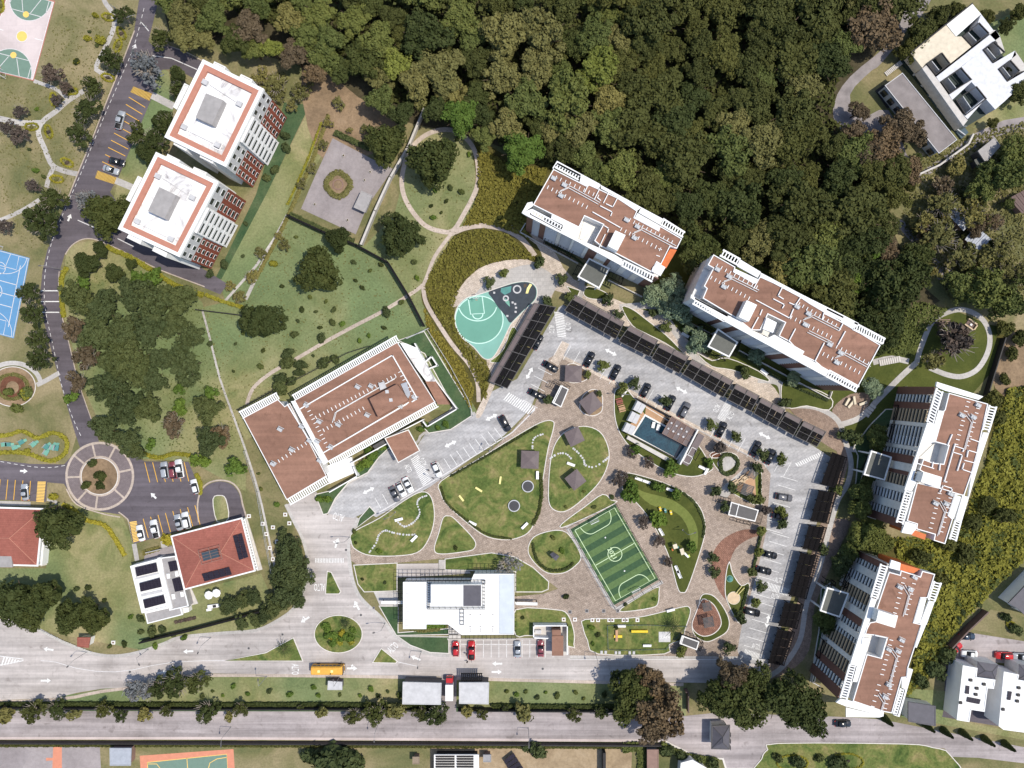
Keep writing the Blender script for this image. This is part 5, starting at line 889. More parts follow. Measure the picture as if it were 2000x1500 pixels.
# ---------------------------------------------------------------- hip-roofed house with solar panels
def hip(root, q, ze, zr, mat, k=.32, skylight=None):
    a, b, c, d = WL(q, ze); L = math.hypot(b[0] - a[0], b[1] - a[1]); D = math.hypot(d[0] - a[0], d[1] - a[1]); m = min(L, D) / 2 * .98
    f = F(a, b); sgn = 1 if (d[0] - a[0]) * f.v[0] + (d[1] - a[1]) * f.v[1] > 0 else -1
    if L >= D: r0, r1 = f.p(m, sgn * D / 2), f.p(L - m, sgn * D / 2)
    else: r0, r1 = f.p(L / 2, sgn * m), f.p(L / 2, sgn * (D - m))
    vs = [(*a, ze), (*b, ze), (*c, ze), (*d, ze), (*r0, zr), (*r1, zr)]
    fs = [(0, 1, 5, 4), (1, 2, 5), (2, 3, 4, 5), (3, 0, 4)] if L >= D else [(0, 1, 4), (1, 2, 5, 4), (2, 3, 5), (3, 0, 4, 5)]
    if sgn < 0: fs = [tuple(reversed(t)) for t in fs]
    r = MB().add(vs, fs).build('roof', M[mat], root)
    for e in ((0, 4), (3, 4), (1, 5 if L >= D else 4), (2, 5), (4, 5)): MB().tube([vs[e[0]], vs[e[1]]], .1, 4).build('ridge_tile', M['coping_red' if mat == 'tile_red' else 'dark_grey'], r)
    return r
def panels(root, q, n, m, z, th=.12, tilt=0):
    fr = WL(q, z)
    for i in range(n):
        for j in range(m): MB().quadbox(sub(fr, (i + .03) / n, (i + .97) / n, (j + .02) / m, (j + .98) / m), z - th, z + 0.0).build('solar_panel', M['solar'], root)
def solar_house():
    ox, oy, s = 240, 980, 6.0; zz = lambda p: Z(p, ox, oy, s); h = 4.2
    root = thing('house', 400, 1110, 'red hip-roofed house with black solar panels and a flat white annex', 'house')
    q = zz([(572, 408), (1388, 198), (1542, 805), (725, 1022)]); prism(root, 'wall', 'off_white', zz([(590, 415), (1380, 212), (1528, 800), (735, 1005)]), 0, h - .3, h)
    hip(root, q, h - .1, h + 1.4, 'tile_red'); w = ccw(WL(q, h)); MB().ring(offset(w, .3), offset(w, -.1), h - .4, h).build('gutter', M['white'], root)
    panels(root, zz([(1285, 400), (1395, 372), (1470, 650), (1360, 685)]), 2, 4, h + 1.0); panels(root, zz([(920, 845), (1245, 762), (1278, 855), (955, 938)]), 5, 1, h + .9)
    c = zz([(880, 575), (1125, 512), (1165, 670), (925, 738)]); z = h + 1.9
    MB().prism(WL(sub(c, .12, .88, .2, .8), z), h + .9, z).build('skylight', M['glass_blue'], root); b = MB()
    for k in range(6): b.wall(WL([inquad(c, 0, k / 5), inquad(c, 1, k / 5)], z + .1), .09, z + .02, z + .12)
    for k in range(3): b.wall(WL([inquad(c, k / 2, 0), inquad(c, k / 2, 1)], z + .2), .12, z + .125, z + .22)
    b.build('skylight_frame', M['rust'], root)
    # gallery at right
    MB().prism(WL(zz([(1395, 200), (1440, 185), (1625, 800), (1560, 820)]), 1), 0, .3).build('gallery_floor', M['stone'], root); ladder(root, zz([(1400, 205), (1555, 800), (1580, 795), (1425, 200)]), 18, 3.0, w=.25)
    # annex
    an = zz([(88, 752), (408, 668), (535, 1240), (225, 1305)]); prism(root, 'annex_wall', 'white', an, 0, 3.4); w = ccw(WL(an, 3.6)); MB().ring(w, offset(w, -.4), 3.41, 3.8).build('parapet', M['white'], root)
    for q, n, m in (([(140, 770), (390, 712), (410, 820), (160, 880)], 6, 1), ([(188, 955), (430, 890), (455, 1000), (205, 1058)], 6, 1), ([(232, 1148), (478, 1090), (502, 1190), (255, 1255)], 6, 1)): panels(root, zz(q), n, m, 4.0)
    for q in ([(145, 895), (415, 830), (420, 850), (150, 915)], [(205, 1085), (455, 1030), (465, 1060), (215, 1115)], [(130, 770), (145, 768), (165, 890), (150, 895)]): MB().quadbox(WL(zz(q), 3.6), 3.41, 3.6).build('roof_upstand', M['pale_grey'], root)
    mid = zz([(440, 655), (620, 632), (775, 1222), (548, 1275)]); prism(root, 'link_wall', 'roof_grey', mid, 0, 3.0); w = ccw(WL(mid, 3.1)); MB().ring(w, offset(w, -.3), 3.0, 3.25).build('parapet', M['white'], root)
    MB().wall(WL(zz([(420, 670), (560, 1240)]), 3.5), .7, 0, 3.5).build('link_edge', M['white'], root)
    for q in ([(525, 705), (625, 685), (648, 800), (555, 825)], [(572, 905), (672, 880), (712, 1040), (610, 1060)]): panels(root, zz(q), 3, 1, 3.4)
    for q in ([(510, 845), (545, 842), (552, 898), (518, 902)], [(608, 818), (642, 812), (655, 872), (618, 880)], [(568, 1085), (602, 1080), (612, 1140), (578, 1146)], [(670, 1060), (705, 1055), (715, 1110), (680, 1118)]): MB().quadbox(WL(zz(q), 3.3), 3.01, 3.3).build('rooflight', M['white'], root)
    lo = zz([(262, 1302), (530, 1240), (660, 1185), (700, 1320), (292, 1425)]); prism(root, 'porch_roof', 'roof_grey', lo, 2.5, 2.8); w = ccw(WL(lo, 2.8)); MB().ring(offset(w, .1), offset(w, -.2), 2.45, 2.95).build('parapet', M['white'], root); prism(root, 'porch_wall', 'white', zz([(290, 1320), (530, 1260), (660, 1200), (680, 1310), (310, 1400)]), 0, 2.49)
    MB().prism(WL(zz([(700, 1240), (885, 1190), (800, 1000), (745, 1020)])), 0, .2).build('terrace', M['stone'], root); MB().prism(WL(zz([(690, 1245), (770, 1235), (775, 1290), (700, 1310)]), 2), 0, 2).build('store', M['off_white'], root)
    MB().prism(WL(zz([(262, 598), (580, 515), (625, 625), (250, 700)])), 0, .2).build('drive', M['yard_concrete'], root); MB().wall(WL(zz([(265, 600), (435, 560)]), 1.5), .2, 0, 1.5).build('garden_wall', M['concrete_wall'], root)
solar_house()
def left_house():
    root = thing('house', 20, 1050, 'red hip-roofed house cut by the left edge of the photo', 'house'); h = 4.5
    q = [(-78, 990), (83, 995), (72, 1104), (-86, 1100)]; prism(root, 'wall', 'white', [(-74, 993), (80, 998), (70, 1100), (-82, 1096)], 0, h - .3, h); hip(root, q, h - .1, h + 1.8, 'tile_red'); w = ccw(WL(q, h)); MB().ring(offset(w, .35), offset(w, -.1), h - .4, h).build('gutter', M['white'], root)
    prism(root, 'side_gallery', 'white', [(84, 995), (92, 995), (82, 1104), (74, 1104)], 0, 2.6); prism(root, 'flat_roof', 'roof_grey', [(-20, 1080), (22, 1085), (24, 1108), (-20, 1108)], 0, 5.0); MB().prism(WL([(86, 990), (101, 990), (92, 1103), (80, 1106)]), 0, .15).build('terrace', M['stone'], root); prism(root, 'chimney', 'rust', [(85, 993), (91, 993), (91, 998), (85, 998)], 0, 5)
left_house()

# ---------------------------------------------------------------- treatment plant with open tanks
def tanks():
    ox, oy, s = 1500, 0, 4.0; zz = lambda p: Z(p, ox, oy, s); h = 5.0
    root = thing('treatment_plant', 1880, 130, 'concrete water treatment plant with white walkways round seven dark open tanks', 'water plant')
    q = zz([(1590, 25), (2110, 640), (1530, 985), (1110, 420)]); out = zz([(1595, 25), (2090, 590), (1770, 860), (1560, 985), (1205, 535), (1100, 420)])
    # floor and walls: lower slab, then the raised decks that leave the tanks open
    MB().prism(WL(out, h), 0, 1.2).build('tank_base', M['tank_floor'], root)
    decks = [('white', [(1595, 28), (1665, 110), (1470, 285), (1390, 185)]), ('silver_ribbed', [(1665, 110), (1760, 235), (1725, 262), (1640, 175)]), ('cream', [(1385, 190), (1465, 285), (1515, 285), (1595, 360), (1420, 500), (1355, 410), (1230, 500), (1205, 530), (1115, 415)]),
     ('silver_ribbed', [(1780, 235), (1815, 285), (1500, 530), (1340, 640), (1315, 600)]), ('silver_ribbed', [(1680, 390), (1760, 495), (1930, 395), (1940, 430), (1800, 540), (1870, 640), (2030, 545), (2060, 590), (1850, 790), (1775, 855), (1700, 770), (1560, 930), (1530, 900), (1700, 760), (1590, 640), (1440, 780), (1415, 740), (1590, 620), (1510, 520)]),
     ('stone', [(1205, 535), (1240, 505), (1300, 590), (1340, 640), (1410, 740), (1445, 790), (1530, 905), (1560, 940), (1525, 985)]), ('stone', [(1760, 235), (1780, 235), (1815, 290), (1850, 400), (1820, 420), (1790, 330), (1725, 262)]), ('stone', [(1930, 395), (1990, 480), (2030, 545), (1960, 560), (1900, 470)])]
    for m, p in decks: MB().prism(WL(zz(p), h), 1.21, h).build('tank_deck', M[m], root)
    tanks_ = [[(1515, 285), (1645, 178), (1725, 262), (1590, 365)], [(1232, 500), (1355, 412), (1422, 500), (1305, 590)], [(1675, 390), (1760, 325), (1850, 410), (1755, 495)], [(1795, 540), (1890, 470), (1965, 555), (1870, 640)], [(1345, 640), (1505, 530), (1590, 625), (1415, 735)], [(1460, 780), (1625, 675), (1705, 775), (1540, 905)]]
    for p in tanks_:
        w = ccw(WL(zz(p), h)); MB().ring(w, offset(w, -.25), h + .005, h + .35).build('tank_rim', M['charcoal'], root); MB().sheet(WL(sub(zz(p), .04, .96, .04, .96), h - 2), 1.9).build('water_surface', M['tank_floor'], root)
        MB().wall(WL([inquad(zz(p), .35, .1), inquad(zz(p), .35, .9)], h - .5), .2, 1.9, h - .5).build('weir', M['metal'], root)
    MB().prism(WL(zz([(1060, 460), (1090, 430), (1205, 530), (1565, 1035), (1510, 1085), (1160, 620)]), .5), 0, .6).build('lower_walkway', M['tank_walk'], root)
    for k in range(6): p = inquad(WL(zz([(1160, 560), (1540, 1060), (1530, 1065), (1150, 565)]), 1.5), (k + .5) / 6, .5); MB().box(F(p, (p[0] + .6, p[1] + .8)), -.15, .15, -2, 2, .61, 1.3).build('pipe_rack', M['metal'], root)
    b = MB(); rail = WL(zz([(1205, 535), (1525, 985), (1555, 985)]), h + 1); 
    for i in range(2):
        f = F(rail[i], rail[i + 1]); n = max(2, int(f.L / 2))
        for k in range(n + 1): b.cyl(*f.p(f.L * k / n, 0), h + .01, h + 1, .05, 5)
        b.tube([(*rail[i], h + 1), (*rail[i + 1], h + 1)], .05, 5)
    b.build('railing', M['metal'], root); 
    f = F(*WL(zz([(1115, 415), (1595, 30)]), h)); pbox(root, 'parapet', 'charcoal', f, 0, f.L, -.1, .25, h + .01, h + .4)
    return root
tanks()
def plant_shed():
    ox, oy, s = 1500, 0, 4.0; zz = lambda p: Z(p, ox, oy, s); root = thing('service_shed', 1800, 215, 'long flat grey-roofed shed standing beside the open treatment tanks', 'shed')
    prism(root, 'roof', 'shed_roof', zz([(1050, 568), (1478, 1092), (1335, 1200), (912, 668)]), 4.4, 4.7); prism(root, 'wall', 'off_white', zz([(1050, 580), (1465, 1090), (1335, 1185), (925, 668)]), 0, 4.39, 4.7); w = ccw(WL(zz([(1050, 568), (1478, 1092), (1335, 1200), (912, 668)]), 4.8)); MB().ring(w, offset(w, -.2), 4.71, 4.85).build('parapet', M['pale_grey'], root)
    f = F(*WL(zz([(915, 670), (1333, 1198)]), 4.7))
    for k in range(8): pbox(root, 'window', 'glass_dark', f, f.L * (k + .2) / 8, f.L * (k + .8) / 8, -.1 if True else 0, .02, 1.2, 3.4)
    MB().prism(WL(zz([(835, 710), (905, 660), (1010, 800), (930, 850)])), 0, .12).build('apron', M['charcoal'], root)
plant_shed()
def steps(name, px0, px1, wpx, n, label):
    a, b = W(*px0), W(*px1); f = F(a, b); root = thing(name, *px0, label=label, cat='steps')
    shared_row(root, 'step', 'stone', (f, 0, f.L / n * .8, -wpx * G / 2, wpx * G / 2, .02, .3), [(f.L / n * k, 0, .04 * k) for k in range(n)])
steps('stairway', (1729, 146), (1768, 116), 9, 16, 'flight of pale steps beside the grey-roofed shed by the tanks')
steps('stairway', (1717, 709), (1757, 701), 12, 10, 'ladder-like pale steps leading from the longest block to the loop path')
steps('stairway', (1690, 812), (1706, 790), 12, 4, 'short wide pale steps on the walkway right of the gravel bed')

# ---------------------------------------------------------------- houses at right
def villa(px, py, poly, dark, label, sol, vents, h=6.5):
    ox, oy, s = 1700, 1180, 5.0; zz = lambda p: Z(p, ox, oy, s); root = thing('villa', px, py, label, 'house')
    prism(root, 'wall', 'white', zz(poly), 0, h - .3); MB().prism(WL(zz(poly), h), h - .29, h - .15).build('roof', M['white'], root); w = ccw(WL(zz(poly), h)); MB().ring(offset(w, .05), offset(w, -.2), h - .3, h).build('parapet', M['white'], root)
    if dark: prism(root, 'low_wall', 'off_white', zz(dark), 0, h - 1); hip(root, zz(dark), h - .99, h - .2, 'roof_slate')
    for q, n, m in sol: panels(root, zz(q), n, m, h + .1)
    for x, y in vents: MB().quadbox(WL(zz([(x - 14, y - 13), (x + 14, y - 13), (x + 14, y + 13), (x - 14, y + 13)]), h + .3), h - .14, h + .3).build('roof_vent', M['charcoal'], root)
    return root
villa(1890, 1360, [(905, 600), (1045, 625), (1035, 715), (1220, 740), (1205, 825), (1145, 820), (1115, 1050), (985, 1030), (965, 1150), (845, 1130)], [(1045, 560), (1250, 590), (1220, 735), (1030, 700)], 'white flat-roofed villa with a dark hipped porch roof and a blue solar panel', [([(950, 905), (1080, 930), (1065, 980), (940, 955)], 5, 1), ([(935, 795), (970, 800), (965, 880), (925, 875)], 1, 2)], [(1045, 825), (1035, 885), (1115, 785), (885, 965), (985, 745)])
villa(1980, 1380, [(1305, 660), (1450, 690), (1440, 740), (1800, 800), (1700, 1280), (1300, 1225), (1255, 1190)], [(1450, 585), (1700, 620), (1690, 780), (1440, 735)], 'white flat-roofed villa cut by the right edge of the photo', [([(1345, 850), (1385, 855), (1370, 940), (1335, 935)], 1, 3)], [(1455, 820), (1450, 890), (1440, 950), (1300, 1030)])
def box_hut(name, px, z, mat_r, mat_w, label, cat, over=.3, h0=0, group=None, door=None):
    cx = sum(p[0] for p in px) / len(px); cy = sum(p[1] for p in px) / len(px); root = thing(name, cx, cy, label, cat, group)
    w = ccw(WL(px, z)); MB().prism(offset(w, -over), h0, z - .25).build('wall', M[mat_w], root); MB().prism(w, z - .24, z, True).build('roof', M[mat_r], root); MB().ring(offset(w, .05), offset(w, -.15), z - .26, z + .1).build('roof_edge', M[mat_r], root)
    f = F(w[0], w[1]); MB().box(f, f.L * .4, f.L * .6, -.03 + over, over + .02, h0, 2.1).build('door', M['steel_dark'], root)
    return root
box_hut('shed', [(1774, 1371), (1827, 1379), (1827, 1418), (1774, 1409)], 4, 'roof_slate', 'off_white', 'dark flat-roofed shed between the lowest apartment block and the villas', 'shed')
box_hut('house', Z([(1880, 210), (2120, -40), (2300, 60), (2150, 340), (2000, 300), (1960, 260)], 1500, 1125, 4), 5, 'roof_slate', 'white', 'dark-roofed house cut by the right edge above the villa street', 'house')
box_hut('house', Z([(1590, 1180), (1770, 1075), (1815, 1140), (1640, 1330), (1500, 1320)][1:3] + [(1700, 1270), (1640, 1180)], 1500, 0, 4), 4, 'roof_grey', 'dark_grey', 'small grey hut with a dark double rooflight below the tanks', 'hut')
box_hut('house', Z([(1930, 1260), (2080, 1180), (2120, 1300), (2010, 1380)], 1500, 0, 4), 4, 'dark_grey', 'grey', 'dark-roofed house at the right edge below the small grey hut', 'house')
box_hut('outhouse', Z([(1610, 1250), (1720, 1200), (1735, 1250), (1640, 1310)], 1500, 0, 4), 2.6, 'porch_grey', 'dark_grey', 'low grey-green lean-to on the shaded side of the small hut', 'hut')
def tin_roof(q, n, z, label, mat='tin', name='shed'):
    cx = sum(p[0] for p in q) / 4; cy = sum(p[1] for p in q) / 4; root = thing(name, cx, cy, label, 'shed'); w = WL(q, z)
    for k in range(n): MB().quadbox(sub(w, (k + .06) / n, (k + .94) / n, 0, 1), z - .2 + (.06 if k % 2 else 0), z - .1 + (.06 if k % 2 else 0)).build('roof_sheet', M[mat], root)
    MB().prism(offset(ccw(w), -.4), 0, z - .21).build('wall', M['rust'], root)
tin_roof(Z([(1340, 40), (1640, 200), (1530, 305), (1345, 110)], 1500, 375, 4), 10, 3, 'long ribbed tin-roofed shed half hidden by trees at right')
tin_roof(Z([(1620, 260), (1750, 370), (1640, 470), (1540, 370)], 1500, 375, 4), 8, 3, 'square ribbed tin-roofed shed below the long tin shed')
tin_roof(Z([(1880, 50), (2010, -20), (2080, 90), (1990, 170)], 1500, 375, 4), 7, 3, 'dark brown ribbed roof at the right edge near the tin sheds', 'slat_brown')
# grey sheds on the verge, gatehouse and small huts
def grey_shed(q, label, slats=None):
    r = box_hut('guard_shed', q, 4.2, 'pale_grey', 'dark_grey', label, 'shed', .25, 0, 'flat grey sheds on the verge')
    if slats: ladder(r, slats, 11, 3.4, 'steel_dark', w=.2)
grey_shed([(787, 1332), (862, 1334), (861, 1376), (786, 1375)], 'larger flat grey shed left of the white box truck')
grey_shed([(897, 1333), (955, 1333), (954, 1375), (897, 1374)], 'smaller flat grey shed right of the white box truck', [(900, 1316), (942, 1316), (942, 1330), (900, 1330)])
sheet('shed_drive', [(862, 1318), (892, 1318), (891, 1395), (863, 1395)], 'yard_concrete')
def gatehouse():
    root = thing('gatehouse', 1405, 1438, 'dark slate hip-roofed gatehouse in the outer street', 'gatehouse'); q = [(1391, 1418), (1425, 1417), (1424, 1463), (1390, 1462)]
    prism(root, 'wall', 'off_white', [(1394, 1421), (1422, 1420), (1421, 1460), (1393, 1459)], 0, 3.6, 4); hip(root, q, 3.61, 5.2, 'roof_slate'); w = ccw(WL(q, 3.6)); MB().ring(offset(w, .15), offset(w, -.1), 3.4, 3.7).build('gutter', M['dark_grey'], root)
    f = F(*WL([(1422, 1459), (1422, 1421)])); 
    for k in range(3): pbox(root, 'window', 'glass_dark', f, f.L * (k + .15) / 3, f.L * (k + .8) / 3, -.05, .02, 1, 2.5)
gatehouse()
box_hut('bus_shelter', [(641, 1330), (668, 1332), (668, 1347), (640, 1347)], 2.8, 'pale_grey', 'roof_slate', 'small grey bus shelter on the verge below the yellow bus', 'shelter', .2)
box_hut('garden_hut', Z([(605, 480), (705, 480), (690, 560), (605, 550)], 0, 1125, 4), 3, 'tile_red', 'off_white', 'small red-roofed booth by the curving street under two big trees', 'hut')
box_hut('yard_hut', [(806, 1478), (819, 1478), (819, 1492), (806, 1492)], 2.5, 'wood_shingle', 'rust', 'tiny brown hut left of the white-slatted roof', 'hut')
box_hut('yard_hut', [(944, 1474), (959, 1474), (959, 1488), (944, 1488)], 2.5, 'grey', 'rust', 'tiny grey hut right of the white-slatted roof', 'hut')
box_hut('long_shed', [(1264, 1464), (1286, 1464), (1286, 1530), (1264, 1530)], 2.6, 'rust', 'grey', 'narrow grey-brown shed roof at bottom, right of the dirt yard', 'shed')
box_hut('school_shed', Z([(858, 1345), (1025, 1345), (1020, 1480), (860, 1480)], 0, 1125, 4), 3, 'tin', 'rust', 'blue-grey tin-roofed shed beside the orange-bordered court', 'shed')
r = box_hut('slatted_house', [(848, 1474), (935, 1474), (936, 1560), (848, 1560)], 3, 'white', 'charcoal', 'building with white slats over a dark roof, cut by the bottom edge', 'building', .5)
for k in range(6):
    for x0, x1 in ((851, 888), (892, 925)): MB().quadbox(WL([(x0, 1476 + 5 * k), (x1, 1476 + 5 * k), (x1, 1479 + 5 * k), (x0, 1479 + 5 * k)], 3.2), 3.02, 3.3).build('dark_slot', M['charcoal'], r)
t = thing('panel_rack', 1000, 1490, 'tilted rack of dark solar strips in the dirt yard', 'solar panel rack')
q = [(983, 1486), (1003, 1470), (1035, 1520), (1010, 1530)]
for k in range(6): MB().quadbox(sub(WL(q, 1.5), .02, .98, (k + .08) / 6, (k + .9) / 6), 1.2, 1.4).build('solar_panel', M['solar'], t)
for p in WL(sub(q, .1, .9, .1, .9), 1.2): MB().cyl(*p, 0, 1.19, .08, 6).build('leg', M['metal'], t)
box_hut('corner_house', [(1330, 1490), (1352, 1484), (1380, 1500), (1370, 1540), (1326, 1530)], 4, 'white', 'off_white', 'white and red roof corner at the bottom edge behind hedges', 'house')
# ================================================================ VEHICLES
def rrect(x0, x1, hw, r, n=4):
    pts = []
    for cx, cy, a0 in ((x1 - r, hw - r, 0), (x0 + r, hw - r, 90), (x0 + r, -hw + r, 180), (x1 - r, -hw + r, 270)):
        for k in range(n + 1): a = math.radians(a0 + 90 * k / n); pts.append((cx + r * math.cos(a), cy + r * math.sin(a)))
    return pts
def loft(rings):
    b = MB(); n = len(rings[0][0]); vs = [(x, y, z) for pts, z in rings for x, y in pts]
    fs = [(i * n + k, i * n + (k + 1) % n, (i + 1) * n + (k + 1) % n, (i + 1) * n + k) for i in range(len(rings) - 1) for k in range(n)]
    fs += [tuple(range((len(rings) - 1) * n, len(rings) * n)), tuple(reversed(range(n)))]
    return b.add(vs, fs)
PARK = {}
def car_proto(kind, paint):
    L, Wd = {'sedan': (4.5, .9), 'hatch': (4.1, .88), 'suv': (4.7, .95), 'pickup': (5.2, .95)}[kind]; h = L / 2
    root = empty('parked_car', 0, 0, -50); zb = {'suv': .98, 'pickup': 1.0}.get(kind, .85); zr = {'suv': 1.68, 'pickup': 1.7}.get(kind, 1.42)
    def P(b, nm, m, par=None, sm=True): o = b.build(nm, M[m], None, smooth=sm); o.parent = par or root; return o
    body = P(loft([(rrect(-h + .08, h - .06, Wd - .06, .32), .24), (rrect(-h, h, Wd, .42), .5), (rrect(-h + .02, h - .05, Wd - .02, .45), .68), (rrect(-h + .1, h - .22, Wd - .1, .5), zb)]), 'body', paint)
    g = {'sedan': (-h + .75, .95, -h + 1.35, .15), 'hatch': (-h + .15, .95, -h + .6, .15), 'suv': (-h + .15, 1.05, -h + .5, .35), 'pickup': (-.9, 1.25, -.75, .55)}[kind]
    P(loft([(rrect(g[0], g[1], Wd - .12, .25), zb - .02), (rrect(g[2], g[3], Wd - .28, .25), zr)]), 'windows', 'glass_dark')
    P(loft([(rrect(g[2] - .03, g[3] + .03, Wd - .26, .25), zr - .03), (rrect(g[2] + .1, g[3] - .1, Wd - .34, .25), zr + .06)]), 'roof', paint)
    if kind == 'pickup': P(MB().box(ID, -h + .2, -1.0, -Wd + .2, Wd - .2, zb - .02, zb + .02), 'cargo_bed', 'charcoal')
    for sx in (h - .85, -h + .85):
        for sy in (-1, 1):
            w = P(MB().tube([(sx, sy * (Wd - .22), .33), (sx, sy * (Wd + .01), .33)], .33, 12), 'wheel', 'tyre', None, False); rm = P(MB().tube([(sx, sy * (Wd + .012), .33), (sx, sy * (Wd + .03), .33)], .2, 10), 'rim', 'metal', w, False)
    for sy in (-1, 1):
        P(MB().box(ID, h - .34, h - .1, sy * .6 - .17, sy * .6 + .17, .6, .74), 'headlight', 'paint_white'); P(MB().box(ID, -h + .0, -h + .14, sy * .62 - .16, sy * .62 + .16, .6, .76), 'taillight', 'car_red'); P(MB().box(ID, .75, .95, sy * (Wd + .06) - .09, sy * (Wd + .06) + .09, zb, zb + .14), 'mirror', paint)
    KIDS[root.name] = list(c for c in COL.objects if c.parent == root)
    for c in KIDS[root.name]: KIDS[c.name] = [x for x in COL.objects if x.parent == c]
    return root
def car(px, py, ang, paint, kind, label, group='parked cars'):
    k = (kind, paint); first = k not in PARK
    if first: PARK[k] = car_proto(kind, paint)
    o = PARK[k] if first else copy_tree(PARK[k]); x, y = W(px, py, .7); o.location = (x, y, ZM + .005); o.rotation_euler = (0, 0, math.radians(ang)); o.scale = (1.08,) * 3 if first else o.scale
    cat = 'pickup truck' if kind == 'pickup' else 'car'
    return lab(o, label, px, py, cat, group) if label.endswith('parked') else tag(o, label, cat, group)
K = 'car_black'
for px, py, a, kd, l in [(1151, 702, 62, 'sedan', 'black saloon in the first filled bay right of the sandy crosswalk end'), (1075, 716, -30, 'sedan', 'black saloon beside the upper grey square canopy and left car park lane'), (1047, 770, -27, 'sedan', 'black saloon in the bay directly above the wide left crosswalk'),
    (1202, 727, 62, 'sedan', 'black saloon between two bay trees, above the path to the pool cabanas'), (1261, 762, 62, 'hatch', 'black car parked above the pool wood deck, left of the tree-hidden car'), (1309, 787, 62, 'sedan', 'black saloon half hidden under a small bay tree behind the pool'), (1337, 801, 62, 'suv', 'dark grey-black car right of the tree-hidden car behind the pool'),
    (1409, 839, 62, 'sedan', 'black saloon just right of the crosswalk at the pool corner'), (1476, 876, 62, 'sedan', 'black saloon left of the last bay tree in the upper car park'), (1504, 892, 62, 'sedan', 'black saloon nearest the right-hand corner of the upper car park'), (986, 827, -62, 'suv', 'large black car alone in the bays below the long building'),
    (1531, 971, -10, 'suv', 'dark car topmost in the right-hand car park column'), (1523, 1008, -12, 'sedan', 'black saloon under tree branches beside the white-framed kiosk'), (1502, 1083, -14, 'sedan', 'black saloon level with the middle of the terracotta footpath'), (1491, 1114, -14, 'sedan', 'black saloon just above the right-hand crosswalk'), (1468, 1195, -14, 'suv', 'black car under a bay tree right of the round sandpit'),
    (1050, 668, 62, 'sedan', 'dark car nose showing from under the left carport')]: car(px, py, a, K if kd != 'suv' else 'car_grey' if px in (1337, 1531) else K, kd, l)
for px, py, a, p, kd, l in [(853, 917, -66, 'car_white', 'hatch', 'white car just right of the crosswalk under the entrance canopy'), (797, 947, -64, 'car_white', 'sedan', 'white saloon, rightmost of three cars below the long building'), (784, 956, -64, 'car_white', 'hatch', 'white hatchback between two cars below the long building'), (771, 965, -64, 'car_grey', 'sedan', 'dark grey car, leftmost of three below the long building'),
    (235, 235, 75, 'car_silver', 'pickup', 'silver pickup alone in the yellow-lined bays beside the upper tower'), (229, 316, -15, K, 'sedan', 'black saloon above the silver car by the lower yellow crossing'), (217, 332, -18, 'car_silver', 'sedan', 'silver saloon beside the lower yellow crossing'),
    (322, 918, 98, 'car_silver', 'suv', 'silver car left of the dark red car in the purple asphalt lot'), (338, 918, 98, 'car_maroon', 'suv', 'dark red car between silver car and white pickup'), (351, 915, 100, 'car_white', 'pickup', 'white pickup right of the dark red car'), (381, 950, 105, 'car_white', 'hatch', 'white car alone at the right edge of the purple asphalt lot'),
    (275, 1041, 103, 'car_white', 'sedan', 'white saloon beside the yellow crossing at the red-roofed house'), (303, 1033, 103, 'car_white', 'pickup', 'white pickup in the middle bays above the red-roofed house'), (349, 1020, 103, 'car_silver', 'sedan', 'pale blue-silver car left of a white car above the red roof'), (364, 1016, 103, 'car_white', 'suv', 'white car, rightmost in the row above the red roof'),
    (49, 961, 95, 'car_silver', 'sedan', 'silver saloon in the bays at the far left above the red roof'), (890, 1267, 90, 'car_red', 'hatch', 'red hatchback in the first bay below the white flat roof'), (921, 1270, 90, 'car_red', 'pickup', 'red pickup with people beside it below the white flat roof'), (1011, 1268, 90, 'car_silver', 'sedan', 'silver saloon in the bays below the white flat roof'), (1056, 1266, 90, 'car_maroon', 'sedan', 'maroon saloon beside the terracotta-roofed hut'),
    (1888, 1243, 0, 'car_blue', 'sedan', 'dark blue saloon at the head of the villa street'), (1865, 1267, 40, 'car_red', 'sedan', 'red car parked aslant at the end of the villa street'), (1960, 1280, 178, 'car_red', 'suv', 'red car parked outside the villas at right edge'), (1993, 1282, 178, 'car_silver', 'sedan', 'silver car cut by the right edge in the villa street'), (1893, 1277, 178, 'car_white', 'sedan', 'white car tucked against the first villa wall'), (1646, 1413, 0, K, 'sedan', 'black car in the outer street under the big tree')]: car(px, py, a, p, kd, l)
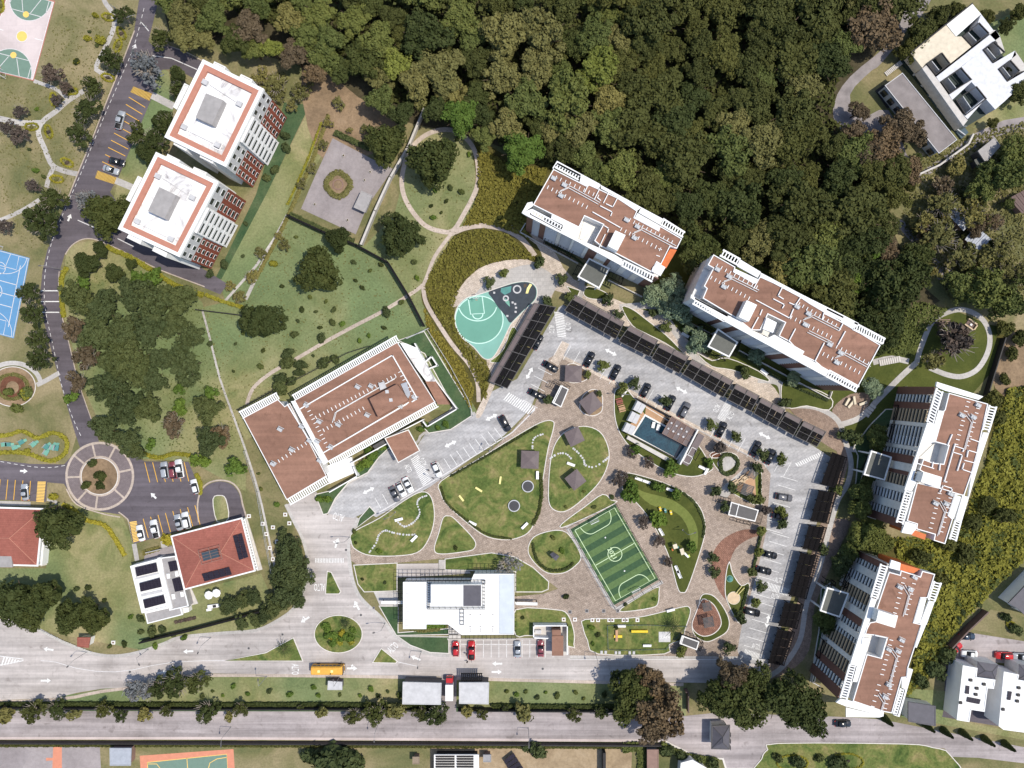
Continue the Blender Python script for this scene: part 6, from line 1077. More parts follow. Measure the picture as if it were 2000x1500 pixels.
# bus
x, y = W(640, 1308, 2); B = empty('bus', x, y, ZM, 0, 'long yellow bus on the lower street under the traffic circle', 'bus')
def bp(b, nm, m, par=B, sm=False): o = b.build(nm, M[m], None, smooth=sm); o.parent = par; return o
bp(loft([(rrect(-4.6, 4.5, 1.15, .2), .35), (rrect(-4.7, 4.6, 1.22, .25), .6), (rrect(-4.7, 4.4, 1.2, .3), 2.6), (rrect(-4.55, 4.15, 1.0, .35), 2.95)]), 'body', 'bus_yellow')
bp(loft([(rrect(-4.4, 3.9, .93, .3), 2.951), (rrect(-4.3, 3.8, .86, .3), 3.02)]), 'roof', 'bus_yellow')
for u in (-2.3, 1.5): bp(MB().box(ID, u - .35, u + .35, -.35, .35, 3.021, 3.12), 'roof_hatch', 'pale_yellow')
for sy in (-1, 1):
    for k in range(7): bp(MB().box(ID, -4.2 + k * 1.15, -3.3 + k * 1.15, sy * 1.2 - .04, sy * 1.2 + .04, 1.5, 2.3), 'window', 'glass_dark')
    for sx in (-3, 3.2): bp(MB().tube([(sx, sy * .95, .5), (sx, sy * 1.25, .5)], .5, 14), 'wheel', 'tyre')
    bp(MB().box(ID, 4.5, 4.66, sy * .85 - .15, sy * .85 + .15, .75, .95), 'headlight', 'paint_white'); bp(MB().box(ID, 4.25, 4.4, sy * 1.4 - .1, sy * 1.4 + .1, 1.6, 2.1), 'mirror', 'charcoal')
bp(MB().box(ID, 4.4, 4.6, -1.0, 1.0, 1.35, 2.4), 'windscreen', 'glass_dark'); bp(MB().box(ID, 4.6, 4.72, -1.15, 1.15, .4, .65), 'bumper', 'charcoal')
# box truck
x, y = W(878, 1346, 2); T = empty('box_truck', x, y, ZM, 0, 'white box truck with a red cab between the two flat grey sheds', 'truck')
bp(MB().box(ID, -1.1, 1.1, -2.9, 1.7, .8, 3.1), 'cargo_box', 'white', T); bp(loft([(rrect(-1.05, 1.05, .85, .2), .5), (rrect(-1.05, 1.05, .85, .2), 1.5), (rrect(-.95, .95, .65, .2), 2.4)]), 'cab', 'car_red', T).location = (0, 2.7, 0); bp(MB().box(ID, -.85, .85, 3.3, 3.5, 1.5, 2.2), 'windscreen', 'glass_dark', T)
bp(MB().box(ID, -.5, .5, -2.8, 3.2, .45, .79), 'chassis', 'charcoal', T)
for sx in (-1, 1):
    for yy in (-1.9, 2.5): bp(MB().tube([(sx * .75, yy, .45), (sx * 1.1, yy, .45)], .45, 12), 'wheel', 'tyre', T)
    bp(MB().box(ID, sx * .7 - .15, sx * .7 + .15, 3.5, 3.6, .7, .9), 'headlight', 'paint_white', T)

# ================================================================ PEOPLE
def person_mesh():
    J = [((0, 0, .95), .17), ((0, 0, 1.2), .15), ((0, 0, 1.42), .17), ((0, 0, 1.52), .065), ((.02, 0, 1.64), .10), ((.02, 0, 1.74), .085),
         ((.0, .19, 1.42), .075), ((-.06, .24, 1.14), .055), ((.06, .25, .9), .04), ((.10, .25, .80), .04), ((.0, -.19, 1.42), .075), ((.08, -.24, 1.14), .055), ((.22, -.24, .94), .04), ((.28, -.24, .86), .04),
         ((0.0, .09, .9), .11), ((.14, .1, .5), .075), ((.12, .1, .08), .05), ((.28, .11, .04), .045), ((0, -.09, .9), .11), ((-.06, -.1, .5), .075), ((-.26, -.1, .1), .05), ((-.12, -.11, .04), .045)]
    E = [(0, 1), (1, 2), (2, 3), (3, 4), (4, 5), (2, 6), (6, 7), (7, 8), (8, 9), (2, 10), (10, 11), (11, 12), (12, 13), (0, 14), (14, 15), (15, 16), (16, 17), (0, 18), (18, 19), (19, 20), (20, 21)]
    me = bpy.data.meshes.new('person'); me.from_pydata([j[0] for j in J], E, []); o = bpy.data.objects.new('person', me); COL.objects.link(o)
    m = o.modifiers.new('s', 'SKIN'); 
    for v, j in zip(me.skin_vertices[0].data, J): v.radius = (j[1], j[1])
    me.skin_vertices[0].data[0].use_root = True; ss = o.modifiers.new('b', 'SUBSURF'); ss.levels = 1
    dg = bpy.context.evaluated_depsgraph_get(); out = bpy.data.meshes.new_from_object(o.evaluated_get(dg)); bpy.data.objects.remove(o)
    out.materials.clear()
    return out
PM = person_mesh()
for px, py, a, top, l in [(911, 1275, 20, 'cloth_dark', 'person in dark clothes standing left of the red pickup'), (913, 1290, 100, 'cloth_dark', 'person in dark clothes walking below the red pickup'), (922, 1288, 200, 'cloth_white', 'person in a white shirt behind the red pickup'), (838, 918, 60, 'cloth_dark', 'person in dark clothes on the crosswalk beside the white car')]:
    r = thing('person', px, py, l, 'person'); r.rotation_euler = (0, 0, math.radians(a)); r.location.z = ZM; me = PM.copy()
    for m in (top, 'cloth_dark', 'skin'): me.materials.append(M[m])
    for p in me.polygons: z = p.center.z; p.material_index = 2 if z > 1.5 or (abs(p.center.y) > .2 and z < 1.05) else (1 if z < .93 else 0); p.use_smooth = True
    inst('body', me, r); o = MB().add(*(lambda n: ([(.01 + .11 * math.cos(t) * s, .1 * math.sin(t) * s, z) for z, s in ((1.68, 1), (1.76, .95), (1.83, .5)) for t in [k * math.pi / 4 for k in range(8)]], [(i * 8 + k, i * 8 + (k + 1) % 8, i * 8 + 8 + (k + 1) % 8, i * 8 + 8 + k) for i in range(2) for k in range(8)] + [tuple(range(16, 24))]))(0)).build('hair', M['charcoal'], None); o.parent = r

# ================================================================ CARPORTS
def carport(quad, nb, label, style, strip=.28):
    """quad: far left, far right, road right, road left (pixels at roof height)"""
    z = 2.9; cx = sum(p[0] for p in quad) / 4; cy = sum(p[1] for p in quad) / 4
    root = thing('carport', cx, cy, label, 'carport', 'dark steel carports along the car park'); q = WL(quad, z); mm = 'carport_dark'; q = sub(q, .025, .975, 0, 1)
    if style == 'panel':
        for i in range(nb):
            for j in range(3):
                v0 = strip + (1 - strip) * j / 3; v1 = strip + (1 - strip) * (j + 1) / 3
                for h in range(2): MB().quadbox(sub(q, (i + h * .5 + .02) / nb, (i + h * .5 + .48) / nb, v0 + .008, v1 - .008), z - .1, z).build('roof_panel', M['carport_dark' if j < 2 else 'steel_dark'], root)
            MB().quadbox(sub(q, (i + .01) / nb, (i + .99) / nb, .03, strip - .02), z - .15, z - .05).build('roof_screen', M['shade_brown'], root)
    else:
        for i in range(nb):
            MB().quadbox(sub(q, (i + .03) / nb, (i + .97) / nb, .06, .94), z - .3, z - .25).build('roof_screen', M['carport_dark'], root)
        n = nb * 7; rx, ry, _ = root.location
        for k in range(n):
            a, b_ = inquad(q, (k + .5) / n, .02), inquad(q, (k + .5) / n, .98); MB().wall([a, b_], .1, z - .12, z).build('roof_bar', M[mm], root)
    b = MB()
    for i in range(nb + 1): b.wall([inquad(q, i / nb, 0), inquad(q, i / nb, 1)], .2, z + .002, z + .15)
    b.wall([q[0], q[1]], .2, z + .155, z + .3); b.wall([q[3], q[2]], .2, z + .155, z + .3); b.wall([inquad(q, 0, strip), inquad(q, 1, strip)], .12, z + .155, z + .25); b.wall([inquad(q, 0, .62), inquad(q, 1, .62)], .1, z + .155, z + .23); b.build('roof_frame', M[mm if style != 'panel' else 'dark_grey'], root)
    for i in range(nb + 1):
        for v in (.03, .8): MB().box(F(inquad(q, min(.99, max(.01, i / nb)), v), inquad(q, min(.99, max(.01, i / nb)) + .005, v)), -.1, .1, -.1, .1, 0, z - .31).build('post', M[mm], root)
    if style == 'panel':
        b = MB(); b.wall([inquad(q, .01, .02), inquad(q, .99, .02)], .15, .12, 2.2); b.build('back_screen', M['slat_brown'], root)
    return root
carport([(953, 748), (1045, 588), (1088, 596), (988, 763)], 5, 'long dark carport slanting beside the half basketball court', 'panel')
for q, n, l in [([(1121, 575), (1222, 630), (1205, 664), (1100, 605)], 4, 'dark carport, first after the crosswalk by the half court'), ([(1229, 635), (1286, 666), (1269, 697), (1207, 666)], 2, 'dark carport directly behind the black saloons on the pool-side lane'), ([(1289, 669), (1347, 697), (1327, 730), (1271, 699)], 2, 'dark carport in front of the longest block entrance porch'),
    ([(1350, 701), (1434, 745), (1414, 777), (1331, 730)], 4, 'long dark carport left of the central crosswalk of the upper lane'), ([(1437, 749), (1484, 774), (1467, 804), (1420, 780)], 2, 'dark carport at the upper end of the central crosswalk'), ([(1486, 776), (1534, 801), (1517, 833), (1471, 807)], 2, 'dark carport just right of the one facing the central crosswalk'), ([(1536, 804), (1567, 820), (1550, 851), (1518, 832)], 1, 'small dark carport, last but one in the upper row'), ([(1569, 822), (1614, 844), (1596, 873), (1552, 852)], 2, 'dark carport at the right end of the upper row')]: carport(q, n, l, 'panel')
for q, n, l in [([(1626, 882), (1654, 892), (1635, 955), (1603, 947)], 3, 'open-slatted carport at the top of the right-hand row'), ([(1600, 957), (1633, 961), (1617, 1024), (1582, 1019)], 3, 'open-slatted carport, second down the right-hand row'), ([(1580, 1026), (1614, 1029), (1599, 1078), (1567, 1073)], 2, 'open-slatted carport, third down the right-hand row'), ([(1564, 1078), (1597, 1083), (1573, 1172), (1540, 1166)], 4, 'longest open-slatted carport opposite the right-hand crosswalk'), ([(1533, 1176), (1569, 1180), (1555, 1229), (1520, 1223)], 3, 'open-slatted carport below the right-hand crosswalk'), ([(1519, 1228), (1552, 1233), (1530, 1301), (1500, 1296)], 4, 'open-slatted carport at the bottom of the right-hand row')]:
    carport([q[1], q[2], q[3], q[0]], n, l, 'bars')

# ================================================================ POOL
def pool():
    ox, oy, s = 1180, 760, 7.5; zz = lambda p: Z(p, ox, oy, s)
    root = thing('swimming_pool', 1290, 850, 'dark blue rectangular swimming pool with a wooden deck in the plaza', 'pool')
    ZB = .2
    q = zz([(600, 395), (1250, 800), (1040, 1000), (430, 670)]); MB().prism(WL(zz([(600, 395), (1245, 745), (1060, 1010), (430, 668)])), 0, ZB).build('water', M['pool_water'], root)
    w = ccw(WL(zz([(600, 395), (1245, 745), (1060, 1010), (430, 668)]))); MB().ring(offset(w, .45), offset(w, -.02), 0, ZB + .1).build('coping', M['off_white'], root)
    # boards of the deck
    for dq, n in (([(615, 240), (960, 430), (905, 540), (600, 372)], 10), ([(565, 330), (600, 372), (425, 655), (330, 560)], 9), ([(905, 420), (965, 440), (930, 560), (860, 520)], 3)):
        d = WL(zz(dq), .2)
        for k in range(n): MB().quadbox(sub(d, 0, 1, (k + .04) / n, (k + .96) / n), .02, .22).build('deck_board', M['wood_deck'], root)
    MB().prism(WL(zz([(350, 680), (980, 1020), (955, 1078), (328, 728)]), 1.2), 0, 1.2).build('side_wall', M['stone'], root); MB().wall(WL(zz([(420, 690), (1040, 1010)]), 1.0), .35, 0, 1.0).build('dark_wall', M['charcoal'], root)
    MB().prism(WL(zz([(1040, 1010), (1245, 750), (1370, 620), (1120, 1090)])), 0, .25).build('dark_terrace', M['charcoal'], root)  # low charcoal-coloured floor between the pool and the long white wall
    for x, y in ((715, 525), (785, 560)):
        t = thing('sun_lounger', ox + x / s, oy + y / s, 'white sun lounger, %s of two beside the pool' % ('left' if x < 750 else 'right'), 'lounger', 'white sun loungers'); f = F(*WL(zz([(x - 18, y - 45), (x - 30, y + 40)][::-1]))); f = F(W(ox + (x - 10) / s, oy + (y + 42) / s), W(ox + (x + 8) / s, oy + (y - 42) / s))
        MB().box(f, 0, f.L * .68, -.45, .45, .55, .68).build('seat', M['white'], t); MB().frustum([f.p(f.L * .69, -.45), f.p(f.L, -.45), f.p(f.L, .45), f.p(f.L * .69, .45)], .6, [f.p(f.L * .72, -.45), f.p(f.L * 1.03, -.45), f.p(f.L * 1.03, .45), f.p(f.L * .72, .45)], .9).build('backrest', M['white'], t)
        for u in (.1, .6): 
            for v in (-.35, .35): MB().cyl(*f.p(f.L * u, v), .2, .54, .04, 6).build('leg', M['metal'], t)
    pq = zz([(990, 400), (1360, 620), (1215, 840), (850, 650)]); P = thing('pergola', 1280 + 60, 845, 'brown gridded pergola over café tables on the right of the pool', 'pergola'); w = WL(pq, 3)
    MB().prism(WL(pq), 0, .26).build('floor', M['brown_panel'], P)
    for i in range(5):
        for j in range(3):
            if (i + j) % 3 != 2 or True: MB().quadbox(sub(w, (i + .05) / 5, (i + .95) / 5, (j + .05) / 3, (j + .95) / 3), 2.85, 2.9).build('roof_screen', M['shade_brown' if (i * 2 + j) % 4 else 'slat_brown'], P)
    b = MB()
    for i in range(6): b.wall([inquad(w, i / 5, 0), inquad(w, i / 5, 1)], .12, 2.92, 3.05)
    for j in range(4): b.wall([inquad(w, 0, j / 3), inquad(w, 1, j / 3)], .12, 3.06, 3.16)
    b.build('roof_grid', M['rust'], P)
    for p in w: MB().box(F(p, (p[0] + 1, p[1])), -.1, .1, -.1, .1, .26, 2.84).build('post', M['steel_dark'], P)
    for i in range(4):
        for j in range(2):
            c = inquad(w, (i + .5) / 5, (j + .9) / 3); MB().cyl(*c, 2.95, 3.2, .3, 10).build('roof_light', M['pale_grey'], P)
    V = thing('bar_pavilion', 1362, 880, 'dark flat-roofed bar pavilion behind a long white wall right of the pool', 'pavilion')
    MB().prism(WL(zz([(1385, 640), (1470, 690), (1225, 1130), (1140, 1085)]), 3.2), 2.9, 3.2, True).build('roof', M['shade_brown'], V); MB().prism(WL(zz([(1390, 660), (1455, 698), (1350, 880), (1290, 845)]), 3), 0, 2.89).build('wall', M['dark_grey'], V); MB().wall(WL(zz([(1372, 605), (1118, 1098)]), 3.8), .4, 0, 3.8).build('white_wall', M['off_white'], V)
    for qq in ([(1290, 850), (1360, 890), (1300, 1000), (1230, 960)], [(1210, 955), (1300, 1005), (1250, 1100), (1160, 1055)], [(1360, 885), (1420, 905), (1340, 1045), (1300, 1005)]): MB().wall(WL(zz(qq), 3.5), .14, 3.22, 3.4, True).build('roof_rail', M['off_white' if qq[0][0] < 1350 else 'steel_dark'], V)
    for p in WL(zz([(1230, 1110), (1150, 1075)]), 2.9): MB().box(F(p, (p[0] + 1, p[1])), -.12, .12, -.12, .12, 0, 2.89).build('post', M['steel_dark'], V)
    for k, (qq, wd) in enumerate([([(492, 170), (615, 240), (545, 362), (425, 300)], 'topmost'), ([(415, 325), (532, 385), (470, 512), (345, 460)], 'middle'), ([(335, 490), (467, 550), (405, 678), (275, 612)], 'lowest')]):
        cx = sum(p[0] for p in zz(qq)) / 4; cy = sum(p[1] for p in zz(qq)) / 4; t = thing('cabana', cx, cy, wd + ' of three white cabanas along the left side of the pool', 'cabana', 'white poolside cabanas'); w = WL(zz(qq), 2.8)
        MB().quadbox(sub(w, 0, .49, 0, 1), 2.6, 2.8).build('roof_panel', M['pale_grey'], t); MB().quadbox(sub(w, .51, 1, 0, 1), 2.6, 2.8).build('roof_panel', M['pale_grey'], t); MB().wall([w[3], w[0]], .12, .2, 2.58).build('back_screen', M['off_white'], t)
        for p in sub(w, .05, .95, .05, .95): MB().box(F(p, (p[0] + 1, p[1])), -.08, .08, -.08, .08, .1, 2.59).build('post', M['white'], t)
        MB().quadbox(sub(w, .2, .8, .3, .7), .22, .6).build('daybed', M['cloth_white'], t)
    # picnic sets left of the cabanas
    for px, py, m, l in ((1210, 784, 'tile_red', 'red-brown picnic table on the grass left of the cabanas'), (1215, 798, 'wood_deck', 'pale wooden picnic table on the grass left of the cabanas')): table(px, py, 15, m, l)
    f = F(*WL(zz([(455, 130), (1000, 420)]))); h = thing('pool_fence', 1275, 795, 'dark slatted fence between the pool deck and the car park', 'fence'); n = 24
    for k in range(n): pbox(h, 'fence_panel', 'charcoal', f, f.L * k / n + .05, f.L * (k + .8) / n, -.12, .12, .15, 2.1)
    pbox(h, 'fence_rail', 'steel_dark', f, 0, f.L, -.05, .05, .02, .14)
def table(px, py, ang, m, label, group=None):
    x, y = W(px, py, .8); t = empty('picnic_table', x, y, 0, math.radians(ang), label, 'picnic table', group); bl = lambda b, nm, mm: setattr(b.build(nm, M[mm], None), 'parent', t)
    for k in range(4): bl(MB().box(ID, -.95, .95, -.42 + k * .22, -.23 + k * .22, .85, .92), 'table_board', m)
    for sy in (-1, 1): bl(MB().box(ID, -.95, .95, sy * .8 - .15, sy * .8 + .15, .55, .62), 'bench_seat', m)
    for sx in (-.7, .7): bl(MB().box(ID, sx - .05, sx + .05, -.85, .85, .47, .545), 'cross_bar', 'trunk'); bl(MB().box(ID, sx - .05, sx + .05, -.3, .3, .13, .46), 'leg', 'trunk')
pool()

# ================================================================ KIOSKS, CANOPIES, PLAY EQUIPMENT
def canopy(px, py, size, ang, label):
    z = 2.8; x, y = W(px, py, z); t = empty('shade_canopy', x, y, 0, 0, label, 'shade canopy', 'grey-brown square shade canopies'); a = math.radians(ang); f = F((x, y), (x + math.cos(a), y + math.sin(a))); h = size * G / 2
    ap = (x, y, z + .4); cs = [f.p(-h, -h), f.p(h, -h), f.p(h, h), f.p(-h, h)]; b = MB().add([(*c, z) for c in cs] + [ap], [(0, 1, 4), (1, 2, 4), (2, 3, 4), (3, 0, 4)]); b.build('canopy_roof', M['shade_brown'], t); MB().ring(offset(cs, .02), offset(cs, -.15), z - .2, z - .005).build('roof_edge', M['slat_brown'], t)
    for u, v in ((-1, -1), (1, -1), (1, 1), (-1, 1)): MB().box(F(f.p(u * (h - .3), v * (h - .3)), f.p(u * (h - .3) + 1, v * (h - .3))), -.08, .08, -.08, .08, .1, z - .21).build('post', M['steel_dark'], t)
    MB().box(f, -.9, .9, -.4, .4, .8, .88).build('table_top', M['wood_deck'], t); MB().box(f, -.15, .15, -.15, .15, .1, .79).build('table_leg', M['trunk'], t)
for px, py, s, a, l in [(1120, 730, 32, -3, 'square grey-brown canopy beside the black saloon and a small round tree'), (1154, 788, 33, 37, 'square grey-brown canopy turned to a diamond left of the picnic tables'), (1122, 853, 30, 26, 'square grey-brown canopy on the upper end of the oval lawn'), (1035, 898, 34, -2, 'square grey-brown canopy on the large green lawn'), (1124, 937, 30, 38, 'square grey-brown canopy on the lower end of the oval lawn')]: canopy(px, py, s, a, l)
for pts in ([(1107, 716), (1120, 711), (1134, 717), (1148, 728), (1150, 736), (1138, 744), (1118, 747), (1108, 740)], [(1138, 775), (1152, 763), (1165, 762), (1175, 772), (1176, 790), (1174, 803), (1160, 811), (1143, 808), (1133, 797)]): slab('planted_circle', pts, 'soil', 4)
def kiosk(q, label, split, bars):
    z = 3.0; cx = sum(p[0] for p in q) / 4; cy = sum(p[1] for p in q) / 4; t = thing('kiosk', cx, cy, label, 'kiosk', 'dark kiosks with white roof frame'); w = WL(q, z)
    MB().quadbox(sub(w, .03, .97, .05, .95), z - .3, z - .1).build('roof', M['dark_grey'], t); b = MB(); b.ring(ccw(w), offset(ccw(w), -.3), z - .35, z + .05); b.wall([inquad(w, split, 0), inquad(w, split, 1)], .25, z - .09, z + .04); b.build('roof_frame', M['off_white'], t)
    MB().quadbox(sub(w, split + .05, .93, .15, .85), 0, z - .36).build('wall', M['charcoal'], t); MB().quadbox(sub(w, split + .2, .8, .852, .872), .9, 2.2).build('counter', M['wood_deck'], t)
    for p in sub(w, .04, .96, .06, .94): MB().box(F(p, (p[0] + 1, p[1])), -.1, .1, -.1, .1, 0, z - .36).build('post', M['steel_dark'], t)
    for bq in bars:
        u = WL(bq, 2.6); b = MB().wall(u, .12, 2.5, 2.6, True)
        for k in (1, 2, 3): b.wall([inquad(u, k / 4, 0), inquad(u, k / 4, 1)], .08, 2.51, 2.59)
        b.build('side_pergola', M['steel_dark'], t)
        for p in u: MB().cyl(*p, 0, 2.49, .07, 6).build('side_post', M['steel_dark'], t)
kiosk([(1095, 752), (1111, 760), (1096, 796), (1078, 786)], 'dark kiosk with white roof frame at the left edge of the plaza', .2, [[(1080, 744), (1095, 752), (1088, 762), (1074, 755)], [(1092, 742), (1114, 755), (1111, 760), (1090, 749)]])
kiosk([(1428, 980), (1482, 996), (1475, 1019), (1422, 1006)], 'dark kiosk with white roof frame beside the triangular wooden deck', .28, [[(1408, 969), (1428, 975), (1425, 985), (1405, 981)], [(1440, 1014), (1466, 1021), (1465, 1026), (1438, 1019)], [(1484, 996), (1492, 998), (1485, 1024), (1476, 1022)]])
kiosk([(1332, 1241), (1366, 1253), (1361, 1270), (1327, 1257)], 'dark kiosk with white roof frame below the red play bed', .1, [[(1348, 1240), (1374, 1248), (1371, 1258), (1347, 1248)], [(1366, 1253), (1374, 1256), (1368, 1272), (1361, 1270)]])
t = thing('garden_hut', 1081, 1089, 'small dark grey gabled hut on the lawn left of the striped pitch', 'hut'); q = WL([(1074, 1083), (1081, 1079), (1093, 1087), (1086, 1096)], 2.6); q = ccw(q); MB().prism(offset(q, -.2), .1, 2.3).build('wall', M['wood_shingle'], t); f = F(q[0], q[1]); D = math.hypot(q[3][0] - q[0][0], q[3][1] - q[0][1])
MB().add([(*q[0], 2.31), (*q[1], 2.31), (*q[2], 2.31), (*q[3], 2.31), (*inquad(q, 0, .5), 3.1), (*inquad(q, 1, .5), 3.1)], [(0, 1, 5, 4), (2, 3, 4, 5), (0, 4, 3), (1, 2, 5)]).build('roof', M['roof_slate'], t); MB().box(f, f.L * .35, f.L * .65, .15, .19, .1, 1.9).build('door', M['steel_dark'], t)
def simple(name, label, cat, px, py, z, parts, ang=0, group=None):
    x, y = W(px, py, z); t = empty(name, x, y, 0, math.radians(ang), label, cat, group)
    for nm, m, b in parts: o = b.build(nm, M[m], None); o.parent = t
    return t
bx = lambda *a: MB().box(ID, *a)
def bench(px, py, ang, label, m='white', group='benches'):
    return simple('bench', label, 'bench', px, py, .5, [('seat', m, bx(-1.2, 1.2, -.35, .35, .5, .6)), ('backrest', m, bx(-1.2, 1.2, .352, .45, .5, 1.0)), ('leg', 'metal', bx(-1.0, -.85, -.3, .3, .1, .49)), ('leg', 'metal', bx(.85, 1.0, -.3, .3, .1, .49))], ang, group)
for px, py, a, l in [(779, 1015, 15, 'pale blue-white bench on the mound lawn, upper one'), (809, 1052, 45, 'pale blue-white bench on the mound lawn, lower one'), (1115, 907, -20, 'pale bench between the two canopies of the oval lawn'), (1050, 928, 90, 'white bench at the right edge of the large green lawn'), (1025, 1027, 45, 'white bench near the lower tip of the large green lawn'), (923, 1022, -25, 'white bench at the lower left edge of the large green lawn'),
    (1248, 936, -20, 'white stone bench, left of a pair on the mown mound edge'), (1262, 941, -20, 'white stone bench, right of a pair on the mown mound edge'), (1309, 957, -20, 'single white stone bench on the upper mound edge'), (1291, 1039, -60, 'white stone bench on the left edge of the mound lawn'), (1322, 1112, -65, 'white stone bench near the lower tip of the mound lawn, upper'), (1326, 1122, -65, 'white stone bench near the lower tip of the mound lawn, lower'),
    (1214, 1223, 0, 'white bench above the yellow cross play piece'), (1264, 1261, 0, 'white bench below the long yellow tube'), (1310, 1192, 15, 'row of white seats on the path above the palm'), (1372, 914, -25, 'white slab bench beside the bar pavilion'), (1380, 920, 60, 'short white slab bench at the tip of the pool lawn'), (1219, 768, 50, 'white slab bench at the top of the pool lawn'), (1492, 727, -40, 'white slab bench on the lawn of the longest block'), (1338, 655, -30, 'white slab bench beside the walk to the longest block')]: bench(px, py, a, l)
for px, py, a, m, l, ln in [(901, 973, -52, 'pale_yellow', 'pale yellow balance beam, lowest of three', 14), (935, 956, -32, 'pale_yellow', 'pale yellow balance beam, middle of three', 15), (977, 938, 82, 'pale_yellow', 'pale yellow balance beam, topmost of three', 15)]:
    h = ln * G / 2; simple('balance_beam', l + ' on the large green lawn', 'balance beam', px, py, .5, [('beam', m, bx(-h, h, -.28, .28, .35, .6)), ('leg', 'metal', bx(-h + .2, -h + .4, -.2, .2, .1, .345)), ('leg', 'metal', bx(h - .4, h - .2, -.2, .2, .1, .345))], a, 'yellow balance beams')
for px, py, l in ((1031, 950, 'upper of two round grey trampolines on the large green lawn'), (1004, 988, 'lower of two round grey trampolines on the large green lawn')):
    simple('trampoline', l, 'trampoline', px, py, .6, [('mat', 'rubber', MB().disc(0, 0, .62, 1.5, 28)), ('rim', 'metal', MB().ring(circ(0, 0, 1.75, 28), circ(0, 0, 1.48, 28), .5, .66))] + [('leg', 'metal', MB().cyl(1.6 * math.cos(k * math.pi / 3), 1.6 * math.sin(k * math.pi / 3), .1, .49, .06, 6)) for k in range(6)], 0, 'round grey trampolines')
simple('climbing_tube', 'long bright yellow crawl tube on the lower fenced lawn', 'play tube', 1249, 1233, .8, [('tube', 'yellow', MB().tube([(-2.4, 0, .8), (2.4, 0, .8)], .42, 14))] + [('support', 'metal', bx(u - .1, u + .1, -.3, .3, .1, .4)) for u in (-1.8, 1.8)])
simple('balance_cross', 'yellow beam crossed by a brown plank on the lower fenced lawn', 'play equipment', 1205, 1243, .6, [('yellow_beam', 'yellow', bx(-.9, 1.5, -.35, .35, .2, .7)), ('plank', 'wood_deck', bx(-.45, .25, -1.4, 1.9, .71, .82))])
pd = simple('painted_pad', 'square light grey concrete pad with painted letters on the fenced lawn', 'concrete pad', 1298, 1244, .2, [('slab', 'pale_grey', bx(-1.7, 1.7, -1.5, 1.5, .0, .2))]); word(pd, 'ZAN', 1298, 1244, 8, 1.4, 'paint_white', .21)
simple('round_sandpit', 'round sandy-yellow play disc beside the terracotta footpath', 'sandpit', 1433, 1168, .3, [('sand', 'wood_tan', MB().cyl(0, 0, .1, .28, 1.75, 28)), ('rim', 'cream', MB().ring(circ(0, 0, 1.9, 28), circ(0, 0, 1.72, 28), .1, .36)), ('bridge_rail', 'pale_yellow', MB().wall([(.6, 1.6), (2.2, 3.6)], .12, .3, .9)), ('bridge_rail', 'pale_yellow', MB().wall([(1.2, 1.2), (2.9, 3.1)], .12, .3, .9))])
simple('play_dome', 'small teal play dome on the dark lawn above the sandpit', 'play dome', 1426, 1131, .5, [('dome', 'teal', loft([(circ(0, 0, .85, 16), .1), (circ(0, 0, .7, 16), .5), (circ(0, 0, .4, 16), .75), (circ(0, 0, .1, 16), .85)])), ('base_ring', 'mint', MB().ring(circ(0, 0, 1.0, 16), circ(0, 0, .86, 16), .1, .2))])
for px, py, m, l in ((1289, 994, 'yellow', 'left yellow'), (1299, 997, 'teal', 'teal middle'), (1310, 1001, 'yellow', 'right yellow')): simple('spring_rider', l + ' of three spring riders on the mound lawn', 'spring rider', px, py, .6, [('rider', m, loft([(rrect(-.3, .3, .55, .2), .55), (rrect(-.35, .35, .7, .25), .75), (rrect(-.2, .2, .5, .15), .95)])), ('spring', 'metal', MB().cyl(0, 0, .1, .54, .12, 8)), ('handle', 'white', bx(-.35, .35, .1, .2, .96, 1.15))], 15, 'spring riders')
simple('play_tower', 'cream-roofed play tower with a long slide on the mound lawn', 'play tower', 1326, 1072, 1.5, [('roof', 'cream', bx(-1.5, -.3, .6, 1.9, 2.2, 2.4)), ('bridge', 'teal', bx(-.35, .2, .1, .7, 1.0, 1.1)), ('deck', 'cream', bx(.1, 1.2, -1.9, -.1, 1.6, 1.8)), ('slide', 'white', MB().frustum([(1.0, -2.0), (1.5, -1.7), (2.3, -3.4), (1.8, -3.6)], .15, [(1.0, -2.0), (1.5, -1.7), (2.3, -3.4), (1.8, -3.6)], .7)), ('slide_end', 'lime', bx(1.9, 2.6, -3.6, -2.8, .2, .5)), ('flag_panel', 'orange', bx(-2.0, -1.6, -.1, .5, .8, 1.2))] + [('post', 'metal', MB().cyl(x, y, .1, z, .07, 6)) for x, y, z in ((-1.4, .7, 2.19), (-.4, 1.8, 2.19), (.2, -1.8, 1.59), (1.1, -.2, 1.59))], 18)
for px, py, s, a, l in [(1381, 1185, 17, 12, 'upper dark shade frame on the red play bed'), (1384, 1215, 20, 10, 'lower dark shade frame on the red play bed'), (1471, 926, 16, -35, 'dark shade panel at the upper tip of the wooden deck'), (1460, 957, 22, -20, 'dark shade panel on the lower part of the wooden deck')]:
    h = s * G / 2; simple('shade_pergola', l, 'shade frame', px, py, 2.6, [('roof_slat', 'dark_grey', bx(-h, h, -h + k * h / 4 + .03, -h + k * h / 4 + h / 4 * .75, 2.5, 2.6)) for k in range(8)] + [('roof_beam', 'steel_dark', bx(sx * (h - .2) - .08, sx * (h - .2) + .08, -h, h, 2.35, 2.49)) for sx in (-1, 1)] + [('post', 'steel_dark', bx(sx * (h - .2) - .06, sx * (h - .2) + .06, sy * (h - .2) - .06, sy * (h - .2) + .06, .17, 2.34)) for sx in (-1, 1) for sy in (-1, 1)], a, 'dark slatted shade frames')
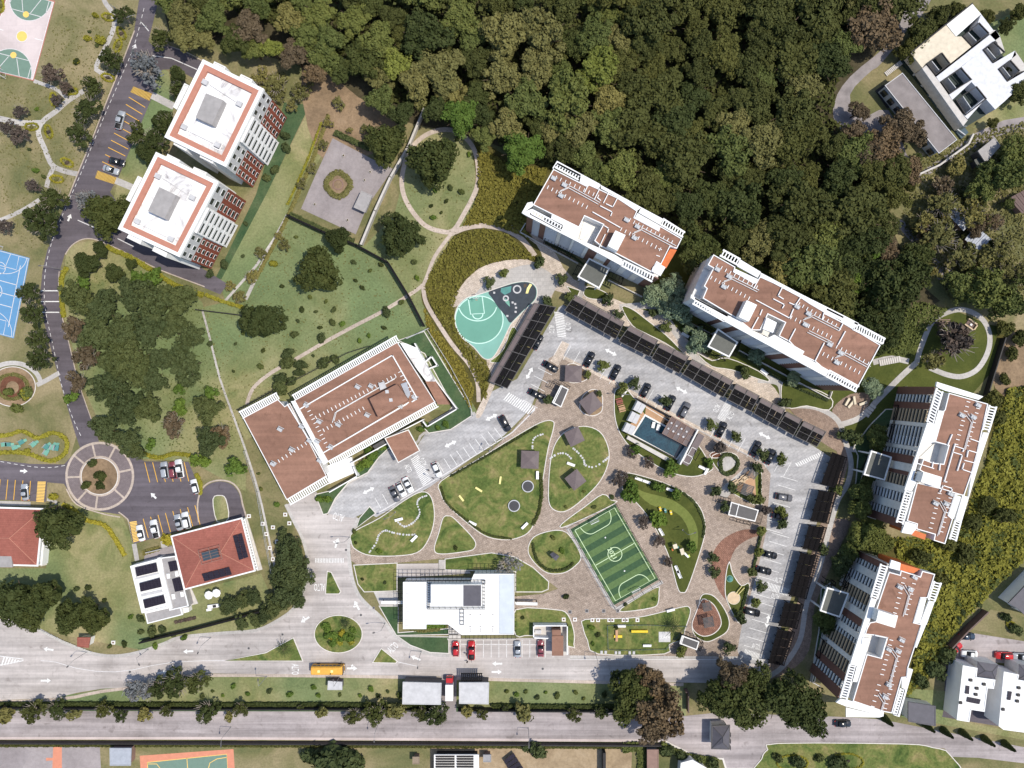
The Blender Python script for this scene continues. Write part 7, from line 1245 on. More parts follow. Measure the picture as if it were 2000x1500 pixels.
for px, py, a, l in [(1448, 940, 35, 'wooden bench table at the centre of the triangular deck'), (1455, 933, 35, 'wooden bench table nearest the upper tip of the triangular deck'), (1437, 944, 30, 'wooden bench table at the left tip of the triangular deck')]: table(px, py, a, 'wood_tan', l)
for k, (px, py) in enumerate(((407, 1163), (422, 1159))):
    simple('parasol', '%s of two white octagonal parasols on the lawn below the red-roofed house' % ('left', 'right')[k], 'parasol', px, py, 2.4, [('canopy', 'white', MB().add([(1.25 * math.cos(i * math.pi / 4), 1.25 * math.sin(i * math.pi / 4), 2.25) for i in range(8)] + [(0, 0, 2.7)], [(i, (i + 1) % 8, 8) for i in range(8)])), ('pole', 'metal', MB().cyl(0, 0, 0, 2.6, .04, 8)), ('base', 'grey', MB().cyl(0, 0, 0, .12, .35, 12))], 0, 'white parasols')
simple('garden_counter', 'white counter with a dark grill below the two parasols', 'barbecue', 418, 1184, .9, [('counter', 'white', bx(-1.9, 1.9, -.5, .5, 0, .9)), ('grill', 'charcoal', bx(-.3, .6, -.35, .35, .91, 1.15)), ('side_shelf', 'white', bx(-2.4, -1.0, -1.2, -.51, 0, .85))], 8)
for k, (px, py, m) in enumerate([(15, 868, 'teal'), (7, 868, 'mint'), (28, 874, 'mint'), (41, 864, 'teal'), (65, 868, 'mint'), (90, 873, 'teal'), (90, 884, 'mint'), (103, 874, 'mint'), (110, 875, 'teal')]):
    lab(simple('play_platform', None, 'play platform', px, py, .5, [('deck', m, bx(-.8, .8, -.6, .6, .3, .5)), ('ramp', 'mint', MB().frustum([(.81, -.4), (1.5, -.4), (1.5, .4), (.81, .4)], .02, [(.81, -.4), (.9, -.4), (.9, .4), (.81, .4)], .45)), ('rail', 'metal', bx(-.8, .8, .55, .6, .51, 1.1))], 10 * k, None), 'low teal-green play platform in the hedged garden', px, py, 'play platform', 'teal play platforms')
# stepping stones set in the lawns
def stones(pts, n, r=.32):
    P = smooth(WL(pts), 10, False); L = [P[int(i * (len(P) - 1) / (n - 1))] for i in range(n)]
    for x, y in L: MB().cyl(x, y, .1, LZ + .02, r * random.uniform(.8, 1.15), 8).build('stepping_stone', M['pale_grey'], None, kind='structure')
LZ = .21
stones([(833, 968), (820, 973), (815, 983), (820, 1000), (815, 1012), (805, 1022), (790, 1028), (778, 1020)], 24); stones([(722, 1078), (735, 1060), (740, 1045), (752, 1036), (768, 1040), (790, 1044), (810, 1044)], 24); stones([(1075, 895), (1090, 886), (1105, 886), (1115, 895)], 10); stones([(1120, 876), (1130, 885), (1140, 898), (1143, 908), (1160, 912), (1180, 900), (1188, 893)], 18); stones([(1040, 875), (1041, 860), (1048, 852), (1060, 848)], 9)
# square pads, manholes and planters
for px, py in [(1101, 1210), (1123, 1210), (1157, 1211), (1168, 1211), (1190, 1211), (1196, 1211), (1218, 1211), (1224, 1211), (1245, 1211), (513, 1023), (533, 1030), (565, 1022), (520, 1043), (541, 1058), (527, 1070), (533, 1092), (221, 1255), (486, 1008), (557, 1005)]:
    lab(simple('tree_planter', None, 'planter', px, py, .3, [('surround', 'off_white', MB().ring([(-.55, -.55), (.55, -.55), (.55, .55), (-.55, .55)], [(-.25, -.25), (.25, -.25), (.25, .25), (-.25, .25)], .02, .36)), ('soil', 'mulch', bx(-.25, .25, -.25, .25, .02, .3))], 0, None), 'small white square planter ring', px, py, 'planter', 'white square planter rings')
for px, py in [(1175, 1274), (1183, 1274), (1203, 1275), (1210, 1275), (1230, 1275), (1238, 1275)]: lab(simple('stone_stool', None, 'seat', px, py, .4, [('seat', 'pale_grey', bx(-.35, .35, -.45, .45, .3, .45)), ('base', 'grey', bx(-.25, .25, -.35, .35, .05, .299))]), 'pale stone seat on the lower kerb', px, py, 'stool', 'pale stone seats')
for px, py in [(1113, 1195), (1146, 1193), (1179, 1193), (1207, 1193)]: lab(simple('drain_cover', None, 'drain cover', px, py, 0, [('cover', 'dark_grey', bx(-.38, .38, -.38, .38, ZM, ZM + .02)), ('frame', 'grey', MB().ring([(-.5, -.5), (.5, -.5), (.5, .5), (-.5, .5)], [(-.38, -.38), (.38, -.38), (.38, .38), (-.38, .38)], ZM, ZM + .03))]), 'square dark cover set in the plaza paving', px, py, 'drain cover', 'square covers in the plaza')
for px, py in [(676, 1074), (730, 1187), (710, 1147), (552, 1239), (254, 1312), (1060, 1306), (486, 1266), (705, 1201)]: lab(simple('manhole_cover', None, 'manhole', px, py, 0, [('cover', 'dark_grey', MB().cyl(0, 0, ZM, ZM + .015, .3, 16)), ('rim', 'grey', MB().ring(circ(0, 0, .38, 16), circ(0, 0, .3, 16), ZM, ZM + .02))]), 'round dark manhole cover', px, py, 'manhole', 'manhole covers')
# street lamps
for px, py, a in [(683, 1049, 185), (752, 1217, 190), (823, 1272, 265), (1162, 1274, 280), (956, 880, 60), (862, 934, 150), (412, 1245, 250), (170, 1273, 230), (290, 1268, 300), (521, 1321, 90), (663, 1322, 90), (740, 1411, 270), (1032, 1422, 270), (451, 1420, 270), (262, 1340, 60), (240, 32, -40), (286, 52, 210), (122, 527, 180), (1222, 770, 180), (1333, 1035, 20), (772, 1000, 200)]:
    t = lab(simple('street_lamp', None, 'lamp', px, py, 0, [('pole', 'grey', MB().cyl(0, 0, 0, 6.5, .09, 8, .05)), ('arm', 'grey', MB().tube([(0, 0, 6.3), (.8, 0, 6.8), (1.8, 0, 6.9)], .05, 6)), ('lamp_head', 'dark_grey', bx(1.6, 2.3, -.16, .16, 6.82, 6.95)), ('base', 'grey', MB().cyl(0, 0, 0, .25, .2, 8))], a), 'thin grey street lamp with one arm', px, py, 'street lamp', 'street lamps')
for px, py, a in [(58, -8, 255), (13, 146, 75), (4, 490, 255)]:
    lab(simple('basketball_hoop', None, 'basketball hoop', px, py, 0, [('post', 'white', MB().tube([(-1.2, 0, 0), (-1.1, 0, 2.6), (.3, 0, 3.2)], .09, 8)), ('backboard', 'white', bx(.3, .38, -.9, .9, 2.7, 3.75)), ('rim', 'orange', MB().ring(circ(.75, 0, .28, 14), circ(.75, 0, .23, 14), 3.0, 3.05)), ('net_frame', 'metal', MB().wall([(-1.3, -1.4), (-1.3, 1.4), (-.2, 1.4), (-.2, -1.4)], .06, 2.0, 2.06, True))], a), 'white basketball hoop on a cranked post', px, py, 'basketball hoop')
simple('basketball_hoop', 'white basketball hoop on the half basketball court', 'basketball hoop', 931, 583, 0, [('post', 'white', MB().tube([(-1.2, 0, 0), (-1.1, 0, 2.6), (.3, 0, 3.2)], .09, 8)), ('backboard', 'white', bx(.3, .38, -.9, .9, 2.7, 3.75)), ('rim', 'orange', MB().ring(circ(.75, 0, .28, 14), circ(.75, 0, .23, 14), 3.0, 3.05))], -85)
# football goals and the netting posts
for q, l in (([(1152, 1019), (1167, 1011), (1169, 1016), (1154, 1023)], 'upper'), ([(1233, 1155), (1249, 1147), (1252, 1152), (1236, 1160)], 'lower')):
    t = thing('goal', (q[0][0] + q[2][0]) / 2, (q[0][1] + q[2][1]) / 2, '%s white football goal of the striped pitch' % l, 'goal'); w = WL(q, 1)
    if l == 'upper': w = [w[3], w[2], w[1], w[0]]
    MB().tube([(*w[0], .05), (*w[0], 2), (*w[1], 2), (*w[1], .05)], .09, 6).build('goal_frame', M['white'], t); MB().tube([(*w[3], .05), (*w[3], 1.2), (*w[2], 1.2), (*w[2], .05)], .05, 6).build('back_frame', M['metal'], t); b = MB()
    for k in range(9): b.tube([(*inquad(w, k / 8, 0), 2), (*inquad(w, k / 8, 1), 1.2), (*inquad(w, k / 8, 1), .05)], .02, 3)
    for k in range(4): b.tube([(*inquad(w, 0, (k + .5) / 4), 1.8 - .2 * k), (*inquad(w, 1, (k + .5) / 4), 1.8 - .2 * k)], .02, 3)
    b.build('net', M['cloth_white'], t)
def meshfence(pts, h, n, label, post='steel_dark', rails=3, name='fence', px=None):
    w = WL(pts); t = thing(name, *(px or pts[len(pts) // 2]), label=label, cat='fence')
    for i in range(len(w) - 1):
        f = F(w[i], w[i + 1]); m = max(1, int(round(f.L / n)))
        for k in range(m + (i == len(w) - 2)): MB().cyl(*f.p(f.L * k / m, 0), 0, h, .06, 6).build('post', M[post], t)
        for k in range(rails): MB().box(f, 0, f.L, -.03, .03, h * (k + 1) / rails - .06, h * (k + 1) / rails).build('rail', M[post], t)
    return t
for pts, l in (([(1112, 1033), (1202, 983)], 'tall netting frame behind the upper goal'), ([(1112, 1033), (1199, 1184)], 'tall netting frame along the left touchline of the pitch'), ([(1199, 1184), (1288, 1133)], 'tall netting frame behind the lower goal'), ([(1202, 983), (1288, 1133)], 'tall netting frame along the right touchline of the pitch')): meshfence(pts, 3.6, 3.2, l, 'steel_dark', 2)
meshfence([(1186, 1220), (1265, 1219), (1340, 1222), (1300, 1266), (1225, 1268), (1187, 1267), (1186, 1220)], 1.0, 4, 'low thin fence round the fenced play lawn at bottom', 'tank_walk', 2)
# walls and fences
def wallthing(pts, w, h, m, label, cap=None, name='wall'):
    t = thing(name, *pts[len(pts) // 2], label=label, cat='wall' if name == 'wall' else 'fence'); P = WL(pts)
    for i in range(len(P) - 1):
        f = F(P[i], P[i + 1]); n = max(1, int(f.L / 4))
        for k in range(n): MB().box(f, f.L * k / n + .02, f.L * (k + 1) / n - .02, -w / 2, w / 2, 0, h).build('wall_panel', M[m], t)
        if cap: MB().box(f, -.1, f.L + .1, -w / 2 - .08, w / 2 + .08, h + .003, h + .12).build('coping', M[cap], t)
wallthing([(566, 424), (632, 455), (700, 482), (760, 515), (800, 580), (830, 638)], .35, 2.6, 'charcoal', 'dark boundary wall bending from the grey yard to the long building', 'steel_dark')
wallthing([(830, 218), (800, 290), (765, 350), (735, 415), (708, 480)], .45, 2.2, 'concrete_wall', 'pale concrete wall running between grey yard and oval path loop', 'stone')
wallthing([(388, 606), (438, 612), (478, 617)], .25, 2.4, 'charcoal', 'short dark fence left of the dark round tree on the big lawn', None, 'fence')
wallthing([(280, 1250), (380, 1226), (460, 1205), (540, 1182)], .3, 2.4, 'charcoal', 'dark wall slanting below the parasols toward the street', 'steel_dark')
wallthing([(-40, 1377), (300, 1379), (600, 1379), (860, 1381)], .25, 2.4, 'charcoal', 'long dark wall under the verge hedge, left of the box truck', None); wallthing([(895, 1382), (1215, 1384)], .25, 2.4, 'charcoal', 'long dark wall under the verge hedge, right of the sheds', None)
wallthing([(-40, 1447), (400, 1448), (840, 1449), (1290, 1452)], .4, 1.6, 'charcoal', 'long dark wall along the lower side of the outer street', None)
wallthing([(640, 130), (665, 143), (700, 158)][:1] + [(612, 110), (698, 133)][:0] + [(612, 108), (655, 117), (698, 130)], .5, 3, 'roof_slate', 'dark slate wall between the clearing and the wood', None)
wallthing([(1178, 1460), (1178, 1530)], .8, 3, 'charcoal', 'dark wall at the right edge of the bare dirt yard', None)
wallthing([(1335, 1345), (1341, 1345), (1341, 1385)], .3, 2.4, 'slat_brown', 'short brown wall between the two groups of big trees', None)
wallthing([(1955, 660), (1930, 740), (1915, 790)], .3, 2.2, 'charcoal', 'dark boundary wall right of the eastern loop path', None); wallthing([(1920, 1190), (1880, 1228), (1850, 1260)], .4, 2.5, 'slat_brown', 'brown boundary wall below the right-hand scrub slope', None)
wallthing([(1786, 345), (1830, 325), (1885, 285), (1895, 265)], .5, 1.6, 'stone', 'pale low wall along the gravel track below the tanks', None)
meshfence([(480, 880), (505, 960), (520, 1050), (545, 1175)], 1.8, 3.5, 'thin fence beside the narrow path left of the long building', 'metal', 2); meshfence([(65, 1222), (125, 1250), (180, 1272)], 1.1, 2.2, 'low white railing along the curving street by the big trees', 'off_white', 2)
meshfence([(836, 645), (880, 715), (915, 780), (925, 812)], 2.0, 3, 'tall thin fence between the long building lawn and the meadow path', 'metal', 3); meshfence([(838, 642), (795, 662)], 2.0, 3, 'short thin fence at the corner above the long building', 'metal', 3)
meshfence([(468, 800), (530, 765), (580, 742), (680, 690), (724, 676)], 2.2, 1.2, 'dark close-barred fence behind the long building', 'charcoal', 3)
# yard furniture
Y = thing('round_planter', 661, 361, 'round stone-edged planter in the grey walled yard', 'planter'); cpos = W(661, 361); MB().ring(circ(*cpos, 3.9, 40), circ(*cpos, 3.4, 40), 0, .45).build('stone_edge', M['cream'], Y); MB().prism(circ(*cpos, 3.4, 40), 0, .3).build('soil', M['soil'], Y); MB().ring(circ(*cpos, 1.6, 24), circ(*cpos, 1.3, 24), .3, .5).build('inner_edge', M['rust'], Y)
box_hut('yard_shelter', [(706, 373), (727, 382), (713, 415), (691, 405)], 2.4, 'roof_grey', 'grey', 'flat grey shelter roof at the right side of the walled yard', 'shelter')
for px, py in ((671, 304), (723, 336), (615, 399), (679, 430), (712, 352)): lab(simple('stone_pot', None, 'pot', px, py, .3, [('pot', 'stone', MB().cyl(0, 0, 0, .5, .3, 10, .4)), ('plant', 'leaf_brown', MB().add(*(lambda b: (b.v, b.f))(MB().cyl(0, 0, .5, .8, .3, 7, .1))))]), 'small potted plant on the grey yard floor', px, py, 'pot', 'pots in the grey yard')
# things by the wood
simple('blue_tank', 'blue and white water tank among the trees below the grey shed', 'water tank', 1754, 313, 1.5, [('tank', 'court_blue', MB().cyl(0, 0, .3, 1.8, .9, 14)), ('cap', 'white', MB().cyl(0, 0, 1.81, 2.0, .35, 12)), ('stand', 'grey', bx(-1.0, 1.0, -1.0, 1.0, 0, .29)), ('pump_box', 'white', bx(1.3, 2.0, .2, 1.0, 0, .9))])
simple('garden_house', 'tiny terrace with brown pergola inside the eastern loop, upper left', 'pergola', 1844, 629, 2, [('roof_slat', 'rust', bx(-1.6, 1.6, -1 + k * .5, -.75 + k * .5, 2.2, 2.3)) for k in range(4)] + [('post', 'slat_brown', bx(x - .08, x + .08, y - .08, y + .08, 0, 2.19)) for x in (-1.5, 1.5) for y in (-.9, .9)] + [('bench', 'slat_brown', bx(-1.3, 1.3, -.3, .3, .1, .5))])
simple('garden_house', 'pale walled firepit nook inside the eastern loop, right side', 'seating nook', 1898, 634, .8, [('wall', 'wood_tan', MB().wall([(-1.5, 1), (1.5, 1), (1.5, -1), (-1.5, -1)], .35, 0, .8, False)), ('floor', 'slat_brown', bx(-1.3, 1.3, -.8, .8, 0, .2)), ('table', 'white', bx(-.3, .3, -.3, .3, .201, .6))], -35)
for k, (px, py, a) in enumerate([(1655, 785, 60), (1662, 790, 50), (1669, 782, 100), (1686, 788, 20)]): bench(px, py, a, ['left', 'second', 'third', 'rightmost'][k] + ' pale bench on the gravel bed beside the longest block', 'cream')
# ================================================================ TREES AND PLANTS
def quads(P, N, size, rng, asp=1.0):
    """leaf faces: centres P, facing N"""
    n = len(P); r = rng.normal(size=(n, 3)); t = np.cross(N, r); t /= np.linalg.norm(t, axis=1)[:, None] + 1e-9; b = np.cross(N, t)
    s = size[:, None] * 0.5; t = t * s; b = b * s * asp
    V = np.stack([P - t - b, P + t - b, P + t * .6 + b, P - t * .6 + b], 1).reshape(-1, 3); return V
def leafmesh(name, mat, V, extra=None):
    n = len(V) // 4; fs = np.arange(n * 4).reshape(-1, 4).tolist(); vs = V.tolist()
    if extra:
        k = len(vs); vs += extra[0]; fs += [tuple(i + k for i in f) for f in extra[1]]
    me = bpy.data.meshes.new(name); me.from_pydata(vs, [], fs); me.materials.append(M[mat]); return me
def unit(rng, n):
    d = rng.normal(size=(n, 3)); return d / np.linalg.norm(d, axis=1)[:, None]
def crown(kind, seed):
    """a crown of unit radius made of leaf faces on many uneven boughs"""
    rng = np.random.default_rng(seed)
    nl, lr, nleaf, ls, hgt, core = {'round': (60, .22, 6500, .07, 1.1, .62), 'broad': (64, .2, 5600, .068, .9, .5), 'airy': (34, .19, 1300, .10, .8, 0), 'bush': (14, .40, 700, .20, .9, .7), 'wild': (18, .33, 1200, .14, .8, .45), 'bare': (30, .16, 320, .10, .8, 0), 'small': (14, .36, 520, .19, 1.1, .4)}[kind]
    u = rng.random(nl); a = rng.random(nl) * 2 * np.pi; R = np.sqrt(u) * (1 - lr * .9) * (.82 + .3 * np.sin(a * rng.integers(2, 4) + rng.random() * 6)) ; R = np.clip(R, 0, 1 - lr * .75)
    zt = hgt * np.sqrt(np.clip(1 - R ** (4 if kind == 'broad' else 2), 0.02, 1)) * (.78 + .3 * rng.random(nl) if kind == 'broad' else 1); zz = zt * (1 - .55 * rng.random(nl) ** 2) - lr * .4
    C = np.stack([R * np.cos(a), R * np.sin(a), np.maximum(zz, .12)], 1); L = lr * (.65 + .6 * rng.random(nl))
    k = rng.integers(0, nl, nleaf); d = unit(rng, nleaf); d[:, 2] = np.abs(d[:, 2]) * .9 + .02 * d[:, 2] + (rng.random(nleaf) - .35) * .5
    P = C[k] + d * (L[k] * (.5 + .55 * rng.random(nleaf) ** .6))[:, None]; N = d + unit(rng, nleaf) * .75; N /= np.linalg.norm(N, axis=1)[:, None]
    V = quads(P, N, ls * (.55 + .9 * rng.random(nleaf)), rng); ex = None
    if core:
        vs, fs = [], []; m = 10
        for i, zc in enumerate((.12, .3, .55, .78, .93)):
            rr = core * math.sqrt(max(.02, 1 - (zc - .3) ** 2 / .45))
            for j in range(m): t = 2 * math.pi * j / m; q = rr * (.75 + .35 * rng.random()); vs.append([q * math.cos(t), q * math.sin(t), zc * hgt * .8])
        for i in range(4): fs += [(i * m + j, i * m + (j + 1) % m, i * m + m + (j + 1) % m, i * m + m + j) for j in range(m)]
        fs.append(tuple(range(4 * m, 5 * m))); ex = (vs, fs)
    return V, ex
CR_, TR_ = {}, {}
NV = {'round': 4, 'broad': 6, 'airy': 4, 'bush': 4, 'wild': 3, 'bare': 3, 'small': 4}
def crown_mesh(kind, v, mat):
    k = (kind, v, mat)
    if k not in CR_:
        b = CR_.get((kind, v))
        if b is None: V, ex = crown(kind, 100 + 17 * v + sum(map(ord, kind))); b = CR_[(kind, v)] = leafmesh('crown', mat, V, ex); CR_[k] = b
        else: c = b.copy(); c.materials.clear(); c.materials.append(M[mat]); CR_[k] = c
    return CR_[k]
def trunk_mesh(kind, v):
    """unit-height trunk whose limbs reach out into the crown (z 0..1, crown radius 1)"""
    k = (kind == 'bare' or kind == 'airy', v % 3)
    if k not in TR_:
        rng = random.Random(5 + v); b = MB(); b.tube([(0, 0, 0), (.03, .02, .35), (0, .03, .62)], .085, 7, .06); n = 11 if k[0] else 6
        for i in range(n):
            a = 2 * math.pi * i / n + rng.random() * .5; l = .55 + .4 * rng.random(); z = .95 + .25 * rng.random()
            m = (.45 * l * math.cos(a), .45 * l * math.sin(a), .82); e = (l * math.cos(a + .2), l * math.sin(a + .2), z); b.tube([(0, .03, .58), m, e], .04, 5, .01)
            for s in (-1, 1):
                if k[0]: b.tube([m, (e[0] * .9 - s * .25 * math.sin(a), e[1] * .9 + s * .25 * math.cos(a), z + .05)], .018, 4, .006)
        TR_[k] = b.mesh('trunk', M['branch_pale' if k[0] else 'trunk'])
    return TR_[k]
def tree(px, py, r, kind, mat, desc, name='tree', cat='tree', group=None, h=None, label=None):
    """px, py: where the crown's middle shows; r: crown radius in photo pixels"""
    R = r * G; H = h if h is not None else {'round': 5, 'broad': 11, 'airy': 6, 'bush': 0, 'wild': 2, 'bare': 5, 'small': 1.6}[kind]
    zc = H * .55 + R * .5; x, y = W(px, py, zc); R *= (CAM_H - zc) / CAM_H * (1 if name == 'forest_tree' else 1.16)
    t = empty(name, x, y, 0, random.random() * 6.28); v = random.randrange(NV[kind])
    hb = max(0.05, H * .45) if kind != 'bush' else 0.05
    sz = R * (random.uniform(.85, 1.1) if name != 'forest_tree' else random.uniform(.65, .85)); inst('crown', crown_mesh(kind, v, mat), t, (0, 0, hb), 0, (R, R * random.uniform(.9, 1.1), sz))
    if kind != 'bush': inst('trunk', trunk_mesh(kind, v), t, (0, 0, 0), 0, (R * .9, R * .9, (hb + sz * .6)))
    else: inst('stem', trunk_mesh(kind, v), t, (0, 0, 0), 0, (R * .6, R * .6, sz * .5))
    if label: tag(t, label, cat, group)
    else: lab(t, desc, px, py, cat, group)
    return t
D_ = {'leaf_dark': 'dark green', 'leaf_forest': 'dull olive-green', 'leaf_green': 'mid-green', 'leaf_olive': 'olive', 'leaf_lime': 'bright lime-green', 'leaf_brown': 'brownish', 'leaf_purple': 'dark purple-brown', 'leaf_gray': 'grey-blue', 'leaf_pale': 'pale green', 'leaf_fresh': 'fresh green', 'leaf_yellow': 'yellow-green'}
def many(lst, kind, mat, desc, name='tree', cat='tree', group=None, h=None):
    for px, py, r in lst: tree(px, py, r, kind, mat, desc, name, cat, group, h)
# the wood: crowns grown outwards so that neighbours overlap a little
WOOD = [(300, -30), (318, 40), (330, 62), (380, 78), (430, 70), (500, 95), (540, 120), (600, 112), (650, 125), (700, 150), (720, 220), (760, 245), (800, 215), (830, 205), (870, 250), (940, 270), (1000, 330), (1050, 320), (1090, 300), (1160, 330), (1330, 420), (1355, 490), (1420, 470), (1560, 545), (1690, 590), (1738, 640), (1765, 580), (1745, 500), (1740, 430), (1790, 350), (1740, 320), (1640, 270), (1610, 200), (1660, 120), (1740, 60), (1770, 20), (1780, -30)]
placed = []
BIG = [(1110, 190, 62, 'leaf_green'), (1170, 130, 50, 'leaf_lime'), (1030, 190, 52, 'leaf_green'), (1060, 60, 60, 'leaf_olive'), (985, 60, 62, 'leaf_olive'), (1130, 240, 48, 'leaf_olive'), (1190, 190, 40, 'leaf_olive'), (990, 240, 40, 'leaf_olive'), (1050, 120, 46, 'leaf_olive'), (900, 223, 42, 'leaf_fresh'), (1020, 290, 50, 'leaf_fresh'), (945, 262, 30, 'leaf_green'), (735, 70, 46, 'leaf_green'), (690, 30, 40, 'leaf_green'), (640, 70, 36, 'leaf_green'), (620, 20, 40, 'leaf_green'), (525, 88, 26, 'leaf_lime'), (770, 120, 36, 'leaf_lime'), (860, 130, 56, 'leaf_olive'), (815, 160, 40, 'leaf_olive'), (830, 60, 56, 'leaf_dark'), (900, 30, 44, 'leaf_green'), (480, 50, 40, 'leaf_brown'), (410, 30, 38, 'leaf_green'), (350, 20, 34, 'leaf_olive'), (570, 100, 34, 'leaf_brown'), (610, 140, 26, 'leaf_brown'), (560, 30, 36, 'leaf_olive'), (740, 190, 34, 'leaf_green'), (780, 220, 32, 'leaf_dark'), (455, 75, 34, 'leaf_dark'), (930, 180, 30, 'leaf_dark'), (500, 5, 34, 'leaf_green')]
for px, py, r, m in BIG: placed.append((px, py, r * .8)); tree(px, py, r, 'round' if m == 'leaf_fresh' else 'broad', m, D_[m] + ' broad tree in the wood', 'forest_tree', 'tree', 'trees of the wood', 12)
rs = random.Random(11); miss = 0
while miss < 2600 and len(placed) < 290:
    p = (rs.uniform(300, 1790), rs.uniform(-30, 650)); r = rs.choice((24, 28, 32, 36, 42, 48)) if p[0] > 1200 else rs.choice((22, 26, 30, 34))
    if not inside(p, WOOD) or math.hypot(p[0] - 1868, p[1] - 672) < 78 + r or any(math.hypot(p[0] - a, p[1] - b) < (r * .72 + c * .86) * .82 for a, b, c in placed): miss += 1; continue
    placed.append((p[0], p[1], r)); e = p[0] > 1220
    m = rs.choice(['leaf_forest'] * 8 + ['leaf_dark'] * 2 + ['leaf_green'] * 2 + ['leaf_olive']) if e else rs.choice(['leaf_green', 'leaf_forest', 'leaf_olive', 'leaf_dark', 'leaf_forest', 'leaf_green'])
    if p[0] > 1500 and rs.random() < .25: m = rs.choice(['leaf_brown', 'leaf_olive', 'leaf_olive'])
    tree(p[0], p[1], r * 1.38, 'broad', m, D_[m] + ' tree in the wood', 'forest_tree', 'tree', 'trees of the wood', rs.uniform(8, 11))
print('wood trees', len(placed))
def rnd(l): return l
# dark round trees standing alone
for px, py, r, l in [(622, 530, 47, 'largest dark round tree on the big lawn, right of centre'), (511, 627, 42, 'dark round tree at the left of the big lawn, by the short fence'), (783, 459, 42, 'dark round tree between the pale wall and oval path loop'), (846, 318, 52, 'broad dark tree inside the oval path loop'), (752, 281, 40, 'dark tree overhanging the grey walled yard corner'), (119, 1026, 42, 'dark round tree beside the red-roofed house at left'), (660, 467, 24, 'small dark round tree on the dark wall below the grey yard')]: tree(px, py, r, 'round', 'leaf_dark', None, 'round_tree', 'tree', None, 4, l)
many([(30, 1176, 44), (86, 1166, 36), (58, 1204, 31), (140, 1206, 32), (190, 1212, 26), (168, 1194, 24)], 'round', 'leaf_dark', 'big dark spreading tree', h=7)
many([(1235, 1365, 46), (1225, 1330, 28), (1445, 1375, 56), (1535, 1365, 54), (1580, 1392, 44), (1400, 1365, 36), (1475, 1335, 36)], 'broad', 'leaf_dark', 'tall dark bushy tree', h=9)
many([(1290, 1385, 54), (1275, 1430, 30), (1268, 1325, 26), (1430, 1320, 34)], 'broad', 'leaf_brown', 'tall brown-crowned tree', h=10)
# street and park trees at left
many([(237, 28, 20), (212, 112, 24), (180, 168, 24), (165, 210, 30), (150, 258, 27), (312, 72, 24), (103, 385, 27), (78, 432, 40), (268, 262, 25), (55, 570, 24), (60, 614, 28), (70, 664, 25), (73, 700, 28), (216, 116, 18), (330, 240, 24), (300, 270, 26), (350, 175, 22)], 'airy', 'leaf_dark', 'dark feathery street tree', h=6)
many([(212, 420, 42), (168, 515, 24), (222, 532, 19), (195, 488, 16), (346, 148, 14), (318, 235, 22), (255, 515, 12), (290, 300, 24)], 'round', 'leaf_dark', 'dense dark tree', h=4)
many([(284, 125, 36), (165, 392, 24)], 'bare', 'leaf_gray', 'grey-blue thin-leaved tree', h=6); many([(280, 128, 30), (167, 388, 20)], 'airy', 'leaf_gray', 'grey-blue feathery tree', h=5)
many([(98, 145, 24), (125, 168, 13), (110, 195, 14), (36, 215, 15), (36, 265, 22), (10, 248, 16), (8, 440, 16), (62, 360, 16)], 'airy', 'leaf_purple', 'dark purple-brown sparse tree', h=4)
# the small wood between road and long wall
sw = [(150, 580, 34), (262, 570, 32), (300, 592, 38), (342, 585, 36), (290, 640, 38), (342, 632, 30), (370, 657, 26), (250, 700, 36), (360, 712, 38), (300, 745, 26), (245, 795, 34), (290, 800, 28)]
many(sw, 'broad', 'leaf_hedge', 'mid-green bushy tree', h=6)
many([(200, 600, 34), (190, 655, 38), (240, 645, 36), (220, 705, 30), (265, 725, 32), (210, 755, 34), (310, 700, 26), (405, 800, 28), (205, 835, 30), (245, 860, 26), (265, 882, 18), (410, 862, 30)], 'broad', 'leaf_hedge', 'dull dark-green tree', h=6)
many([(142, 642, 28), (172, 695, 32), (150, 745, 24), (340, 830, 26), (430, 850, 26)], 'airy', 'leaf_brown', 'brownish feathery tree', h=5)
many([(352, 795, 15), (392, 900, 18), (462, 910, 20), (295, 868, 11), (140, 775, 14), (350, 760, 12), (412, 768, 14), (160, 560, 18), (300, 545, 20), (270, 545, 16)], 'small', 'leaf_fresh', 'small green tree', h=2)
# the yards and slopes at right
many([(1840, 460, 36), (1880, 500, 34), (1900, 420, 30), (1850, 400, 30), (1810, 430, 24), (1920, 540, 26), (1955, 480, 26)], 'airy', 'leaf_olive', 'sparse olive-grey tree', h=7)
many([(1930, 568, 44), (1880, 558, 32), (1968, 590, 34), (1960, 340, 40), (1985, 300, 34), (1920, 365, 30)], 'broad', 'leaf_green', 'broad green tree', h=8)
many([(1732, 560, 50), (1775, 530, 40), (1690, 640, 40), (1735, 615, 40), (1765, 575, 34), (1795, 500, 30), (1725, 665, 30), (1655, 600, 34), (1700, 540, 34), (1650, 530, 40), (1590, 520, 34)], 'broad', 'leaf_dark', 'dark dense tree', h=9)
many([(1760, 240, 34), (1790, 260, 26), (1730, 290, 40), (1695, 310, 34), (1780, 330, 26), (1670, 260, 26), (1680, 215, 20)], 'broad', 'leaf_brown', 'brown-green tree', h=7)
many([(1700, 560, 22), (1665, 545, 26), (1705, 490, 22)], 'round', 'leaf_fresh', 'bright round-topped tree', h=8)
many([(1868, 665, 46)], 'bare', 'leaf_purple', 'leafless dark spreading tree', h=5); many([(1866, 664, 36)], 'airy', 'leaf_purple', 'dark brown sparse tree', h=5); many([(1822, 704, 24)], 'airy', 'leaf_olive', 'olive feathery tree', h=5)
many([(1870, 20, 18), (1930, 30, 14), (1965, 50, 16), (1990, 25, 20), (1985, 130, 14), (1990, 180, 26), (1720, 50, 24), (1800, 60, 30), (1770, 100, 22), (1835, 30, 22), (1940, 240, 12)], 'broad', 'leaf_forest', 'dark scrubby tree', h=4)
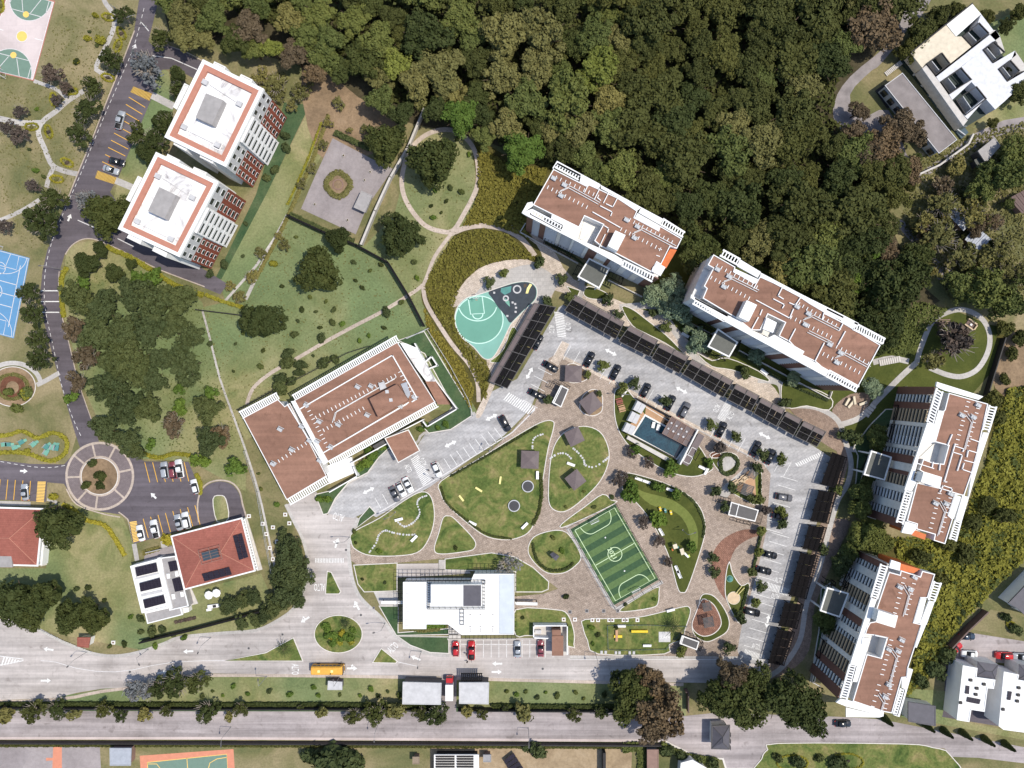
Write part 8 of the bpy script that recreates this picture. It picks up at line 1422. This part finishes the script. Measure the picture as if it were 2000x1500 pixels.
rq = random.Random(21)
for k in range(46):
    p = (rq.uniform(1770, 1995), rq.uniform(280, 600))
    if math.hypot(p[0] - 1868, p[1] - 672) < 100: continue
    tree(p[0], p[1], rq.uniform(9, 24), rq.choice(['airy', 'wild', 'broad', 'airy']), rq.choice(['leaf_olive', 'leaf_forest', 'leaf_brown', 'leaf_olive', 'leaf_green']), 'scrubby tree on rough ground', 'scrub_tree', 'tree', 'scrub on the rough ground at right', rq.uniform(1, 5))
# avenue along the outer street
av = [(20, 1398, 18), (60, 1397, 20), (112, 1392, 17), (150, 1395, 18), (200, 1392, 20), (228, 1398, 17), (280, 1400, 20), (325, 1394, 18), (395, 1398, 22), (440, 1398, 16), (470, 1392, 16), (582, 1388, 12), (628, 1395, 18), (690, 1395, 24), (738, 1392, 22), (775, 1393, 26), (822, 1396, 22), (850, 1396, 20), (906, 1394, 14), (950, 1392, 12), (982, 1390, 12), (1018, 1392, 18), (1120, 1394, 20), (1178, 1396, 20), (1208, 1388, 22)]
for i, (px, py, r) in enumerate(av): tree(px + rq.uniform(-8, 8), py + rq.uniform(-8, 5), r * rq.uniform(.6, 1.35), 'airy' if i % 3 else 'small', ('leaf_olive', 'leaf_forest', 'leaf_dark')[i % 3], 'street tree leaning over the outer street', 'street_tree', 'tree', 'avenue trees on the outer street', 3)
many([(345, 1335, 30), (310, 1345, 24), (380, 1335, 26)], 'airy', 'leaf_dark', 'dark verge tree', h=4); many([(262, 1345, 24), (290, 1350, 22)], 'airy', 'leaf_gray', 'grey-green faded verge tree', h=4)
# car park trees
cp = [(1178, 713), (1238, 748), (1300, 783), (1388, 830), (1438, 853), (1490, 887), (1525, 897), (1053, 513), (1098, 546), (1112, 581), (1187, 584), (1068, 588), (985, 534), (957, 552), (1208, 616), (1526, 1000), (1398, 958), (1527, 1022), (1485, 1036), (1392, 1088), (1396, 1117), (1480, 1077), (1468, 1118), (1487, 1145), (1474, 1176), (1446, 1206), (1424, 1263), (1331, 1270), (1478, 913), (1430, 952), (1482, 975), (1468, 973), (1417, 990), (1148, 731), (1170, 769), (1070, 780), (1635, 955), (1606, 1072), (1276, 612), (1300, 640), (1455, 727), (1532, 787), (1215, 760), (1646, 848)]
for i, (px, py) in enumerate(cp): tree(px, py, 12 if i not in (33, 34) else 8, 'small', 'leaf_hedge' if i % 3 else 'leaf_green', 'small bushy car park tree', 'car_park_tree', 'tree', 'small trees round the car park', 1.8)
many([(1210, 937, 17), (1257, 1018, 15), (1288, 1056, 13), (1306, 1098, 11), (1232, 885, 13), (1268, 905, 13)], 'airy', 'leaf_purple', 'small dark purple tree', h=2)
many([(1497, 997, 13), (1404, 873, 15)], 'small', 'leaf_purple', 'small reddish-brown tree', h=2)
many([(1233, 950, 15), (1230, 968, 16), (1285, 1015, 20), (1320, 965, 12), (1285, 950, 12), (1305, 920, 14), (1350, 1068, 14), (1240, 878, 12), (1310, 910, 14), (1385, 905, 10)], 'small', 'leaf_fresh', 'soft green shrub tree', h=1.5)
# pale trees beside the apartment blocks
for px, py, r in [(1276, 578, 24), (1312, 560, 28), (1322, 605, 28), (1365, 668, 25), (1478, 694, 17), (1550, 738, 16), (1705, 758, 22), (1346, 640, 13), (1300, 595, 24)]: tree(px, py, r, 'round', 'leaf_pale', 'pale silvery-green tree', h=2.5)
for px, py, r in [(1668, 853, 17), (1712, 852, 24), (1682, 960, 22), (1678, 992, 24), (1690, 1044, 36), (1716, 1058, 28), (1645, 1092, 18), (1612, 1208, 22), (1642, 1105, 20), (1612, 1225, 16), (1660, 1075, 22), (1722, 1060, 22)]: tree(px, py, r, 'small' if r < 20 else 'round', 'leaf_green' if r > 21 else 'leaf_hedge', 'green tree', h=2.5)
# long bank of dark green by the crossing, and the traffic circle
many([(570, 1085, 32), (560, 1060, 24), (580, 1120, 34), (560, 1150, 34), (540, 1180, 24), (575, 1165, 22), (520, 1200, 18), (500, 1210, 16), (470, 1215, 14), (548, 1120, 24), (455, 1180, 18), (440, 1185, 16), (475, 1170, 16), (495, 1165, 18)], 'broad', 'leaf_hedge', 'dense green bank tree', h=2)
many([(640, 1228, 9), (642, 1240, 9), (655, 1245, 10), (665, 1248, 9), (676, 1243, 10), (650, 1255, 10), (684, 1246, 9), (635, 1222, 8), (690, 1230, 7)], 'bush', 'leaf_fresh', 'leafy shrub'); many([(663, 1252, 8), (648, 1243, 7), (686, 1253, 7), (668, 1236, 7)], 'bush', 'leaf_yellow', 'yellow-green shrub')
def palm(px, py, r, label):
    R = r * G; x, y = W(px, py, 3); t = empty('palm', x, y, 0, random.random() * 6, label, 'palm'); b = MB(); n = 22; rng = random.Random(px)
    for i in range(n):
        a = 2 * math.pi * i / n + rng.random() * .2; l = R * rng.uniform(.75, 1.1); rise = rng.uniform(.1, 1.1); ca, sa = math.cos(a), math.sin(a)
        for k in range(6):
            u0, u1 = k / 6, (k + 1) / 6; w = .26 * (1 - u0 * .75)
            z0 = 2.6 + rise * math.sin(u0 * 2.6) - u0 * .9; z1 = 2.6 + rise * math.sin(u1 * 2.6) - u1 * .9
            for s in (-1, 1): b.add([(ca * l * u0, sa * l * u0, z0), (ca * l * u1, sa * l * u1, z1), (ca * l * u1 * 1.02 - s * sa * w, sa * l * u1 * 1.02 + s * ca * w, z1 - .15)], [(0, 1, 2) if s < 0 else (0, 2, 1)])
    o = b.build('crown', M['leaf_hedge'], None); o.parent = t; o = MB().tube([(0, 0, 0), (.05, 0, 1.4), (0, 0, 2.7)], .22, 8, .16).build('trunk', M['trunk'], None); o.parent = t
palm(553, 1270, 18, 'dark palm on the left triangular traffic island'); palm(1316, 1226, 20, 'dark palm beside the painted pad on the fenced lawn'); palm(674, 1221, 12, 'dark spiky palm in the planted traffic circle')
# bare branching tree on the pergola corner
many([(992, 1103, 26)], 'bare', 'leaf_gray', 'bare pale-branched tree', h=4)
# clipped balls and small lawn shrubs
many([(557, 265, 9.5), (559, 289, 9.5), (537, 331, 9), (520, 347, 8), (438, 516, 9), (410, 535, 9), (480, 437, 5), (475, 500, 4), (275, 1208, 8), (297, 1233, 10), (318, 1230, 8), (275, 1234, 6), (380, 85, 12), (345, 140, 13)], 'bush', 'leaf_hedge', 'clipped dark ball shrub', 'ball_shrub', 'shrub', 'clipped ball shrubs')
rs = random.Random(3)
dots = [(578, 463), (551, 559), (690, 512), (744, 517), (723, 529), (695, 548), (708, 562), (606, 581), (637, 589), (590, 605), (652, 605), (617, 609), (582, 627), (668, 633), (625, 640), (575, 655), (514, 685), (508, 715), (810, 512), (862, 415), (843, 402), (846, 425), (872, 393), (894, 272), (916, 302), (880, 367), (901, 375), (850, 372), (808, 475), (785, 590), (815, 543), (757, 611), (750, 640), (612, 695), (475, 650), (456, 725), (410, 672), (460, 672), (720, 655), (702, 665), (545, 640), (190, 88), (175, 62), (150, 120), (72, 213), (58, 292), (70, 333), (86, 345), (172, 1147), (204, 1172), (150, 1150), (255, 1205), (215, 1262), (243, 1258), (360, 1245), (340, 1240), (303, 1262), (415, 1350), (435, 1358), (484, 1355), (456, 1340), (395, 1360), (526, 1350), (566, 1356), (612, 1342), (622, 1358), (664, 1357), (703, 1358), (724, 1345), (738, 1358), (757, 1350), (780, 1358), (990, 1350), (1008, 1356), (1027, 1351), (1049, 1362), (1066, 1352), (1088, 1358), (1124, 1352), (1140, 1364), (1180, 1356), (1200, 1362), (505, 925), (510, 955), (540, 985), (556, 1038), (1155, 1225), (1167, 1240), (1158, 1257), (1203, 1224), (1021, 1206), (708, 1131), (752, 1137), (890, 1070), (692, 1038), (695, 1060), (740, 1076), (1080, 1050), (1097, 1075), (1105, 990), (1140, 960), (1105, 1165), (1195, 970), (1160, 990), (1278, 1170), (1222, 1180), (1180, 590), (1240, 622), (1210, 620)]
for i, (px, py) in enumerate(dots): tree(px, py, rs.uniform(3.4, 6.5), 'bush', rs.choice(['leaf_hedge', 'leaf_green', 'leaf_fresh', 'leaf_dark']), 'little lawn shrub', 'shrub', 'shrub', 'little shrubs dotted over the lawns')
many([(535, 850 - 500 + 165, 8), (186, 30, 6), (149, 120, 6), (195, 78, 10), (170, 75, 7), (53, 880, 6), (105, 970, 8), (328, 1054, 12), (50, 770, 12)], 'bush', 'leaf_yellow', 'round yellow-green shrub', 'shrub', 'shrub')
many([(562, 690, 12), (560, 710, 14), (588, 712, 12), (585, 727, 10), (548, 740, 14), (628, 660, 9), (575, 653, 8), (632, 710, 12), (655, 702, 10), (570, 745, 10), (548, 760, 16), (755, 610, 10), (650, 630, 7)], 'bush', 'leaf_hedge', 'dark rounded lawn bush', 'shrub', 'shrub')
many([(715, 905, 12), (700, 915, 10), (728, 890, 12), (720, 880, 10), (745, 872, 9), (832, 830, 8), (822, 838, 7), (625, 975, 8), (640, 975, 8), (870, 828, 7), (855, 835, 6)], 'bush', 'leaf_fresh', 'bright leafy shrub', 'shrub', 'shrub')
many([(585, 180, 22), (605, 150, 16), (660, 200, 14), (640, 240, 12), (633, 282, 12), (610, 330, 12), (590, 360, 12), (555, 480, 14), (545, 460, 10), (510, 495, 14), (490, 540, 14), (470, 580, 16), (450, 560, 12), (712, 250, 10), (683, 255, 7), (540, 165, 26), (510, 150, 20), (570, 210, 14), (545, 190, 16)], 'airy', 'leaf_olive', 'straggly brown-green shrub', 'shrub', 'shrub', h=1)
many([(180, 735 + 170, 9), (190, 928, 8), (200, 930, 9), (168, 947, 9), (195, 948, 9)], 'bush', 'leaf_dark', 'dark oval bush', 'shrub', 'shrub', None)
many([(1870, 1210, 8), (1910, 1180, 8), (1965, 1205, 10), (1985, 1230, 12), (1880, 1195, 6), (1850, 1280, 16), (1830, 1310, 20), (1800, 1330, 14), (1520, 1480, 10), (1560, 1490, 14), (1640, 1490, 18), (1600, 1480, 9), (1050, 1465, 16), (1030, 1460, 10), (650, 1480, 34), (605, 1475, 18), (690, 1485, 22), (1330, 1475, 12), (1360, 1485, 14), (1300, 1465, 14), (1390, 1490, 14)], 'bush', 'leaf_hedge', 'dark garden shrub', 'shrub', 'shrub')
for i, (px, py) in enumerate([(1730, 1413), (1810, 1425), (1845, 1436), (1882, 1440), (1925, 1452), (1965, 1462)]): 
    x, y = W(px, py - 8, 1); t = lab(empty('cypress', x, y), 'pointed dark cypress along the villa wall', px, py, 'tree', 'cypresses along the villa wall'); rng = np.random.default_rng(i); n = 700; u = rng.random(n); a = rng.random(n) * 6.283; R = .95 * (1 - u) ** .7 + .05
    P = np.stack([R * np.cos(a), R * np.sin(a), .3 + u * 4.5], 1); N = np.stack([np.cos(a), np.sin(a), .4 + 0 * a], 1) + unit(rng, n) * .4; inst('crown', leafmesh('crown', 'leaf_dark', quads(P, N / np.linalg.norm(N, axis=1)[:, None], .4 * (.6 + rng.random(n)), rng)), t); inst('trunk', trunk_mesh('small', i), t, (0, 0, 0), 0, (.5, .5, 1.2))
# hedges: leafy strips
def hedge(pts, wpx, h, mat, label, closed=False, name='hedge'):
    P = smooth(WL(pts), 6, closed); P = P + [P[0]] if closed else P; seg = np.array([math.hypot(P[i + 1][0] - P[i][0], P[i + 1][1] - P[i][1]) for i in range(len(P) - 1)]); T = seg.sum(); w = wpx * G / 2; rng = np.random.default_rng(len(pts) + int(T * 10)); n = int(T * max(w * 2, .5) * 16) + 60
    k = rng.choice(len(seg), n, p=seg / T); t = rng.random(n); A = np.array(P); p0 = A[k]; d = (A[k + 1] - p0) / seg[k][:, None]; s = rng.random(n) * 2 - 1; q = p0 + d * (t * seg[k])[:, None] + np.stack([-d[:, 1], d[:, 0]], 1) * (s * w)[:, None]
    z = h * (1 - .35 * np.abs(s) ** 3) * (.8 + .25 * rng.random(n)) * np.where(rng.random(n) < .25, rng.random(n), 1); N = np.stack([-d[:, 1] * s, d[:, 0] * s, .9 + 0 * s], 1) + unit(rng, n) * .6; N /= np.linalg.norm(N, axis=1)[:, None]
    V = quads(np.column_stack([q, z]), N, .42 * (.6 + .8 * rng.random(n)), rng); c = A.mean(0); V[:, :2] -= c; r = empty(name, c[0], c[1], 0, 0, label, 'hedge'); inst('foliage', leafmesh('foliage', mat, V), r)
    b = MB(); 
    for i in range(len(P) - 1):
        f = F(P[i], P[i + 1]); b.box(f, 0, f.L, -w * .8, w * .8, 0, h * .72)
    b.build('inner_growth', M[mat], r)
Yl = 'leaf_yellow'
hedge([(210, 483), (260, 505), (300, 530), (350, 560), (398, 577)], 10, 1.0, Yl, 'yellow-green hedge below the lower tower'); hedge([(403, 576), (440, 590), (478, 601)], 7, 1.0, Yl, 'short yellow-green hedge above the short dark fence')
hedge([(132, 522), (122, 545), (122, 580), (126, 620)], 9, .9, Yl, 'yellow-green hedge beside the crossing lines of the asphalt road'); hedge([(272, 882), (310, 894), (340, 886), (372, 889)], 8, .9, Yl, 'wavy yellow hedge above the purple asphalt car park'); hedge([(384, 925), (392, 945), (392, 965)], 8, .9, Yl, 'yellow hedge between car park and ramp loop')
hedge([(125, 985), (145, 995), (170, 1015), (205, 1025), (225, 1050), (245, 1085)], 8, .9, Yl, 'yellow-green hedge below the brick roundabout')
hedge([(-15, 852), (15, 850), (45, 842), (75, 855), (105, 845), (130, 858), (128, 885), (100, 900), (60, 887), (30, 883), (-15, 882)], 8, .8, Yl, 'curvy yellow hedge round the teal play platforms', True)
hedge([(655, 260), (690, 277), (722, 292)], 11, 1.5, 'leaf_hedge', 'dark clipped hedge above the grey walled yard'); hedge([(570, 420), (632, 450), (692, 472)], 11, 1.5, 'leaf_hedge', 'dark clipped hedge along the lower side of the grey yard')
hedge([(-30, 1373), (200, 1373), (420, 1374), (640, 1374), (850, 1377)], 8, 1.3, 'leaf_dark', 'long dark hedge on the verge left of the sheds'); hedge([(960, 1376), (1100, 1378), (1215, 1378)], 8, 1.3, 'leaf_dark', 'long dark hedge on the verge right of the sheds'); hedge([(-30, 1454), (400, 1454), (840, 1456), (1290, 1458)], 8, .7, 'leaf_forest', 'long low hedge below the outer street wall')
hedge([(1290, 1452), (1340, 1475), (1400, 1485)], 14, 1.2, 'leaf_green', 'green hedge bank left of the gatehouse drive'); hedge([(1215, 1460), (1250, 1462), (1255, 1530)], 20, 1.0, 'leaf_green', 'rough grass bank beside the narrow shed at bottom')
hedge([(1055, 925), (1058, 960), (1052, 1000), (1040, 1025)], 6, .8, 'leaf_dark', 'dark hedge on the right edge of the large green lawn'); hedge([(862, 950), (872, 980), (905, 1010), (950, 1042), (1000, 1052)], 4, .7, 'leaf_dark', 'dark low hedge on the lower edge of the large green lawn'); hedge([(880, 930), (960, 885), (1050, 832)], 4, .7, 'leaf_dark', 'dark low hedge on the upper edge of the large green lawn')
hedge([(1222, 926), (1300, 947), (1350, 975), (1374, 1020), (1372, 1050)], 4, .7, 'leaf_hedge', 'low hedge along the upper mound lawn edge'); hedge([(1408, 893), (1425, 887), (1440, 900), (1435, 918), (1420, 926), (1408, 918)], 7, 1.0, 'leaf_hedge', 'ring hedge round the small paved circle', True); hedge([(1484, 925), (1484, 980)], 4, .9, 'leaf_dark', 'clipped hedge right of the triangular deck'); hedge([(1485, 1045), (1468, 1120)], 5, .9, 'leaf_hedge', 'straight hedge between the plaza and right-hand bays'); hedge([(1460, 1145), (1445, 1200)], 5, .9, 'leaf_hedge', 'straight hedge right of the round sandpit')
hedge([(1040, 1060), (1050, 1095), (1075, 1113), (1105, 1110), (1120, 1098)], 5, .8, 'leaf_dark', 'dark shrubs round the garden hut lawn'); hedge([(1065, 475), (1110, 495), (1150, 525)], 3, .6, 'leaf_hedge', 'low planting under the smaller northern block'); hedge([(1330, 640), (1390, 672)], 5, .8, 'leaf_fresh', 'low planting left of the longest block porch'); hedge([(1445, 690), (1530, 745), (1615, 782)], 5, .8, 'leaf_hedge', 'low planting under the longest block')
hedge([(860, 1228), (820, 1230), (790, 1222)], 8, .7, 'leaf_olive', 'rough planting in the notch of the white flat roof'); hedge([(832, 1222), (870, 1220)], 10, .8, 'leaf_fresh', 'leafy bed in the notch of the white flat roof'); hedge([(343, 1215), (365, 1210), (383, 1205)], 6, .5, 'leaf_purple', 'purple flower bed with yellow edge below the annex'); hedge([(280, 1080), (312, 1070)], 10, .6, 'leaf_olive', 'planted bed between yellow crossing and drive'); hedge([(661 - 24, 361), (661, 337), (685, 361), (661, 385)], 12, .7, 'leaf_olive', 'olive planting in the round stone-edged planter', True)
for i, p in enumerate([(213, 34), (238, 66), (231, 90), (106, 195), (63, 248), (96, 258), (140, 178), (212, 152), (2, 12), (132, 318), (112, 350), (1547, 1489), (1976, 1222), (1655, 1486)]):
    a = (15, 60, -70, 80, 0, 75, 10, 20, 90, 30, 10, 0, 40, 5)[i]; r = 13 if i not in (11, 13) else 30; ca, sa = math.cos(math.radians(a)), math.sin(math.radians(a)); E = [(p[0] + ca * r * math.cos(t) - sa * r * .5 * math.sin(t), p[1] + sa * r * math.cos(t) + ca * r * .5 * math.sin(t)) for t in [k * math.pi / 5 for k in range(10)]]
    hedge(E, 2.6, .5, Yl, None, True, 'flower_bed'); o = [x for x in COL.objects if x.name.startswith('flower_bed') and x.parent is None and not x.get('label')][-1]; lab(o, 'flower bed with a yellow hedge rim', *p, 'flower bed', 'yellow-rimmed flower beds')
    c = W(*p); me = crown_mesh('bush', i % 4, 'leaf_purple' if i % 2 else 'leaf_olive'); inst('plant', me, o, (W(*p)[0] - o.location.x, W(*p)[1] - o.location.y, 0), 0, (.8, .6, .5))
hedge([(25 + 30 * math.cos(t), 755 + 24 * math.sin(t)) for t in [k * math.pi / 5 for k in range(10)]], 7, .6, 'leaf_olive', 'ring planting in the round sunken garden', True); many([(50, 770, 13), (18, 765, 10), (33, 798, 11)], 'bush', 'leaf_green', 'rounded bush', 'shrub', 'shrub')
hedge([(642, 225), (612, 310), (580, 385), (545, 460), (500, 545)], 7, .7, 'leaf_olive', 'straggly planting row right of the towers, nearer the yard'); hedge([(628, 240), (598, 320), (562, 400)], 4, .5, 'leaf_yellow', 'thin yellow-green planting row right of the towers')
# wild ground cover
def cover(poly, n, mat, name, hmax, size, seed, holes=()):
    w = WL(poly); xs = [p[0] for p in w]; ys = [p[1] for p in w]; rng = np.random.default_rng(seed); P = np.column_stack([rng.uniform(min(xs), max(xs), n), rng.uniform(min(ys), max(ys), n)]); hw = [WL(h) for h in holes]
    P = np.array([p for p in P if inside(p, w) and not any(inside(p, h) for h in hw)]); m = len(P); cl = rng.integers(0, m, m // 40); d = np.min(np.linalg.norm(P[:, None, :] - P[cl][None, :200, :], axis=2), axis=1); up = np.clip(1.2 - d / 2.2, .15, 1)
    N = unit(rng, m) * .8; N[:, 2] = np.abs(N[:, 2]) + .5; N /= np.linalg.norm(N, axis=1)[:, None]; V = quads(np.column_stack([P, .05 + hmax * up * rng.random(m)]), N, size * (.5 + rng.random(m)), rng)
    o = bpy.data.objects.new(name, leafmesh(name, mat, V)); COL.objects.link(o); tag(o, kind='stuff'); return o
UG = [(330, 20), (450, 20), (640, 90), (760, 200), (900, 240), (1040, 320), (1180, 360), (1330, 440), (1500, 530), (1700, 610), (1750, 600), (1720, 440), (1770, 340), (1620, 230), (1640, 130), (1750, 30), (1780, -30), (300, -30)]
cover(UG, 55000, 'leaf_forest', 'wood_undergrowth', 8.5, .9, 9)
pa, pb = [(932, 285), (990, 320), (1070, 330), (1030, 430), (1040, 470), (1000, 452), (945, 436), (905, 442), (935, 380)], [(905, 455), (945, 446), (990, 458), (1030, 490), (1050, 505), (985, 508), (935, 522), (900, 555), (885, 600), (890, 640), (930, 690), (955, 712), (950, 785), (930, 740), (895, 675), (858, 625), (836, 580), (828, 560), (850, 515), (888, 462)]
pc = [(828, 600), (850, 640), (905, 715), (925, 760), (920, 800), (835, 645)]
cover(pa, 9000, 'leaf_wild', 'wild_scrub', 1.0, .55, 1); cover(pb, 17000, 'leaf_wild', 'wild_scrub', 1.0, .5, 2); cover(pc, 7000, 'leaf_wild', 'wild_scrub', .8, .5, 3)
pr = [(1965, 760), (2080, 740), (2080, 1080), (2000, 1090), (1900, 1190), (1850, 1250), (1800, 1330), (1770, 1360), (1810, 1160), (1760, 1110), (1740, 1050), (1820, 1050), (1870, 1040), (1925, 900)]
cover(pr, 60000, 'leaf_wildgreen', 'slope_scrub', 1.6, .6, 4); cover(pr, 16000, 'leaf_green', 'slope_scrub', 1.3, .6, 5); cover([(1770, 320), (1880, 270), (2060, 220), (2060, 600), (1860, 590), (1760, 440)], 14000, 'leaf_olive', 'rough_scrub', .8, .5, 12); cover([(1690, 600), (1800, 590), (1850, 605), (1800, 650), (1780, 695), (1735, 690)], 4000, 'leaf_green', 'slope_scrub', 1.2, .5, 6)
many([(x, y, r) for x, y, r in [(1960, 640, 18), (1940, 780, 20), (1975, 690, 16), (1965, 740, 14), (1990, 660, 18), (1950, 815, 18), (1900, 1020, 22), (1850, 1060, 20), (1800, 1090, 20), (1885, 1085, 22), (1930, 985, 20), (1960, 1010, 22), (1835, 1130, 18)]], 'wild', 'leaf_forest', 'untidy slope bush', 'shrub', 'shrub', h=1)
# tufts of grass over the meadows and verges
for i, (poly, n, mt) in enumerate([([(388, 602), (440, 590), (560, 425), (640, 455), (712, 480), (770, 420), (850, 240), (930, 280), (925, 440), (825, 570), (800, 650), (760, 650), (480, 790), (430, 760)], 3500, 'leaf_olive'), ([(115, 10), (260, 60), (205, 205), (150, 330), (92, 490), (40, 480), (0, 380), (0, 165), (72, 168)], 3000, 'leaf_olive'), ([(130, 500), (330, 545), (395, 600), (480, 870), (370, 890), (200, 830), (130, 600)], 3000, 'leaf_green')]): cover(poly, n, mt, 'grass_tufts', .18, .32, 20 + i)
finish_labels()
for ob in list(COL.objects):
    if ob.parent is None and not ob.get('label') and ob.type in ('MESH', 'EMPTY') and not ob.get('kind'): print('UNLABELLED', ob.name)
print('objects', len(COL.objects))
